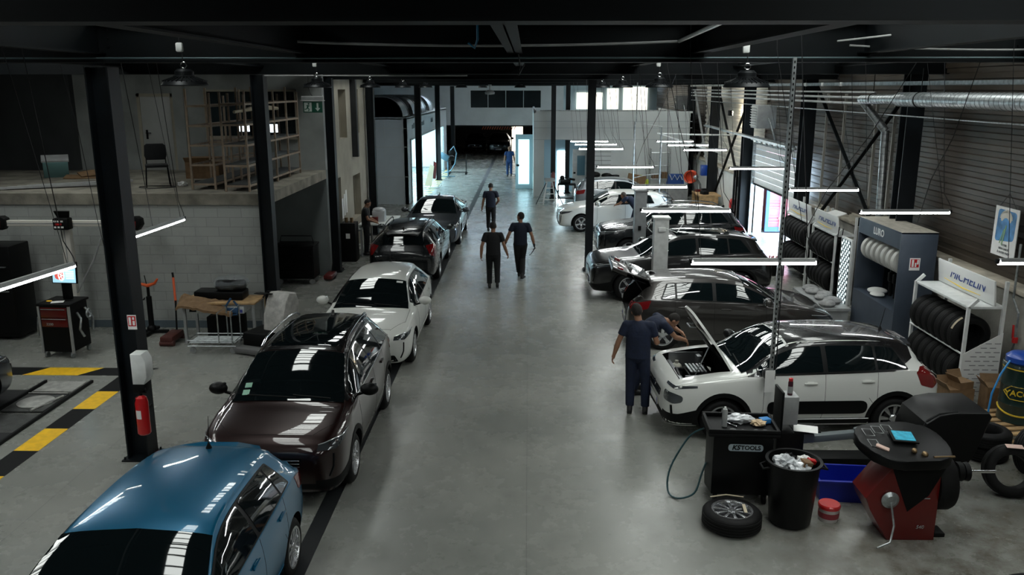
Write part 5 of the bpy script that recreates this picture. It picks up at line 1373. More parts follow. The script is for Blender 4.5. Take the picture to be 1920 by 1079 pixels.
lift((3.11, 23.3, 0), 2.27, mat('lift_grey', (.22, .23, .24), .45, nz=.1), 'grey lift post in front of the black SUV bonnet')
lift((2.98, 18.75, 0), 2.2, mat('lift_white', (.55, .56, .55), .45, nz=.12), 'off-white lift post between the dark grey SUV and the bronze hatchback', True)
# pipe gantry frame beyond
t = thing('pipe_frame', 'tall grey tubular frame standing before the white cabin', 'frame', (4.0, 32.3, 0))
b = B(); b.tube([(0, 0, 0), (0, 0, 3.8), (1.05, .3, 3.6), (1.05, .3, 0)], .035, 10); b.out('frame_tube', STEEL, t)
b = B(); b.tube([(.02, 0, 1.7), (.5, .1, 1.8), (1.05, .3, 1.82)], .02); b.tube([(0, 0, .9), (1.05, .3, 1.0)], .02); b.out('crossbar', STEEL, t)
b = B(); b.tube([(.05, 0, 3.8), (.05, 0, 5.3)], .02); b.out('hanger_tube', STEEL, t)
b = B(); b.tube([(.9, .3, 3.35), (2.6, .5, 3.3), (4.0, .6, 3.28)], .03); b.tube([(.95, .3, 3.35), (2.2, .4, 2.95), (3.4, .5, 2.6)], .03); b.out('side_rail', WHITEP, t)
# ------------------------------------------------------------------ right side: racks, cabinet, tyres and machines
def tyre_obj(R=.32, rr=.2, w=.2, name='tyre', m=RUBBER):
    wheel_meshes(R, rr, 'bare', w); me = WHC[(R, rr, 'bare')][0]
    o = bpy.data.objects.new(name, me); COL.objects.link(o); return o
MB = mat('sign_navy_letter', (.01, .04, .22), .5)
YB = mat('sign_yellow_stroke', (.85, .6, .03), .5)
WL = mat('sign_board_white', (.78, .79, .78), .4)
def tyre_rack(loc, L, H, label, group, tiers, side_print=False, D=.5, sign=True, so=0.):
    # runs along +Y from loc, front faces -X
    t = thing('tyre_rack', label, 'rack', loc)
    for y in (0, L):
        b = B(); b.bx(.0, .05, y - .025, y + .025, 0, H - .42); b.bx(D - .05, D, y - .025, y + .025, 0, H); b.bar((.025, y, H - .44), (.16, y, H - .3), .05, .05); b.out('upright', WHITEP, t)
    for z in tiers:
        b = B(); b.tube([(.0, 0, z), (.0, L, z)], .017, 8); b.out('front_rail', WHITEP, t)
        b = B(); b.tube([(.36, 0, z - .06), (.36, L, z - .06)], .017, 8); b.out('rear_rail', WHITEP, t)
    if sign:
        b = B(); b.box((.06 + so, L / 2, H - .2), (.03, L + .02, .42), (0, -.12, 0), .006); s_ = b.out('sign_board', WL, t)
        f = frame((.036 + so, L / 2 - .1, H - .17), (0, -1, 0), (.12, 0, 1)); text('MICHELIN', .22 * min(1, L / 1.5), f, MB, s_, off=0, sx=1.2, shear=.1)
        b = B(); b.tube([(.03 + so, L / 2 + L * .36, H - .30), (.028 + so, L / 2, H - .335), (.03 + so, L / 2 - L * .3, H - .32)], [.004, .011, .004], 6); b.out('underline', YB, s_)
    if sign:
        b = B(); b.bx(.02, D, .0, L, H - .46, H - .42, bev=.004); b.out('top_shelf', WHITEP, t)
    if side_print:
        b = B(); b.prism([(0, 0), (D, 0), (D, 1.15), (0, .78)], .012, (0, -.03, 0), (pi / 2, 0, 0)); q = b.out('end_panel', WL, t)
        b = B()
        for r_ in range(13):
            z = .06 + r_ * .075; x = .05 + (r_ % 2) * .08
            while x < D - .1:
                if z < .74 + x * .7 - .02: b.bx(x, x + .10, -.047, -.0425, z, z + .012)
                x += .15
        b.out('printed_lines', mat('grey_print', (.2, .21, .22), .6), q)
    return t
G1 = 'tyres on the near tyre rack'
tyre_rack((7.15, 13.4, 0), 1.9, 2.0, 'white tyre rack with sign board nearest the right edge, brand name in blue', None, (.78, .18), True, D=.62, so=.36)
k7 = 0
for z, n, names in ((1.04, 7, 'upper'), (.42, 7, 'lower')):
    for i in range(n):
        o = tyre_obj(.33, .21, .2); o.location = (7.36, 13.64 + i * .235, z); o.rotation_euler = (pi / 2, i * .7, rnd.uniform(-.05, .05))
        tag(o, 'dark tyre standing in the %s row of the near tyre rack' % names if i else ('nearest tyre of the upper row of the near rack, a paper strip on it' if z > 1 else 'nearest tyre of the lower row of the near tyre rack'), 'tyre', None if i == 0 else '%s row tyres on the near rack' % names)
b = B(); b.tube([(7.36 - .335 * cos(a), 13.6, 1.04 + .335 * sin(a)) for a in [radians(20 + 6 * i) for i in range(8)]], .02, 4)
tag(b.out('paper_strip', mat('cream_paper', (.6, .52, .38), .7)), 'cream paper strip stuck on the nearest tyre of the near rack', 'label')
for (y, L, nm, lab) in ((19.65, 1.6, 'middle', 'white tyre rack with sign board right beside the dot-chequered panel'), (21.6, 1.9, 'far', 'farthest white tyre rack, partly hidden by the perforated post')):
    tyre_rack((7.2, y, 0), L, 2.1, lab, None, (1.02, .3))
    for z, row in ((1.28, 'upper'), (.56, 'lower')):
        n = int(L / .235)
        for i in range(n):
            o = tyre_obj(.33, .21, .2); o.location = (7.38, y + .16 + i * .235, z); o.rotation_euler = (pi / 2, i * .9, rnd.uniform(-.05, .05))
            tag(o, 'dark tyre standing in the %s row of the %s tyre rack' % (row, nm), 'tyre', '%s row tyres on the %s rack' % (row, nm))
b = B(); b.box((7.35, 20.1, 2.13), (.25, .6, .02), (0, -.3, .1)); tag(b.out('paper_sheet', PAPER), 'white sheet lying on top of the middle tyre rack', 'paper')

# dark cabinet of reels
CAB = mat('slate_cabinet', (.05, .065, .09), .4, nz=.1, ns=4)
t = thing('reel_cabinet', 'tall slate grey cabinet holding a row of pale reels against the right wall', 'cabinet', (7.12, 15.98, 0))
Lc, Dc, Hc = 2.1, .7, 2.36
b = B(); b.bx(0, Dc, 0, .04, 0, Hc, bev=.004); b.bx(0, Dc, Lc - .04, Lc, 0, Hc, bev=.004); b.bx(Dc - .03, Dc, .04, Lc - .04, 0, Hc); b.bx(0, Dc, 0, Lc, Hc - .03, Hc, bev=.004); b.bx(0, .03, .04, Lc - .04, Hc - .33, Hc - .03); b.bx(0, .03, .04, Lc - .04, 0, .8); b.bx(.03, Dc - .03, .04, Lc - .04, .76, .8)
cb = b.out('cabinet_body', CAB, t)
text('LURO', .2, frame((-.002, Lc * .5, Hc - .17), (0, -1, 0), (0, 0, 1)), WL, cb, off=.004)
b = B(); b.bx(.0, Dc, .0, Lc, Hc + .001, Hc + .004); b.out('dusty_top', mat('dusty_top', (.42, .39, .33), .85, nz=.2), cb)
for i in range(7):
    b = B(); y = .22 + i * .25
    b.lathe([(.24, 0), (.25, .02), (.25, .1), (.24, .12), (.05, .12), (.05, 0)], (.22, y, Hc - .62), YR, n=36, closed=True); r_ = b.out('reel', mat('pale_reel', (.5, .5, .47), .5), t)
b = B(); b.tube([(.22, .05, Hc - .62), (.22, Lc - .05, Hc - .62)], .03); b.out('reel_axle', STEEL, t)
for i in range(4):
    b = B(); y = .25 + i * .22
    b.tube([(.3, y, 1.6), (.28, y, 1.2), (.3, y + .02, .9)], .035, 8); b.box((.27, y, 1.3), (.1, .1, .2), None, .03); b.out('hanging_adapter', BLACK, t)
b = B(); b.sph((.3, 1.55, .86), 1, (.2, .22, .06), sub=3); b.sph((.2, 1.3, .84), 1, (.15, .18, .05)); b.out('crumpled_cloth', PAPER, t)
b = B(); b.box((-.0, -.006, 0), (.2, .004, .24)); o = b.out('fire_notice', PAPER, cb); o.location = (.3, 0, 1.75)
b = B(); b.bx(-.08, .08, -.012, -.008, -.06, .1); o2 = b.out('notice_field', REDP, o)
b = B(); b.bx(-.06, -.02, -.015, -.012, -.05, .09); b.bx(.0, .03, -.015, -.012, -.05, .03); b.bx(.04, .07, -.015, -.012, 0, .09); b.out('notice_mark', PAPER, o2)
# chequered honeycomb panel, its bright dots given a glow
t = thing('honeycomb_panel', 'narrow white framed panel chequered with bright dots between rack and slate cabinet', 'panel', (7.05, 18.2, .1))
b = B(); b.bx(0, .04, 0, .62, 0, 1.72, bev=.01); b.out('panel_frame', WHITEP, t)
b = B(); b.bx(-.004, 0, .05, .57, .05, 1.67); q = b.out('panel_field', mat('panel_dark_field', (.03, .05, .06), .3), t)
b = B()
for i in range(7):
    for j in range(24):
        if (i + j) % 2 == 0: b.box((-.008, .09 + i * .073, .09 + j * .067), (.008, .05, .045), (pi / 4, 0, 0))
b.out('bright_dots', em('panel_dots', (.75, .92, .95), .7), q)
for i, y in enumerate((18.95, 19.2)):
    pipe('hanging_tool_lead', [(7.12, y, 1.95), (7.1, y, 1.7), (7.1, y + .02, .9), (7.12, y, .4)], .012, CABLE, ('black lead hanging left of the chequered panel, nearer one', 'black lead hanging left of the chequered panel, farther one')[i], 'cable')
# clutter on the ledge
t = thing('folded_machine', 'beige folded machine frame lying on the wall ledge behind the slate cabinet', 'machine frame', (7.95, 18.4, 1.86))
b = B(); b.bar((0, 0, .1), (0, 2.2, .12), .2, .12); b.bar((-.1, .3, .2), (-.1, 2.0, .22), .05, .05); b.out('frame', mat('beige_metal', (.4, .36, .28), .6), t)
b = B()
for y in (.2, .8, 1.5): b.box((-.12, y, .1), (.12, .12, .2), None, .02)
b.out('clamp', BLACK, t)
# poster
t = thing('poster', 'white poster with a blue background and a tree of pale hands hanging on the cladding', 'poster', (8.1, 14.28, 2.66), 0)
b = B(); b.bx(-.012, 0, -.36, .36, -.42, .42); b.out('poster_board', PAPER, t)
b = B(); b.prism(rc([(-.28, -.18, 0), (.28, -.12, 0), (.3, .36, 0), (-.26, .38, 0)], .06) and [(p.x, p.y) for p in rc([(-.28, -.18, 0), (.28, -.12, 0), (.3, .36, 0), (-.26, .38, 0)], .08)], .003, (-.012, 0, 0), M(((0, 0, -1), (-1, 0, 0), (0, 1, 0)))); b.out('blue_wash', mat('poster_blue', (.08, .25, .5), .7, nz=.4, ns=7), t)
b = B()
for i in range(9):
    a = radians(40 + i * 12.5); c0 = V((-.018, -.16 * cos(a) , .1 + .19 * sin(a))); b.sph(c0, 1, (.003, .04, .05))
    for j in range(-2, 3): b.bar(c0, c0 + V((0, -.07 * cos(a + j * .3), .09 * sin(a + j * .3))), .004, .012)
b.out('painted_hands', mat('poster_cream', (.7, .68, .6), .7), t)
b = B(); b.bar((-.018, .05, -.22), (-.018, -.03, .12), .004, .03); b.bar((-.018, .12, -.2), (-.018, .02, .05), .004, .02); b.out('painted_stem', mat('poster_green', (.25, .42, .2), .7), t)
for i, s_ in enumerate(('VOTRE', 'BIEN GARDÉ', 'À VOTRE PNEU')): text(('TRAVAIL', 'BIEN GARDÉ', 'À VOTRE PNEU')[i] if False else s_, .055, frame((-.016, -.03, -.22 - i * .065), (0, -1, 0), (0, 0, 1)), mat('grey_print', (.2, .21, .22), .6), t)
b = B(); b.tube([(-.01, .25, .42), (-.01, 0, .66), (-.01, -.25, .42)], .004, 5); b.out('hanging_wire', CABLE, t)
# wall valve
t = thing('air_valve', 'air pipe with a red handled valve on the right wall above the oil drum', 'valve', (7.93, 13.3, 0))
b = B(); b.tube([(0, .2, 2.6), (0, .2, 1.7), (0, 0, 1.5), (0, 0, 1.0)], .02); b.out('air_pipe', STEEL, t)
b = B(); b.box((0, 0, 1.05), (.07, .07, .1), None, .01); b.bar((-.04, 0, 1.08), (-.04, .02, 1.3), .02, .03); b.out('red_lever', REDP, t)
b = B(); b.tube([(0, 0, 1.0), (-.05, -.05, .9), (-.05, -.1, .6), (0, -.3, .5)], .014); b.out('black_hose', CABLE, t)

# oil drum on a pallet
t = thing('pallet', 'wooden pallet under the dark green oil drum', 'pallet', (7.35, 12.1, 0), radians(8))
for i in range(6):
    b = B(); b.bx(-.6, .6, -.5 + i * .175, -.4 + i * .175, .12, .142); b.out('board', WOOD, t)
for y in (-.45, 0, .43):
    b = B(); b.bx(-.6, .6, y - .045, y + .045, 0, .02)
    for x in (-.52, 0, .52): b.bx(x - .06, x + .06, y - .045, y + .045, .02, .12)
    b.out('runner', WOOD, t)
t = thing('oil_drum', 'dark green oil drum with yellow bands and a blue reel on top', 'drum', (7.45, 12.15, .145))
b = B(); pr = [(0, 0), (.28, 0), (.29, .015)]
for i in range(3): pr += [(.285, .03 + i * .29), (.285, .26 + i * .29), (.295, .285 + i * .29)]
pr += [(.285, .9), (.29, .905), (.28, .915), (.27, .9), (0, .9)]
b.lathe(pr, n=48); b.out('drum_body', mat('drum_green', (.006, .022, .018), .35, coat=.4), t)
YL = mat('drum_yellow', (.6, .42, .03), .45)
b = B(); b.lathe([(.287, .83), (.2885, .83), (.2885, .87), (.287, .87)], n=48); b.out('yellow_band', YL, t)
b = B(); b.tube([(.288 * cos(a), .288 * sin(a), .22 - .09 * sin(a * 1.0 - 2.6)) for a in [radians(150 + 6 * i) for i in range(30)]], .014, 6); b.out('yellow_swoosh', YL, t)
ang = atan2(-12.15, -7.45); dx, dy = cos(ang), sin(ang)
f = frame((.2895 * dx, .2895 * dy, .48), (-dy, dx, 0), (0, 0, 1))
text('YACCO', .12, f, YL, t, off=.002, d=.006)
b = B(); hexa = [(-.26, 0), (-.14, .1), (.14, .1), (.26, 0), (.14, -.1), (-.14, -.1)]
b.tube([(cos(ang + x / .29) * .29, sin(ang + x / .29) * .29, .48 + z) for x, z in [tuple(V(hexa[i]).lerp(V(hexa[(i + 1) % 6]), k_ / 4)) for i in range(6) for k_ in range(4)]], .006, 6, True); b.out('yellow_hexagon', YL, t)
t = thing('hose_reel', 'blue air hose reel resting on top of the oil drum', 'hose reel', (7.38, 12.1, 1.06))
b = B(); b.lathe([(.2, 0), (.23, .03), (.23, .1), (.17, .15), (.08, .17), (0, .17)], (0, 0, 0), None, n=32); b.out('reel_case', mat('reel_blue', (.01, .06, .35), .35, coat=.3), t)
b = B(); b.box((-.05, -.225, .07), (.12, .02, .04)); b.out('orange_label', ORANGE, t)
b = B(); b.tube([(-.22, -.05, .05), (-.36, -.1, -.15), (-.45, -.1, -.45), (-.48, -.12, -.75), (-.45, -.1, -.9)], .014); b.tube([(0, 0, .17), (.2, .1, .3), (.5, .5, .5)], .012); b.out('blue_hose', mat('light_blue_hose', (.03, .25, .6), .35), t)
for (x, y, z, w, d_, h, rz_, l) in ((6.95, 13.05, 0, .42, .34, .34, .1, 'open brown cardboard box beside the near tyre rack'), (7.5, 12.9, 0, .36, .3, .42, -.1, 'cardboard box between the rack and the oil drum'), (7.0, 13.02, .34, .26, .26, .12, .3, 'smaller cardboard box stacked on the open one')):
    t = thing('cardboard_box', l, 'box', (x, y, z), rz_)
    b = B(); b.bx(-w / 2, w / 2, -d_ / 2, d_ / 2, 0, h); b.out('box_body', CARD, t)
    b = B(); b.box((-w / 2 - .04, 0, h + .05), (.008, d_, .14), (0, -.6, 0)); b.box((0, d_ / 2 + .03, h + .06), (w, .008, .14), (-.5, 0, 0)); b.out('flap', CARD, t)

# loose tyres at the lower right
o = tyre_obj(.33, .21, .22); o.location = (6.42, 11.15, .11); tag(o, 'black tyre lying flat, lower one of the pair by the pallet', 'tyre')
o = tyre_obj(.33, .21, .22); o.location = (6.40, 11.1, .33); tag(o, 'black tyre lying flat on top of another by the pallet', 'tyre')
o = tyre_obj(.33, .215, .21); o.location = (6.78, 10.55, .325); o.rotation_euler = (radians(78), 0, radians(20)); tag(o, 'black tyre standing behind the foremost one at the right edge', 'tyre')
o = tyre_obj(.33, .215, .21); o.location = (6.14, 9.98, .32); o.rotation_euler = (radians(72), 0, radians(-14)); tag(o, 'foremost upright black tyre leaning near the right edge', 'tyre')
o = tyre_obj(.33, .21, .2); o.location = (5.1, 7.55, .10); tag(o, 'black tyre cut off by the bottom right corner of the picture', 'tyre')
for i, (x, y, z) in enumerate(((6.14, 9.98, .65), (6.78, 10.5, .655))):
    b = B(); b.box((x, y, z), (.2, .1, .006), (.1, 0, -.2), .002); tag(b.out('paper_label', mat('pinkish_paper', (.6, .42, .36), .7)), ('pinkish label stuck on the foremost leaning tyre', 'pale label stuck on the tyre behind the foremost one')[i], 'label')

# wheel lying on the floor
t = thing('wheel', 'alloy wheel with tyre lying flat on the floor before the black tool trolley', 'wheel', (2.42, 9.1, .115))
add_wheel(t, 0, 0, 0, .345, .235, 'multi', 1); wv = t.children[0]; wv.rotation_euler = (0, 0, .3); wv.name = 'tyre'
b = B(); b.box((.14, -.02, .125), (.035, .2, .006), (0, 0, -.1)); b.tube([(-.2, .27, .12), (0, .33, .12), (.2, .27, .12)], .008, 6); b.out('paper_tape', mat('cream_paper', (.6, .52, .38), .7), t)
# tool trolley
t = thing('tool_trolley', 'black tool trolley with an oval maker badge and litter on its tray', 'tool trolley', (2.66, 9.9, 0), radians(-3))
b = B(); b.prism([(-.36, -.27), (.36, -.27), (.40, 0), (.36, .27), (-.36, .27), (-.40, 0)], .78, (0, 0, .12), bev=.03); b.out('trolley_body', SATIN, t)
b = B(); b.bx(-.43, .43, -.3, .3, .9, .95, bev=.015); b.bx(-.43, .43, -.3, -.26, .95, 1.0, bev=.01); b.bx(-.43, .43, .26, .3, .95, 1.0, bev=.01); b.bx(-.43, -.39, -.26, .26, .95, 1.0, bev=.01); b.bx(.39, .43, -.26, .26, .95, 1.0, bev=.01); b.out('top_tray', BLACK, t)
b = B()
for i, (x, r_) in enumerate(((-.12, .05), (.0, .035), (.16, .04), (.27, .04))): b.tube([(x + r_ * cos(a), -.2 + r_ * sin(a) * .8, .955) for a in [2 * pi * k_ / 14 for k_ in range(14)]], .006, 5, True)
b.out('tray_rim', GREYP, t)
b = B(); b.prism([(p.x, p.y) for p in rc([(-.21, -.045, 0), (.21, -.045, 0), (.21, .045, 0), (-.21, .045, 0)], .04)], .004, (.03, -.272, .76), (pi / 2, 0, 0)); bd = b.out('badge', mat('badge_grey', (.32, .38, .42), .4), t)
text('KS', .085, frame((-.09, -.277, .76), (1, 0, 0), (0, 0, 1)), SATIN, bd, off=.003, shear=.25); text('TOOLS', .075, frame((.09, -.277, .76), (1, 0, 0), (0, 0, 1)), SATIN, bd, off=.002)
for x in (-.3, .3):
    for y in (-.22, .22):
        b = B(); b.cyl((x - .02, y, .06), (x + .02, y, .06), .06, n=16); b.box((x, y, .11), (.05, .06, .04)); b.out('castor', BLACK, t)
b = B(); b.tube(catmull([(-.42, .1, .85), (-.6, .15, .7), (-.82, .1, .3), (-.86, -.05, .05), (-.75, -.2, .02), (-.55, -.2, .1), (-.46, -.1, .3), (-.4, -.05, .45)], 5), .012, 8); b.out('air_hose', mat('dark_teal_hose', (.01, .05, .06), .4), t)
t = thing('spray_can', 'grey spray can standing on the tray of the black tool trolley', 'spray can', (2.45, 9.84, .955))
b = B(); b.lathe([(0, 0), (.033, 0), (.033, .2), (.028, .225), (0, .225)], n=20); b.out('can', GREYP, t)
b = B(); b.lathe([(.014, .225), (.012, .255), (0, .26)], n=12); b.out('nozzle', WHITEP, t)
def crumple(name, c_, r, sc, m, label, cat, seed=1):
    b = B(); b.sph((0, 0, 0), r, sub=3); rr_ = random.Random(seed)
    for v in b.bm.verts: v.co *= 1 + rr_.uniform(-.28, .28); v.co.x *= sc[0]; v.co.y *= sc[1]; v.co.z *= sc[2]
    o = b.out(name, m, smooth=False); o.location = c_; return tag(o, label, cat)
PLAS = mat('clear_plastic', (.5, .52, .54), .25, coat=.5)
crumple('plastic_bag', (2.66, 9.98, 1.0), .11, (1.5, .8, .5), PLAS, 'crumpled clear plastic bag on the black tool trolley', 'bag', 2)
crumple('rag', (2.88, 9.88, .985), .07, (1.3, 1, .5), mat('dirty_cream_cloth', (.5, .38, .24), .8), 'dirty cream rag on the tray of the black tool trolley', 'rag', 3)
b = B(); b.box((2.98, 9.95, .99), (.12, .1, .06), (0, 0, .3), .004); tag(b.out('small_box', mat('bright_blue_box', (.03, .2, .5), .5)), 'small blue box at the right corner of the trolley tray', 'box')
b = B(); b.tube([(2.5, 9.93, .97), (2.6, 9.8, .97)], .012); tag(b.out('ratchet', CHROME), 'chrome ratchet lying on the trolley tray', 'tool')

# tyre changer column with control box
t = thing('tyre_changer', 'black machine with grey control box and horizontal arm beside the tool trolley', 'machine', (3.38, 10.35, 0))
b = B(); b.bx(-.16, .2, -.15, .25, 0, .72, bev=.02); b.out('machine_base', SATIN, t)
b = B(); b.bx(-.14, -.11, -.2, .14, .72, 1.28, bev=.005); b.out('mount_plate', BLACK, t)
b = B(); b.bx(-.10, .10, -.14, .12, .82, 1.2, bev=.01); b.cyl((.10, 0, 1.12), (.13, 0, 1.12), .04); b.out('control_box', GREYP, t)
b = B(); b.bar((.15, .1, .52), (1.1, .25, .55), .12, .1, .02); b.cyl((1.05, .24, .46), (1.05, .24, .62), .07); b.box((.25, 0, .60), (.22, .12, .12), None, .01); b.out('swing_arm', mat('arm_slate', (.12, .14, .15), .4), t)
b = B(); b.bx(-.3, .1, -.45, -.1, 0, .3, bev=.03); b.bx(.2, 1.3, .25, .55, .05, .18, bev=.02); b.out('machine_foot', BLACK, t)
b = B(); b.box((3.62, 10.3, .735), (.3, .24, .004), (0, 0, -.3)); tag(b.out('paper_sheet', PAPER), 'white paper sheets lying on the machine beside the tool trolley', 'paper')
b = B(); b.box((3.62, 10.36, .722), (.34, .3, .018), None, .004); tag(b.out('machine_shelf', BLACK), 'black shelf plate under the white paper sheets', 'shelf')
t = thing('spray_can', 'dark and red aerosol can standing on the grey control box', 'spray can', (3.38, 10.30, 1.2))
b = B(); b.lathe([(0, 0), (.032, 0), (.032, .17), (.026, .19), (0, .19)], n=20); b.out('can', mat('can_maroon', (.05, .01, .02), .3), t)
b = B(); b.lathe([(.027, .19), (.027, .225), (0, .228)], n=16); b.out('cap', REDP, t)
b = B(); b.lathe([(.0325, .03), (.0335, .03), (.0335, .12), (.0325, .12)], n=20); b.out('can_label', GREYP, t)
# perforated drop post
t = thing('drop_post', 'thin perforated steel post hanging from the roof down to the grey control box', 'post', (3.18, 10.5, 0))
b = B(); b.bx(-.022, .022, -.022, -.018, 1.25, 5.4); b.bx(-.022, -.018, -.018, .022, 1.25, 5.4); b.out('post_profile', STEEL, t)
b = B()
for i in range(60): b.bx(-.008, .008, -.0235, -.0215, 1.5 + i * .065, 1.53 + i * .065)
b.out('post_slot', BLACK, t)
b = B(); b.box((-.02, -.03, 1.32), (.13, .004, .3), (0, 0, .1)); b.out('paper_note', PAPER, t)
b = B(); b.tube([(.03, 0, 5.3), (.05, .02, 3), (.06, .01, 1.6), (.03, .02, 1.2)], .008); b.out('cable', CABLE, t)

# waste bin
t = thing('waste_bin', 'large black bin full of rubbish bags beside the tool trolley', 'bin', (3.13, 9.2, 0))
b = B(); b.lathe([(0, .02), (.22, .02), (.24, .05), (.3, .78), (.325, .79), (.325, .81), (.29, .81), (.23, .1), (0, .1)], n=40); o = b.out('bin_shell', SATIN, t)
for s_ in (-1, 1):
    b = B(); b.tube([(s_ * .3, -.08, .74), (s_ * .37, -.07, .72), (s_ * .37, .07, .72), (s_ * .3, .08, .74)], .014); b.out('handle', BLACK, t)
for i, (x, y, r_, m_, l, ct) in enumerate(((-.1, .05, .12, PLAS, 'crumpled clear bag in the black bin, left side', 'bag'), (.04, -.08, .11, PLAS, 'clear plastic wrap at the front of the black bin', 'wrap'), (-.02, .14, .09, SATIN, 'black bag scrap at the back of the bin', 'bag'), (.15, .1, .08, PAPER, 'white crumpled paper in the bin', 'paper'))):
    crumple('litter', (3.13 + x, 9.2 + y, .74), r_, (1.1, 1, .8), m_, l, ct, i + 9)
b = B(); b.box((3.24, 9.12, .79), (.13, .1, .09), (.2, .3, .4), .004); tag(b.out('small_box', CARD), 'small tan carton on top of the rubbish in the bin', 'box')
b = B(); b.box((3.34, 9.22, .78), (.1, .06, .05), (.2, .3, .1), .004); tag(b.out('red_packet', REDP), 'red packet at the right rim of the bin', 'packet')
# bucket
t = thing('bucket', 'small white tub with a red lid standing by the blue crate', 'tub', (3.62, 9.28, 0))
b = B(); b.lathe([(0, 0), (.105, 0), (.12, .17), (0, .17)], n=32); b.out('tub_body', mat('tub_white', (.5, .48, .46), .4), t)
b = B(); b.lathe([(.128, .165), (.13, .2), (.12, .215), (0, .21)], n=32); b.out('lid', REDP, t)
b = B(); b.lathe([(.1165, .05), (.1195, .05), (.1235, .12), (.12, .12)], n=32); b.out('tub_label', mat('label_maroon', (.25, .03, .04), .5), t)
# crate
t = thing('crate', 'blue plastic crate on the floor behind the red-lidded tub', 'crate', (4.02, 9.92, 0), radians(-5))
b = B(); o_ = [(-.36, -.24), (.36, -.24), (.36, .24), (-.36, .24)]
def shell(w, d_, h, th, tp=.03):
    A = [b.bm.verts.new((x * (w - tp), y * (d_ - tp), 0)) for x, y in ((-1, -1), (1, -1), (1, 1), (-1, 1))]; C_ = [b.bm.verts.new((x * w, y * d_, h)) for x, y in ((-1, -1), (1, -1), (1, 1), (-1, 1))]
    D_ = [b.bm.verts.new((x * (w - th), y * (d_ - th), h)) for x, y in ((-1, -1), (1, -1), (1, 1), (-1, 1))]; E_ = [b.bm.verts.new((x * (w - tp - th), y * (d_ - tp - th), th)) for x, y in ((-1, -1), (1, -1), (1, 1), (-1, 1))]
    for P_, Q_ in ((A, C_), (C_, D_), (D_, E_)):
        for i in range(4): b.bm.faces.new((P_[i], P_[(i + 1) % 4], Q_[(i + 1) % 4], Q_[i]))
    b.bm.faces.new(A[::-1]); b.bm.faces.new(E_)
shell(.36, .24, .3, .012); b.out('crate_shell', BLUEP, t)
b = B()
for s_ in (-1, 1): b.bx(-.38, .38, s_ * .25 - .015, s_ * .25 + .015, .27, .3, bev=.006); b.bx(s_ * .37 - .015, s_ * .37 + .015, -.25, .25, .27, .3, bev=.006)
b.out('crate_rim', BLUEP, t)

# wheel balancer
t = thing('wheel_balancer', 'red wheel balancer with black tray top, hood and balancing shaft', 'wheel balancer', (4.4, 8.98, 0))
b = B(); b.prism([(-.5, .38), (-.56, .52), (-.28, .92), (.26, .92), (.26, .0), (-.28, .0)], .42, (0, .25, 0), (pi / 2, 0, 0), bev=.012); b.out('red_cabinet', DKRED, t)
b = B(); b.prism([(-.3, .9), (.3, .9), (.14, .56), (-.08, .36)], .44, (0, .26, 0), (pi / 2, 0, 0), bev=.01); b.out('black_front', BLACK, t)
b = B(); P_ = rc([(-.56, .3, 0), (-.64, .0, 0), (-.42, -.34, 0), (.35, -.3, 0), (.38, .2, 0), (.1, .36, 0)], .2)
b.prism([(p.x, p.y) for p in P_], .12, (0, 0, .9), (-.12, 0.0, 0), bev=.02); tp = b.out('weight_tray', SATIN, t)
b = B()
for x, y in ((-.46, .14), (-.34, .18), (-.22, .2), (-.46, -.02), (-.38, -.14)): b.tube([(x - .05, y - .06, 1.035 - y * .12 * 0), (x + .05, y - .06, 1.035), (x + .05, y + .06, 1.035 - .02), (x - .05, y + .06, 1.02)], .005, 5, True)
b.out('compartment', GREYP, tp)
b = B(); b.box((-.1, .06, 1.045), (.28, .2, .02), (-.12, 0, -.1), .004); pn = b.out('screen_bezel', BLACK, t)
b = B(); b.box((-.1, .06, 1.058), (.22, .15, .006), (-.12, 0, -.1)); b.out('display', mat('display_teal', (.02, .15, .22), .3, emit=(.04, .4, .55), es=.25, nz=.6, ns=25), pn)
b = B(); b.cyl((.3, 0, .78), (.52, 0, .78), .07); b.cyl((.5, 0, .78), (.56, 0, .78), .11); b.lathe([(.04, 0), (.1, .02), (.11, .07), (.05, .1)], (.56, 0, .78), XR, n=20); b.out('flange', BLACK, t)
b = B(); b.cyl((.62, 0, .78), (.95, 0, .78), .018); b.out('shaft', CHROME, t)
b = B(); b.lathe([(.10, 0), (.31, .0), (.33, .04), (.33, .16), (.31, .2), (.1, .2)], (.26, 0.1, .62), XR, n=40); b.out('wheel_guard', RUBBER, t)
b = B(); b.bar((.28, .3, .7), (.55, .8, .85), .05, .05); b.bar((.55, .8, .85), (.75, 1.0, .85), .05, .05); b.out('hood_arm', BLACK, t)
# hood: a curved shell, open below
b = B(); rows_ = []
hp = [(.0, 0), (.02, .22), (.12, .40), (.3, .50), (.55, .52), (1.0, .50), (1.12, .46)]
A = [(-.45, -.62), (-.45, -.1), (-.38, .16), (-.22, .28), (-.02, .32), (.42, .32), (.46, .26), (.28, -.3), (.14, -.62)]
b.prism(A, .75, (.98, .98 + .68, .93), (pi / 2, 0, 0), bev=.03); bmesh.ops.scale(b.bm, vec=V((.95, 1, .9)), verts=b.bm.verts[:])
ho = b.out('wheel_hood', SATIN, t)
b = B(); b.tube([(.52, .96, .75), (.53, .96, .85), (.6, .96, 1.0), (.73, .96, 1.09), (.95, .96, 1.12)], .02, 8); b.out('hood_rib', BLACK, ho)
text('autoclean', .05, frame((.0, -.177, .5), (1, 0, 0), (0, 0, 1)), GREYP, t) if False else None
b = B(); b.bx(-.1, .16, -.178, -.172, .52, .532); b.out('small_print', GREYP, t)
text('540', .06, frame((.08, -.178, .17), (1, 0, 0), (0, 0, 1)), GREYP, t, shear=.2)
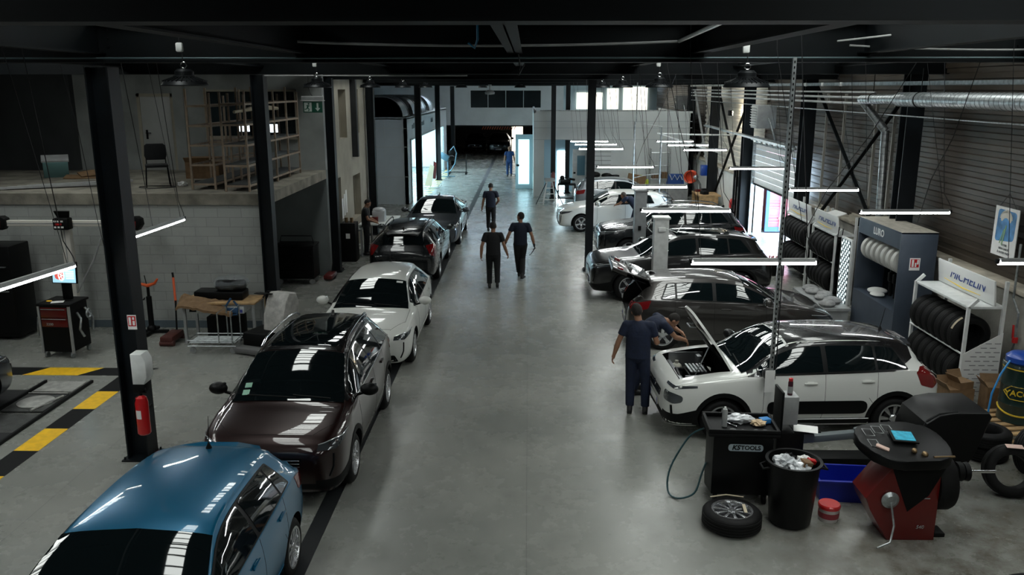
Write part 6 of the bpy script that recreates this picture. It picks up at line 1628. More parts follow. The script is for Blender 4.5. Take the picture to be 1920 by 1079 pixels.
b = B(); b.lathe([(.09, 0), (.10, .03), (.06, .06), (0, .06)], (-.3, -.18, .52), (pi / 2, 0, 0), n=24); b.tube([(-.3, -.24, .5), (-.27, -.3, .25), (-.34, -.4, .1), (-.5, -.45, .06)], .012); b.out('caliper_arm', STEEL, t)
b = B(); b.sph((-.08, -.16, 1.06), .03); b.sph((.02, -.2, 1.05), .035); b.tube([(.1, -.24, 1.05), (.34, -.22, 1.04)], .012); b.out('centring_cone', mat('brass_tool', (.25, .17, .09), .4, .8), t)
b = B(); b.box((-.4, -.1, 1.04), (.14, .05, .03), (0, 0, -.6), .01); b.out('glove_scrap', mat('pinkish_paper', (.6, .42, .36), .7), t)
b = B(); b.bx(.26, .42, -.1, .1, 0, .05, bev=.01); b.out('foot_pedal', BLACK, t)

_pv = V((0, -.32, .92)); _mx = M.Translation(_pv) @ M.Rotation(.28, 4, 'X') @ M.Diagonal((1, 1.2, 1, 1)) @ M.Translation(-_pv)
for _o in t.children_recursive:
    if _o.name.split('.')[0] in ('weight_tray', 'compartment', 'screen_bezel', 'display', 'centring_cone', 'glove_scrap'): _o.data.transform(_mx)
# ------------------------------------------------------------------ left side
# fire point on the near column
t = thing('fire_extinguisher', 'red fire extinguisher with white label hung on the nearest left column', 'fire extinguisher', (-5.16, 10.52, .5))
b = B(); b.lathe([(0, 0), (.07, .0), (.085, .02), (.085, .46), (.07, .52), (.03, .55), (0, .55)], n=28); b.out('cylinder', REDP, t)
b = B(); b.cyl((0, 0, .54), (0, 0, .6), .022); b.bar((0, 0, .6), (.09, -.04, .66), .02, .02); b.bar((0, 0, .585), (.09, -.03, .6), .02, .015); b.out('valve_handle', BLACK, t)
b = B(); b.tube([(0, .0, .57), (-.06, -.05, .5), (-.1, -.02, .3), (-.08, -.04, .12)], .011); b.out('hose', BLACK, t)
b = B(); b.lathe([(.0855, .24), (.0868, .24), (.0868, .36), (.0855, .36)], n=28); q = b.out('label', PAPER, t)
bm = bmesh.new(); bm.from_mesh(q.data); bmesh.ops.delete(bm, geom=[f for f in bm.faces if not (radians(-125) < atan2(f.calc_center_median().y, f.calc_center_median().x) < radians(-75))], context='FACES'); bm.to_mesh(q.data); bm.free()
b = B(); b.bx(-.03, .03, .086, .24, .3, .34); b.out('bracket', BLACK, t)
t = thing('dispenser', 'pale paper dispenser box fixed above the extinguisher on the near column', 'dispenser', (-5.2, 10.62, 1.2))
b = B(); b.prism([(-.05, 0), (.10, .0), (.15, .1), (.15, .32), (.10, .42), (-.05, .42)], .22, (0, .11, 0), (pi / 2, 0, 0), bev=.015); b.out('dispenser_body', WHITEP, t)
b = B(); b.bx(-.06, .1, -.10, .1, -.12, 0, bev=.01); b.out('lower_holder', BLACK, t)
t = thing('fire_notice', 'small red and white fire notice on the flange of the nearest left column', 'sign', (-5.28, 10.742, 2.0))
b = B(); b.box((0, 0, 0), (.12, .004, .2)); b.out('notice_plate', PAPER, t)
b = B(); b.box((0, -.003, .015), (.105, .003, .14)); fl = b.out('notice_field', REDP, t)
b = B(); b.bx(-.04, -.01, -.007, -.0045, -.04, .07); b.bx(.01, .04, -.007, -.0045, -.04, .02); b.bx(.01, .035, -.007, -.0045, .035, .07); b.out('notice_mark', PAPER, fl)

# wheel aligner
AL = mat('brushed_alloy', (.7, .67, .62), .5, .1)
t = thing('wheel_aligner', 'wheel alignment gantry with camera pods on a long bar before the block wall', 'wheel aligner', (-9.45, 16.9, 0))
b = B(); b.bx(-1.2, 1.35, -.05, .05, 2.29, 2.41, bev=.01); b.out('camera_bar', AL, t)
b = B(); b.bx(-1.2, 1.35, -.053, -.05, 2.34, 2.36); b.bx(-.02, .0, -.088, -.085, .9, 2.3); b.out('bar_slot', GREYP, t)
b = B(); b.bx(-.09, .09, -.085, .05, 0, 2.35, bev=.008); b.out('mast', AL, t)
for x in (-1.33, 1.45):
    b = B(); b.prism([(-.14, -.06), (-.1, -.13), (.06, -.14), (.14, -.03), (.13, .09), (.05, .14), (-.08, .13), (-.14, .05)], .2, (x, .08, 2.36), (pi / 2, 0, 0), bev=.015); p_ = b.out('camera_pod', BLACK, t)
    b = B(); b.prism([(-.08, .03), (-.06, -.08), (.03, -.09), (.05, .05)], .006, (x, -.12, 2.36), (pi / 2, 0, 0)); b.out('pod_lens', mat('pod_red', (.25, .02, .02), .3), p_)
b = B(); b.box((-.0, -.12, 2.36), (.32, .2, .24), None, .03); b.prism([(-.16, 0), (.16, 0), (.12, -.14), (-.12, -.14)], .03, (0, -.1, 2.62), (pi / 2 + .3, 0, 0)); cp_ = b.out('centre_head', BLACK, t)
b = B()
for i in range(3):
    for z in (2.30, 2.42): b.box((-.1 + i * .07, -.224, z), (.05, .006, .035), None)
islands(b.out('white_target', PAPER, cp_))
b = B(); b.bx(-.1, .03, -.227, -.222, 2.34, 2.38); b.out('red_window', REDP, cp_)
b = B(); b.tube([(.09, -.05, .9), (.5, 0, 1.6), (.62, .1, 2.0), (.75, .3, 2.05)], .02); b.out('cable_loop', GREYP, t)
# console
t = thing('tool_cabinet', 'black console on castors with red drawers and a screen above it', 'tool cabinet', (-8.95, 15.55, 0), radians(-4))
b = B(); b.bx(-.3, .3, -.3, .3, .12, 1.02, bev=.015); b.bx(-.34, .34, -.33, .33, 1.02, 1.07, bev=.02); b.out('cabinet_body', BLACK, t)
b = B(); b.bx(-.26, .26, -.315, -.3, .62, .79, bev=.004); d1 = b.out('drawer', DKRED, t)
b = B(); b.bx(-.26, .26, -.315, -.3, .8, 1.0, bev=.004); d2 = b.out('drawer', DKRED, t)
for d_, z in ((d1, .77), (d2, .96)):
    b = B(); b.bx(-.24, .24, -.335, -.315, z, z + .015); b.out('drawer_handle', CHROME, d_)
text('3200', .07, frame((-.1, -.317, .67), (1, 0, 0), (0, 0, 1)), GREYP, d1)
for x in (-.3, .3):
    b = B(); b.bx(x - .02, x + .02, -.32, -.28, .1, 1.02); b.out('corner_post', GREYP, t)
for x in (-.26, .26):
    for y in (-.26, .26):
        b = B(); b.cyl((x - .02, y, .055), (x + .02, y, .055), .055, n=16); b.box((x, y, .1), (.06, .05, .04), None, .01); b.out('castor', STEEL, t)
for s_ in (-1, 1):
    b = B(); b.tube([(s_ * .33, -.1, .85), (s_ * .43, -.15, .75), (s_ * .42, -.2, .55), (s_ * .46, -.15, .4)], .025); b.lathe([(.08, 0), (.1, .02), (.08, .04)], (s_ * .42, .1, .8), XR, n=16); b.tube([(s_ * .33, .15, .9), (s_ * .45, .2, .7), (s_ * .44, .18, .45)], .025); b.out('wheel_clamp', STEEL, t)
b = B(); b.bx(-.05, .12, .1, .18, 1.07, 1.4, bev=.01); b.out('screen_stand', BLACK, t)
b = B(); b.box((.1, .02, 1.56), (.5, .04, .32), (-.1, 0, 0), .008); sc_ = b.out('screen_bezel', BLACK, t)
b = B(); b.box((.1, -.004, 1.56), (.46, .004, .28), (-.1, 0, 0)); dp = b.out('display', em('screen_blue', (.3, .55, .68), .55), sc_)
b = B(); b.sph((.0, -.012, 1.57), 1, (.09, .004, .12)); b.out('red_picture', em('screen_red', (.6, .1, .08), .5), dp)
b = B(); b.tube([(.05 + .055 * cos(a), -.02, 1.56 + .10 * sin(a)) for a in [2 * pi * i / 20 for i in range(20)]], .008, 5, True)
for i in range(5): b.bar((.05, -.02, 1.56), (.05 + .05 * cos(i * 1.257), -.02, 1.56 + .09 * sin(i * 1.257)), .004, .012)
b.out('wheel_picture', em('screen_white', (.8, .9, .9), .7), dp)
b = B()
for i in range(5): b.box((.22, -.014, 1.64 - i * .035), (.16, .003, .014), None)
b.out('text_rows', em('screen_white', (.8, .9, .9), .7), dp)
b = B(); b.box((.0, -.15, 1.073), (.22, .15, .004), (0, 0, .4)); b.out('paper', PAPER, t)
b = B(); b.sph((-.2, -.1, 1.075), 1, (.06, .04, .008)); b.out('yellow_cap', YELLOW, t)
for loc, w, h, l in (((-12.4, 16.6, 0), 1.5, 2.05, 'tall black cabinet at the left edge under the mezzanine wall'), ((-10.95, 16.75, 0), 1.1, 1.95, 'black equipment cabinet between left edge and the alignment console')):
    t = thing('equipment_cabinet', l, 'cabinet', loc)
    b = B(); b.bx(-w / 2, w / 2, -.35, .35, .06, h, bev=.02); b.out('cabinet_body', SATIN, t)
    for i in range(2):
        b = B(); x0 = -w / 2 + .03 + i * w / 2; b.bx(x0, x0 + w / 2 - .05, -.37, -.35, .15, h * .55, bev=.004); d_ = b.out('cabinet_door', SATIN, t)
        b = B(); b.bx(x0 + .05, x0 + w / 2 - .12, -.39, -.37, h * .52, h * .535); b.out('door_handle', STEEL, d_)
    b = B(); b.bx(-w / 2 + .1, w / 2 - .1, -.39, -.35, h * .78, h * .79); b.bx(-w / 2 + .1, w / 2 - .1, -.38, -.35, h * .6, h * .61); b.out('shelf_edge', STEEL, t)
    b = B(); b.bx(-w / 2 + .15, -w / 2 + .5, -.36, -.352, .2, .5); b.out('blue_panel', mat('navy_panel', (.01, .02, .12), .5), t)
t = thing('tyre_post_machine', 'thin grey pump stand behind the near column, left of the transmission jack', 'pump', (-8.55, 16.9, 0))
b = B(); b.cyl((0, 0, .35), (0, 0, 1.25), .05); b.bx(-.1, .1, -.1, .1, .3, .6, bev=.02); b.bx(-.12, .12, -.12, .12, 0, .03); b.cyl((0, 0, 0), (0, 0, .35), .03); b.out('pump_body', mat('dim_grey_metal', (.08, .09, .09), .5, .3), t)
# jacks
t = thing('transmission_jack', 'black upright jack with red curved saddle in front of the block wall', 'jack', (-7.92, 16.95, 0))
b = B(); b.cyl((0, 0, .1), (0, 0, .8), .055); b.cyl((0, 0, .8), (0, 0, 1.02), .03); b.out('jack_tube', BLACK, t)
b = B(); b.bar((-.35, 0, .05), (.35, 0, .05), .08, .06, .01); b.bar((0, -.35, .05), (0, .3, .05), .08, .06, .01); b.sph((0, 0, .1), .1); b.out('jack_foot', BLACK, t)
b = B(); b.tube([(-.22, 0, 1.16), (-.15, 0, 1.07), (0, 0, 1.03), (.15, 0, 1.08), (.22, 0, 1.18)], [.02, .03, .04, .03, .02], 8); b.out('saddle', ORANGE, t)
b = B(); b.tube([(-.02, 0, 1.05), (-.05, 0, 1.25)], .01); b.tube([(-.06, -.06, .76), (-.1, -.06, .74), (-.1, .03, .76)], .012); b.out('saddle_pin', BLACK, t)
t = thing('trolley_jack', 'low red trolley jack with a long red handle leaning back', 'jack', (-7.22, 16.3, 0))
b = B(); b.bx(-.13, .13, -.3, .3, .06, .2, bev=.03); b.cyl((-.14, -.25, .06), (.14, -.25, .06), .06); b.cyl((-.14, .25, .06), (.14, .25, .06), .05); b.out('jack_body', mat('dull_red', (.07, .014, .01), .5), t)
b = B(); b.tube([(0, .25, .2), (-.08, .5, .75)], .018); b.out('handle_lower', BLACK, t)
b = B(); b.tube([(-.08, .5, .7), (-.16, .68, 1.2)], .024); b.out('handle_upper', ORANGE, t)
b = B(); b.tube([(-.16, .68, 1.2), (-.18, .71, 1.3)], .022); b.out('grip', BLACK, t)
# workbench
t = thing('workbench', 'grey legged workbench with timber top and two pale drawers by the block wall', 'workbench', (-6.2, 16.55, 0))
b = B(); b.bx(-.75, .75, -.35, .35, .82, .86, bev=.006); b.out('bench_top', WOOD, t)
for x in (-.7, .7):
    for y in (-.3, .3):
        b = B(); b.bar((x, y, 0), (x, y, .82), .06, .05); b.out('leg', GREYP, t)
b = B(); b.bx(-.7, .7, -.32, .32, .78, .82); b.out('bench_frame', GREYP, t)
for x in (-.38, .3):
    b = B(); b.bx(x - .22, x + .22, -.34, .2, .64, .78, bev=.006); d_ = b.out('drawer', WHITEP, t)
    b = B(); b.bx(x - .2, x - .06, -.344, -.34, .67, .72); b.out('drawer_label', BLACK, d_)
    b = B(); b.bx(x + .12, x + .19, -.344, -.34, .66, .72); b.out('drawer_mark', mat('label_blue', (.1, .12, .5), .5), d_)
b = B(); b.bx(-6.55, -5.85, 16.45, 16.85, .0, .5, bev=.02); tag(b.out('parts_box', BLACK), 'black box standing under the workbench', 'box')
b = B(); b.bx(-6.75, -5.75, 16.4, 16.8, .86, 1.04, bev=.03); tag(b.out('foam_case', SATIN), 'black flat case lying on the workbench under the wrapped wheel', 'case')
# crumpled cardboard packaging draped on the bench
b = B(); nx, ny = 16, 8; r4 = random.Random(4)
gr = [[b.bm.verts.new((-6.98 + 1.1 * i / nx, 16.02 + .33 * j / ny + .02 * i / nx, 1.02 - .012 * i - .02 * (ny - j) + r4.uniform(-.018, .018) - (.06 if i == 0 else 0))) for j in range(ny + 1)] for i in range(nx + 1)]
for i in range(nx):
    for j in range(ny): b.bm.faces.new((gr[i][j], gr[i + 1][j], gr[i + 1][j + 1], gr[i][j + 1]))
ex = bmesh.ops.extrude_face_region(b.bm, geom=b.bm.faces[:], use_keep_orig=True)
for q in ex['geom']:
    if isinstance(q, bmesh.types.BMVert): q.co.z -= .05
tag(b.out('cardboard_wrap', CARD, smooth=False), 'crumpled brown cardboard draped over the front of the workbench', 'cardboard')
t = thing('wrapped_wheel', 'alloy wheel wrapped in cloudy plastic lying on the workbench', 'wheel', (-6.05, 16.62, 1.08))
add_wheel(t, 0, 0, .06, .3, .21, 'blade', 1); t.children[0].rotation_euler = (radians(-12), 0, 0); t.children[0].name = 'tyre'
b = B(); b.sph((0, .02, .1), .36, (1, 1, .4), sub=3); r4 = random.Random(8)
for v in b.bm.verts: v.co.z += r4.uniform(-.02, .02); v.co.x *= 1 + r4.uniform(-.04, .04)
PW2, nt, p = nodes('cloudy_film'); p.inputs['Base Color'].default_value = (.3, .33, .35, 1); p.inputs['Alpha'].default_value = .28; p.inputs['Roughness'].default_value = .2
b.out('plastic_wrap', PW2, t, smooth=False)
t = thing('strap_tool', 'blue strapping tool hanging at the right front of the workbench', 'tool', (-5.9, 16.14, .72))
b = B(); b.tube([(0, 0, .25), (-.1, -.02, .1), (-.08, 0, -.1), (.1, 0, -.08), (.14, 0, .08), (.05, 0, .2)], .022); b.box((.02, 0, .0), (.22, .04, .12), None, .02); b.out('blue_frame', mat('dull_blue', (.02, .07, .16), .5), t)
t = thing('wire_cart', 'low wire cart on castors with a tall handle in front of the workbench', 'cart', (-6.1, 15.8, 0))
b = B()
for i in range(9): b.tube([(-.48, -.22 + i * .055, .22), (.42, -.22 + i * .055, .22)], .009, 6)
for z in (.16, .27): b.tube([(-.5, -.25, z), (.44, -.25, z), (.44, .25, z), (-.5, .25, z)], .013, 6, True)
b.out('wire_deck', STEEL, t)
b = B(); b.tube([(.12, -.25, .2), (.12, -.25, .82), (.12, .25, .82), (.12, .25, .2)], .014); b.tube([(.38, -.25, .2), (.38, -.25, .86), (.38, .25, .86), (.38, .25, .2)], .014); b.out('cart_handle', STEEL, t)
for x in (-.42, .36):
    for y in (-.2, .2):
        b = B(); b.cyl((x, y - .015, .06), (x, y + .015, .06), .06, n=16); b.bx(x - .02, x + .02, y - .03, y + .03, .06, .16); b.out('castor', GREYP, t)
# floor scrubber
t = thing('floor_scrubber', 'grey walk-behind floor scrubber between the workbench and the corner column', 'floor scrubber', (-5.22, 15.95, 0), radians(-20))
b = B(); b.prism([(-.30, .36), (.28, .36), (.30, .9), (.22, 1.08), (-.02, 1.12), (-.14, .98), (-.26, .7)], .5, (0, .25, 0), (pi / 2, 0, pi / 2), bev=.07); b.out('tank', mat('scrubber_grey', (.42, .41, .39), .5, nz=.25, ns=9), t)
b = B(); b.bx(-.27, .27, -.34, .32, .08, .4, bev=.06); b.out('chassis', BLACK, t)
b = B(); b.bx(-.32, .32, -.55, -.3, .02, .14, bev=.04); b.out('brush_deck', mat('brush_grey', (.12, .12, .12), .6), t)
b = B(); b.bx(-.15, .15, .1, .16, 1.08, 1.1); b.bx(-.12, .12, -.08, .02, 1.12, 1.13, bev=.003); b.out('vent', BLACK, t)
b = B(); b.tube([(-.2, .3, .95), (-.2, .45, 1.05), (.2, .45, 1.05), (.2, .3, .95)], .018); b.out('handle', BLACK, t)
for s_ in (-1, 1):
    b = B(); b.cyl((s_ * .25, .15, .1), (s_ * .3, .15, .1), .1, n=20); b.out('drive_wheel', RUBBER, t)
b = B(); b.bar((-5.58, 17.25, 0), (-5.55, 17.33, .8), .12, .02); tag(b.out('timber_offcut', WOOD), 'splintered timber offcut leaning at the corner of the block wall', 'timber')

# alignment ramp bay
RAMP = mat('ramp_plate', (.07, .072, .07), .55, .4, nz=.3, ns=6, bump=.5, bs=60)
t = thing('alignment_ramp', 'steel alignment ramp with round turning plates inside the striped marking', 'ramp', (-8.05, 11, 0))
b = B(); b.bx(-.4, .38, -5, 1.35, .0, .03); b.bx(-2.9, -2.1, -5, 1.35, 0, .03); b.out('runway', RAMP, t)
b = B(); b.bx(.38, .42, -5, 2.9, .0, .045); b.bx(-.44, -.4, -5, 2.9, 0, .045); b.out('ramp_edge', BLACK, t)
for x in (-.0, -2.5):
    b = B(); b.bx(x - .34, x + .34, 1.45, 2.25, .012, .034); q = b.out('plate_base', RAMP, t); b = B(); b.lathe([(0, .05), (.27, .05), (.28, .045), (.28, .03)], (x, 1.85, 0), n=40); b.out('turning_plate', mat('plate_grey', (.36, .36, .34), .5, .1, nz=.3), q)
    b = B(); b.bx(x - .33, x + .33, 2.35, 2.85, .01, .035); b.tube([(x - .33, 2.22, .05), (x + .33, 2.22, .05)], .012); b.tube([(x + .15, 1.45, .05), (x + .32, 2.1, .05)], .02); b.out('slide_plate', MATS['plate_grey'], t)
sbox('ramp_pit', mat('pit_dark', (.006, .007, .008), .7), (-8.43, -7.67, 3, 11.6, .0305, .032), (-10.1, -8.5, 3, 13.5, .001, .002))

# under the mezzanine and along the side building
t = thing('tool_trolley', 'dark tool trolley standing in the shade under the mezzanine', 'tool trolley', (-6.1, 21.8, 0))
b = B(); b.bx(-.5, .5, -.3, .3, .15, 1.0, bev=.02); b.out('trolley_body', SATIN, t)
b = B(); b.bx(-.52, .52, -.32, .32, 1.0, 1.05, bev=.015); b.tube([(-.45, 0, 1.05), (-.4, 0, 1.25), (.4, 0, 1.25), (.45, 0, 1.05)], .012); b.out('trolley_top', BLACK, t)
for i in range(4):
    b = B(); b.bx(-.46, .46, -.315, -.3, .2 + i * .2, .37 + i * .2); b.out('drawer', SATIN, t)
for x in (-.42, .42):
    b = B(); b.cyl((x, -.26, .07), (x, -.2, .07), .07, n=14); b.cyl((x, .2, .07), (x, .26, .07), .07, n=14); b.out('castor', GREYP, t)
t = thing('small_jack', 'small red jack on the floor at the foot of the column under the exit sign', 'jack', (-5.35, 22.2, 0))
b = B(); b.bx(-.12, .12, -.3, .3, .04, .16, bev=.03); b.out('jack_body', DKRED, t)
b = B(); b.tube([(0, .2, .15), (.05, .4, .7)], .015); b.out('jack_handle', BLACK, t)
t = thing('locker', 'dark metal locker with a paper note beside the bench of the side building', 'locker', (-5.32, 24.75, 0))
b = B(); b.bx(-.22, .22, -.25, .25, 0, 1.15, bev=.01); b.out('locker_body', SATIN, t)
b = B(); b.bx(-.06, .06, -.256, -.25, .7, .85); b.out('note', PAPER, t)
for i in range(2):
    b = B(); b.lathe([(0, 0), (.05, 0), (.05, .14), (0, .14)], (-.08 + i * .16, 0, 1.15), n=14); b.out('tin', mat('brass_tool', (.25, .17, .09), .4, .8), t)
t = thing('bench_table', 'pale topped bench where the man in dark clothes works', 'table', (-4.62, 26.6, 0))
b = B(); b.bx(-.62, .42, -.95, .95, .9, .94, bev=.006); b.out('bench_top', WHITEP, t)
for x in (-.55, .35):
    for y in (-.85, .85):
        b = B(); b.bx(x - .03, x + .03, y - .03, y + .03, 0, .9); b.out('leg', GREYP, t)
t = thing('plastic_box', 'translucent plastic bag and red tub standing on the pale bench', 'box', (-4.7, 26.35, .94))
b = B(); b.bx(-.2, .2, -.16, .16, 0, .35, bev=.03); b.out('box_body', PLAS, t)
b = B(); b.bx(-.24, .0, -.28, -.17, 0, .16, bev=.01); b.out('red_tub', DKRED, t)
b = B(); b.sph((0, 0, .36), .17, (1.2, 1, .5), sub=3); b.out('crumpled_bag', PLAS, t)
t = thing('noticeboard', 'white papers pinned on the wall of the side building', 'papers', (-5.59, 25.0, 1.7))
b = B()
for i in range(3): b.bx(0, .01, .1 + i * .26, .3 + i * .26, -.5 + i * .05, .1 + i * .1)
b.out('sheet', PAPER, t)
t = thing('machine_table', 'grey machine table beside the men’s bench below the wall papers', 'table', (-5.25, 25.6, 0))  # small grey table, no lamp on it
b = B(); b.bx(-.25, .2, -.3, .3, .78, .84); b.bx(-.22, .17, -.27, .27, .0, .06); b.out('table_top', GREYP, t)
for x in (-.2, .15):
    for y in (-.25, .25):
        b = B(); b.bx(x - .02, x + .02, y - .02, y + .02, .06, .78); b.out('leg', GREYP, t)

# mezzanine contents
t = thing('office_chair', 'black office chair with four legs standing alone on the mezzanine', 'chair', (-8.28, 18.75, MZ), radians(205))
b = B(); b.bx(-.24, .24, -.23, .23, .43, .49, bev=.025); b.out('seat', BLKC, t)
b = B(); b.prism([(-.2, 0), (.2, 0), (.235, .1), (.22, .32), (.17, .36), (-.17, .36), (-.22, .32), (-.235, .1)], .05, (0, -.24, .57), (pi / 2 + .12, 0, 0), bev=.02); b.out('backrest', BLKC, t)
for sx in (-1, 1):
    b = B(); b.tube([(sx * .22, .2, .43), (sx * .25, .27, 0)], .013); b.out('leg', BLACK, t)
    b = B(); b.tube([(sx * .22, -.2, .43), (sx * .25, -.3, 0)], .013); b.out('leg', BLACK, t)
b = B(); b.tube([(-.2, -.22, .46), (-.2, -.26, .62)], .012); b.tube([(.2, -.22, .46), (.2, -.26, .62)], .012); b.out('back_frame', BLACK, t)
RACKM = mat('tan_rack_steel', (.30, .23, .17), .55, .2, nz=.2)
def shelf(loc, Lx, Ly, H, n, bays, label, boards=True):
    t = thing('shelving_unit', label, 'shelving', loc)
    for j in range(bays + 1):
        for x in (0, Lx):
            b = B(); y = Ly * j / bays; b.bx(x - .02, x + .02, y - .02, y + .02, 0, H + (rnd.random() * .2)); b.out('upright', RACKM, t)
    for i in range(n):
        z = .12 + (H - .3) * i / (n - 1)
        b = B()
        for x in (0, Lx): b.bx(x - .015, x + .015, 0, Ly, z - .025, z + .015)
        for j in range(bays + 1): y = Ly * j / bays; b.bx(0, Lx, y - .015, y + .015, z - .025, z + .015)
        b.out('shelf_rail', RACKM, t)
        if boards and i < n - 1 or i == 0:
            b = B(); b.bx(.02, Lx - .02, .02, Ly - .02, z + .015, z + .03); b.out('shelf_board', mat('dark_board', (.05, .055, .055), .7), t)
    return t
shelf((-6.4, 17.75, MZ), .5, 4.1, 2.0, 5, 4, 'long empty tan shelving unit nearest the mezzanine edge')
shelf((-7.25, 18.1, MZ), .5, 3.4, 1.95, 5, 3, 'tan shelving unit standing behind the long one, toward the door', False)
pipe('cloth_roll', [(-6.2, 18.0, 4.55), (-6.15, 19.5, 4.62), (-6.1, 20.8, 4.56)], [.03, .07, .04], mat('cream_paper', (.6, .52, .38), .7), 'cream fabric roll lying on the top shelf of the mezzanine rack', 'roll')
for (x, y, w, d_, h, r_, l) in ((-7.9, 20.6, .8, .5, .5, .05, 'wide cardboard box left of the mezzanine shelving'), (-7.9, 20.55, .85, .5, .2, 0, 'x')):
    if l == 'x': continue
    t = thing('cardboard_box', l, 'box', (x, y, MZ), r_)
    b = B(); b.bx(-w / 2, w / 2, -d_ / 2, d_ / 2, 0, h); b.out('box_body', CARD, t)
    b = B(); b.box((0, -d_ / 2 - .06, h - .04), (w, .008, .16), (.8, 0, 0)); b.out('flap', CARD, t)
t = thing('carton', 'old pale carton with teal side at the left end of the mezzanine', 'box', (-11.6, 20.6, MZ), .5)
b = B(); b.box((0, 0, .24), (.55, .3, .4), (.35, 0, 0), .01); b.out('carton_body', mat('teal_grey', (.10, .2, .2), .7), t)
b = B(); b.box((0, -.03, .46), (.6, .36, .05), (.35, 0, 0), .01); b.out('carton_lid', GREYP, t)
t = thing('cardboard_sheet', 'torn cardboard lying flat beside the teal carton', 'cardboard', (-10.9, 20.4, MZ), .3)
b = B(); b.box((0, 0, .03), (.7, .4, .03), (.1, .05, 0)); b.box((.15, .1, .1), (.4, .3, .03), (.3, -.1, .5)); b.out('sheet', CARD, t)
for i in range(5):
    b = B(); b.bar((-11.4 + i * .12, 17.9 + i * .16, MZ + .04), (-9.6 + i * .1, 18.7 + i * .2, MZ + .05 + .02 * (i % 2)), .1, .04)
    tag(b.out('metal_profile', GREYP), 'long grey metal profile lying on the left mezzanine floor', 'profile', 'profiles lying on the mezzanine')
b = B(); b.tube([(-8.2 + .4 * cos(a) , 18.5 + .22 * sin(a), MZ + .012) for a in [2 * pi * i / 24 for i in range(24)]], .009, 5, True); tag(b.out('cable_coil', CABLE), 'coil of cable round the feet of the mezzanine chair', 'cable')
b = B(); b.tube([(-7.65, 19.3, MZ + .03), (-7.45, 19.25, MZ + .05), (-7.2, 19.3, MZ + .02)], [.05, .03, .02], 6); tag(b.out('black_tool', BLACK), 'black tool lying on the mezzanine floor right of the chair', 'tool')
crumple('rag', (-7.75, 18.8, MZ + .05), .09, (1.2, 1, .6), PAPER, 'pale crumpled rag on the mezzanine floor beside the chair', 'rag', 6)
t = thing('fire_extinguisher', 'dim fire extinguisher hanging on the dark mezzanine wall at the left', 'fire extinguisher', (-13.0, 22.5, 3.5))
b = B(); b.lathe([(0, 0), (.085, .01), (.085, .45), (.03, .53), (0, .53)], n=20); b.out('cylinder', REDP, t)
b = B(); b.tube([(0, 0, .55), (.1, -.03, .5), (.12, -.03, .2)], .012); b.out('hose', BLACK, t)
b = B(); b.box((0, -.086, .27), (.08, .004, .1)); b.out('label', PAPER, t)
sbox('wall_mezzanine_dark', CLADD, (-15, -12.0, 22.4, 22.6, MZ, 5.7))
# lit screens seen in the office behind the mezzanine
for i, (x, z, l) in enumerate(((-7.55, 4.02, 'glowing white screen in the office window behind the shelving'), (-6.75, 4.0, 'second glowing screen in the office, right of the corner column'))):
    t = thing('monitor', l, 'monitor', (x, 22.62, z))
    b = B(); b.bx(-.16, .16, 0, .03, -.12, .12, bev=.004); b.out('bezel', BLACK, t)
    b = B(); b.bx(-.145, .145, -.004, 0, -.105, .105); b.out('display', em('office_screen', (.8, .93, 1.), 1.6), t)
    b = B(); b.bx(-.05, .05, -.0, .03, -.2, -.12); b.out('stand', BLACK, t)

# ------------------------------------------------------------------ far part of the hall
b = B()
for i in range(16): b.prism([(-5.25, 39.2 + i * .95), (-4.75, 39.55 + i * .95), (-4.75, 39.85 + i * .95), (-5.25, 39.5 + i * .95)], .003, (0, 0, .001))
struct(b.out('booth_floor_marking', mat('pale_yellow_paint', (.6, .52, .2), .6)))
t = thing('parts_trolley', 'thin framed trolley with a black bumper part near the far end of the booth', 'trolley', (-4.2, 50.6, 0))
b = B(); b.tube([(-.5, -.3, .85), (.5, -.3, .85), (.5, .3, .85), (-.5, .3, .85)], .02, 6, True); b.tube([(-.5, -.3, .12), (.5, -.3, .12), (.5, .3, .12), (-.5, .3, .12)], .02, 6, True)
for x in (-.5, .5):
    for y in (-.3, .3): b.tube([(x, y, .12), (x, y, .85)], .02, 6)
b.tube([(.5, -.3, .85), (.55, -.3, 1.2)], .015, 6); b.out('trolley_frame', BLACK, t)
for x in (-.5, .5):
    b = B(); b.cyl((x, -.32, .06), (x, -.28, .06), .06); b.cyl((x, .28, .06), (x, .32, .06), .06); b.out('castor', BLACK, t)
o = tyre_obj(.33, .21, .24); o.location = (-4.75, 50.6, 1.0); tag(o, 'dark tyre resting on the left end of the far thin framed trolley', 'tyre')
t = thing('drying_lamp', 'wheeled blue-grey drying lamp with coiled hoses in the booth doorway', 'drying lamp', (-4.6, 48.6, 0))
b = B(); b.cyl((0, 0, .1), (0, 0, 1.3), .04); b.bar((-.4, 0, .08), (.4, 0, .08), .06, .05); b.bar((0, -.4, .08), (0, .4, .08), .06, .05); b.out('lamp_stand', mat('blue_grey_metal', (.1, .2, .27), .4, .3), t)
b = B(); b.box((-.2, 0, 1.2), (.55, .25, .35), (0, .5, 0), .05); b.out('lamp_head', mat('blue_grey_metal', (.1, .2, .27), .4, .3), t)
b = B(); b.box((.18, 0, 1.45), (.25, .2, .25), None, .04); b.out('lamp_control', BLACK, t)
b = B(); b.tube([(.1, 0, 1.5), (.35, 0, 1.8), (.5, 0, 1.4), (.4, 0, .8), (.15, 0, .4), (-.3, .0, .25), (-.2, 0, .5)], .035); b.out('hose', mat('blue_grey_metal', (.1, .2, .27), .4, .3), t)
t = thing('masking_stand', 'stand holding cream and red masked panels at the near side of the booth opening', 'stand', (-5.05, 43.2, 0))
b = B(); b.prism([(-.25, 0), (.1, .0), (.25, 1.0), (.05, 1.1)], .04, (0, 0, .15), (pi / 2, 0, 0)); b.out('cream_panel', mat('cream_paper', (.6, .52, .38), .7), t)
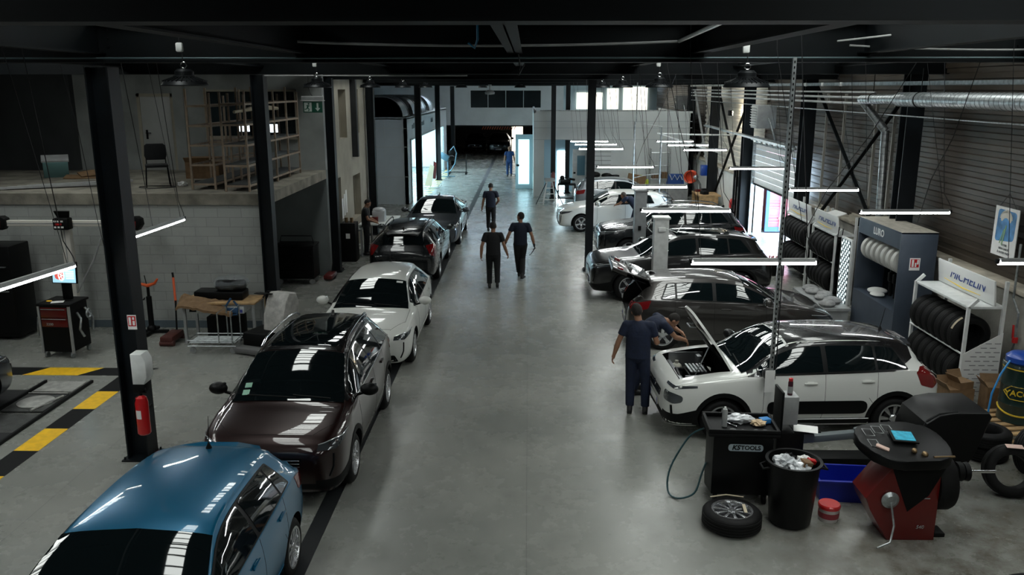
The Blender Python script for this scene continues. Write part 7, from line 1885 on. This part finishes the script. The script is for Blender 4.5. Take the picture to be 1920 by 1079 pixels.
b = B(); b.prism([(.15, .3), (.3, .3), (.35, 1.1), (.2, 1.2)], .04, (.02, .1, .2), (pi / 2, 0, 0)); b.out('red_panel', DKRED, t)
b = B(); b.tube([(-.3, 0, .05), (.5, 0, .05), (.6, 0, .25)], .02); b.tube([(.0, -.3, .05), (0, .3, .05), (.1, .1, .9)], .02); b.out('stand_frame', STEEL, t)
t = thing('barrel', 'small orange-brown barrel in the dark end bay', 'barrel', (-6.2, 60.5, 0))
b = B(); b.lathe([(0, 0), (.28, 0), (.28, 1.3), (0, 1.3)], n=24); b.out('barrel_body', mat('rust_orange', (.35, .1, .03), .6), t)
b = B(); b.lathe([(0, 1.3), (.1, 1.3), (.1, 1.6), (0, 1.6)], n=16); b.out('barrel_top', GREYP, t)
t = thing('panel_cart', 'small cart with cream and red boards pushed by the man in blue overalls', 'cart', (-.72, 49.6, 0))
b = B(); b.bx(-.2, .3, -.3, .3, .12, .16); b.tube([(-.2, -.3, .15), (-.35, -.45, .9)], .015); b.out('cart_deck', STEEL, t)
b = B(); b.box((.05, 0, .6), (.05, .5, .9), (0, .1, 0)); b.out('cream_board', mat('cream_paper', (.6, .52, .38), .7), t)
b = B(); b.box((.14, 0, .75), (.04, .4, .6), (0, .1, 0)); b.out('red_board', DKRED, t)
b = B(); b.cyl((0, -.3, .06), (0, -.26, .06), .06); b.cyl((0, .26, .06), (0, .3, .06), .06); b.out('castor', BLACK, t)
# in front of the white cabin
t = thing('trestle', 'pale folding trestle standing in front of the white cabin entrance', 'trestle', (.95, 37.4, 0))
b = B()
for y in (-.35, .35):
    b.bar((-.28, y, 0), (-.12, y, 1.05), .04, .04); b.bar((.28, y, 0), (.12, y, 1.05), .04, .04)
for z in (.25, .5, .75): b.bar((-.28 + z * .15, -.35, z), (.28 - z * .15, -.35, z), .03, .03)
b.out('trestle_frame', WHITEP, t)
b = B(); b.bx(-.22, .22, -.45, .45, 1.05, 1.12); b.out('trestle_top', GREYP, t)
b = B(); b.bar((-.6, -.1, 0), (-.15, 0, .95), .03, .03); b.bar((.6, -.1, 0), (.15, 0, .95), .03, .03); b.out('outrigger', BLACK, t)
t = thing('parts_trolley', 'small trolley piled with dark parts left of the silver hatchback', 'trolley', (1.75, 38.4, 0))
b = B(); b.bx(-.4, .4, -.3, .3, .75, .8); b.bx(-.4, .4, -.3, .3, .15, .2)
for x in (-.38, .38): b.bx(x - .02, x + .02, -.3, -.26, .1, .8); b.bx(x - .02, x + .02, .26, .3, .1, .8)
b.out('trolley_frame', BLACK, t)
b = B(); b.box((-.1, 0, .9), (.5, .4, .2), (0, 0, .2), .05); b.box((.2, -.1, 1.02), (.3, .25, .1), (0, .2, .4), .03); b.sph((-.2, .1, 1.05), .12); b.out('dark_parts', SATIN, t)
t = thing('parts_bench', 'bench with black engine parts in front of the white cabin wall', 'bench', (3.4, 38.9, 0))
b = B(); b.bx(-.8, .8, -.3, .3, .95, 1.0)
for x in (-.75, .75): b.bx(x - .03, x + .03, -.28, .28, 0, .95)
b.out('bench_frame', GREYP, t)
b = B(); b.sph((-.35, 0, 1.15), .2, (1.4, 1, .8)); b.sph((.2, 0, 1.12), .16, (1.6, 1, .8)); b.box((.6, 0, 1.08), (.3, .3, .15), (0, 0, .3), .03); b.out('engine_part', SATIN, t)
b = B(); b.sph((1.75, 0, 1.05), .12, (1.3, 1, .9)); b.bx(1.4, 2.1, -.2, .2, 0, .95); o = b.out('yellow_cover', mat('lime_yellow', (.5, .6, .03), .5), t)
t = thing('wall_chart', 'rows of small dark hooks and marks on the white cabin wall', 'tool board', (2.9, 40.17, 1.3))
b = B()
for i in range(5): b.bx(0, 1.0, -.01, 0, .2 * i, .2 * i + .015)
b.out('hook_rail', BLACK, t)
b = B(); b.tube([(.1 + .07 * cos(a), -.02, -.1 + .07 * sin(a)) for a in [2 * pi * i / 12 for i in range(12)]], .01, 5, True); b.out('hanging_ring', BLACK, t)
t = thing('wire_rack', 'grey wire rack standing against the right part of the cabin wall', 'rack', (5.7, 39.6, 0))
b = B()
for x in (0, .9):
    for y in (0, .4): b.tube([(x, y, 0), (x, y, 2.3)], .02, 6)
for z in (.3, .9, 1.5, 2.1):
    for y in (0, .13, .27, .4): b.tube([(0, y, z), (.9, y, z)], .01, 5)
for i in range(7): b.tube([(.13 * i, 0, .9), (.13 * i, 0, 2.1)], .006, 5)
b.out('rack_wire', STEEL, t)
b = B(); b.bx(.1, .5, .05, .35, .92, 1.1); b.bx(.55, .8, .05, .35, .92, 1.2); b.out('rack_carton', CARD, t)
t = thing('tool_bag', 'blue bag with white zigzag at the right end of the cabin wall', 'bag', (6.75, 38.9, 0.75))
b = B(); b.prism([(-.4, 0), (.4, 0), (.3, .45), (-.3, .45)], .3, (0, .15, 0), (pi / 2, 0, 0), bev=.03); b.out('bag_body', mat('bag_blue', (.01, .06, .25), .6), t)
b = B(); b.tube([(-.3, -.16, .45), (-.18, -.16, .2), (-.06, -.16, .42), (.06, -.16, .2), (.18, -.16, .42), (.3, -.16, .2)], .022); b.out('zigzag', PAPER, t)
b = B(); b.bx(6.3, 7.3, 38.6, 39.3, 0, .75); tag(b.out('supply_cabinet', GREYP), 'low grey cupboard carrying the blue zigzag bag', 'cupboard')
b = B(); b.box((4.9, 38.6, .75), (.9, .1, .9), (0, .2, .3), .02); tag(b.out('cardboard', CARD), 'large cardboard panel leaning right of the parts bench', 'cardboard')
t = thing('hose_reel', 'orange-red hose reel on the pale right wall past the roller door', 'hose reel', (7.1, 36.8, 1.3))
b = B(); b.lathe([(.26, 0), (.28, .03), (.22, .06), (.22, .26), (.28, .29), (.26, .32)], (0, 0, 0), (pi / 2, 0, -.5), n=32, closed=True); b.lathe([(0, .02), (.25, .02), (.25, .05), (0, .05)], (0, 0, 0), (pi / 2, 0, -.5), n=32); b.out('reel_drum', mat('reel_orange', (.6, .07, .02), .4), t)
b = B(); b.tube([(.1, -.3, 0), (.3, -.3, -.3), (.4, -.2, -.8)], .05); b.sph((.1, -.32, 0), .12); b.out('reel_arm', STEEL, t)
b = B(); b.bx(.35, .75, -.2, .1, .05, .5, bev=.02); b.out('blue_box', mat('reel_blue', (.01, .06, .35), .35), t)
t = thing('work_shelf', 'cluttered wooden shelf under the orange-red hose reel', 'shelf', (7.3, 35.4, 0))
b = B(); b.bx(-.3, .6, -.8, .8, .7, .75); 
for y in (-.75, .75): b.bx(-.28, .5, y - .03, y + .03, 0, .7)
b.out('shelf_board', WOOD, t)
b = B(); b.box((0, -.4, .82), (.25, .3, .14), (0, 0, .4), .02); b.box((.1, .1, .84), (.2, .25, .18), (0, 0, .1), .02); b.out('black_item', SATIN, t)
b = B(); b.box((-.1, .5, .8), (.2, .2, .1), (0, 0, .2), .01); b.out('red_item', DKRED, t)
t = thing('fire_extinguisher', 'red fire extinguisher standing by the far jamb of the roller door', 'fire extinguisher', (7.55, 31.3, .35))
b = B(); b.lathe([(0, 0), (.09, .01), (.09, .6), (.03, .7), (0, .7)], n=20); b.out('cylinder', REDP, t)
b = B(); b.tube([(0, 0, .7), (.08, -.04, .66), (.12, -.04, .3)], .014); b.out('hose', BLACK, t)
t = thing('fire_extinguisher', 'red fire extinguisher by the bright doorway inside the cabin entrance', 'fire extinguisher', (1.15, 39.15, .55))
b = B(); b.lathe([(0, 0), (.1, .01), (.1, .62), (.03, .72), (0, .72)], n=20); b.out('cylinder', DKRED, t)
b = B(); b.tube([(0, 0, .7), (-.1, -.04, .6), (-.12, -.04, .3)], .014); b.out('hose', BLACK, t)
for i in range(4):
    b = B(); b.bx(7.5 + i * .09, 7.56 + i * .09, 30.95 + i * .01, 31.05, 0, 2.3 - .02 * i); tag(b.out('dark_panel', SATIN), 'tall dark panel leaning beside the far jamb of the roller door', 'panel', 'dark panels leaning by the roller door')
t = thing('tool_box', 'black open tool box with coral handles on the floor by the far tyre rack', 'tool box', (6.75, 23.0, 0))
b = B(); b.bx(-.3, .3, -.22, .22, 0, .32, bev=.02); b.out('box_body', SATIN, t)
b = B(); r5 = random.Random(2)
for i in range(7): x = -.2 + i * .06; b.cyl((x, 0, .3), (x + r5.uniform(-.05, .05), r5.uniform(-.1, .1), .52), .015)
b.out('tool_handles', mat('coral_handles', (.6, .12, .08), .5), t)
t = thing('floor_clutter_bench', 'low grey bench heaped with pale cloths between the bronze hatchback and the racks', 'bench', (6.75, 18.9, 0))
b = B(); b.bx(-.35, .3, -1.0, 1.0, .3, .36)
for y in (-.9, .9): b.bx(-.32, .27, y - .04, y + .04, 0, .3)
b.out('bench_top', GREYP, t)
b = B(); rr_ = random.Random(14)
for i in range(6): b.sph((rr_.uniform(-.2, .2), -.8 + i * .3, .42), rr_.uniform(.1, .16), (1.3, 1.2, .6), sub=2)
b.out('cloth_heap', mat('grey_cloth', (.3, .3, .3), .8, nz=.3, ns=10), t)
vs = SC.view_settings
vs.view_transform = 'Standard'; vs.look = 'None'; vs.gamma = 1; vs.use_curve_mapping = False; vs.exposure = 1.2
SC.cycles.max_bounces = 6; SC.cycles.diffuse_bounces = 3; SC.cycles.glossy_bounces = 3; SC.cycles.caustics_reflective = False; SC.cycles.caustics_refractive = False
SC.cycles.sample_clamp_indirect = 6
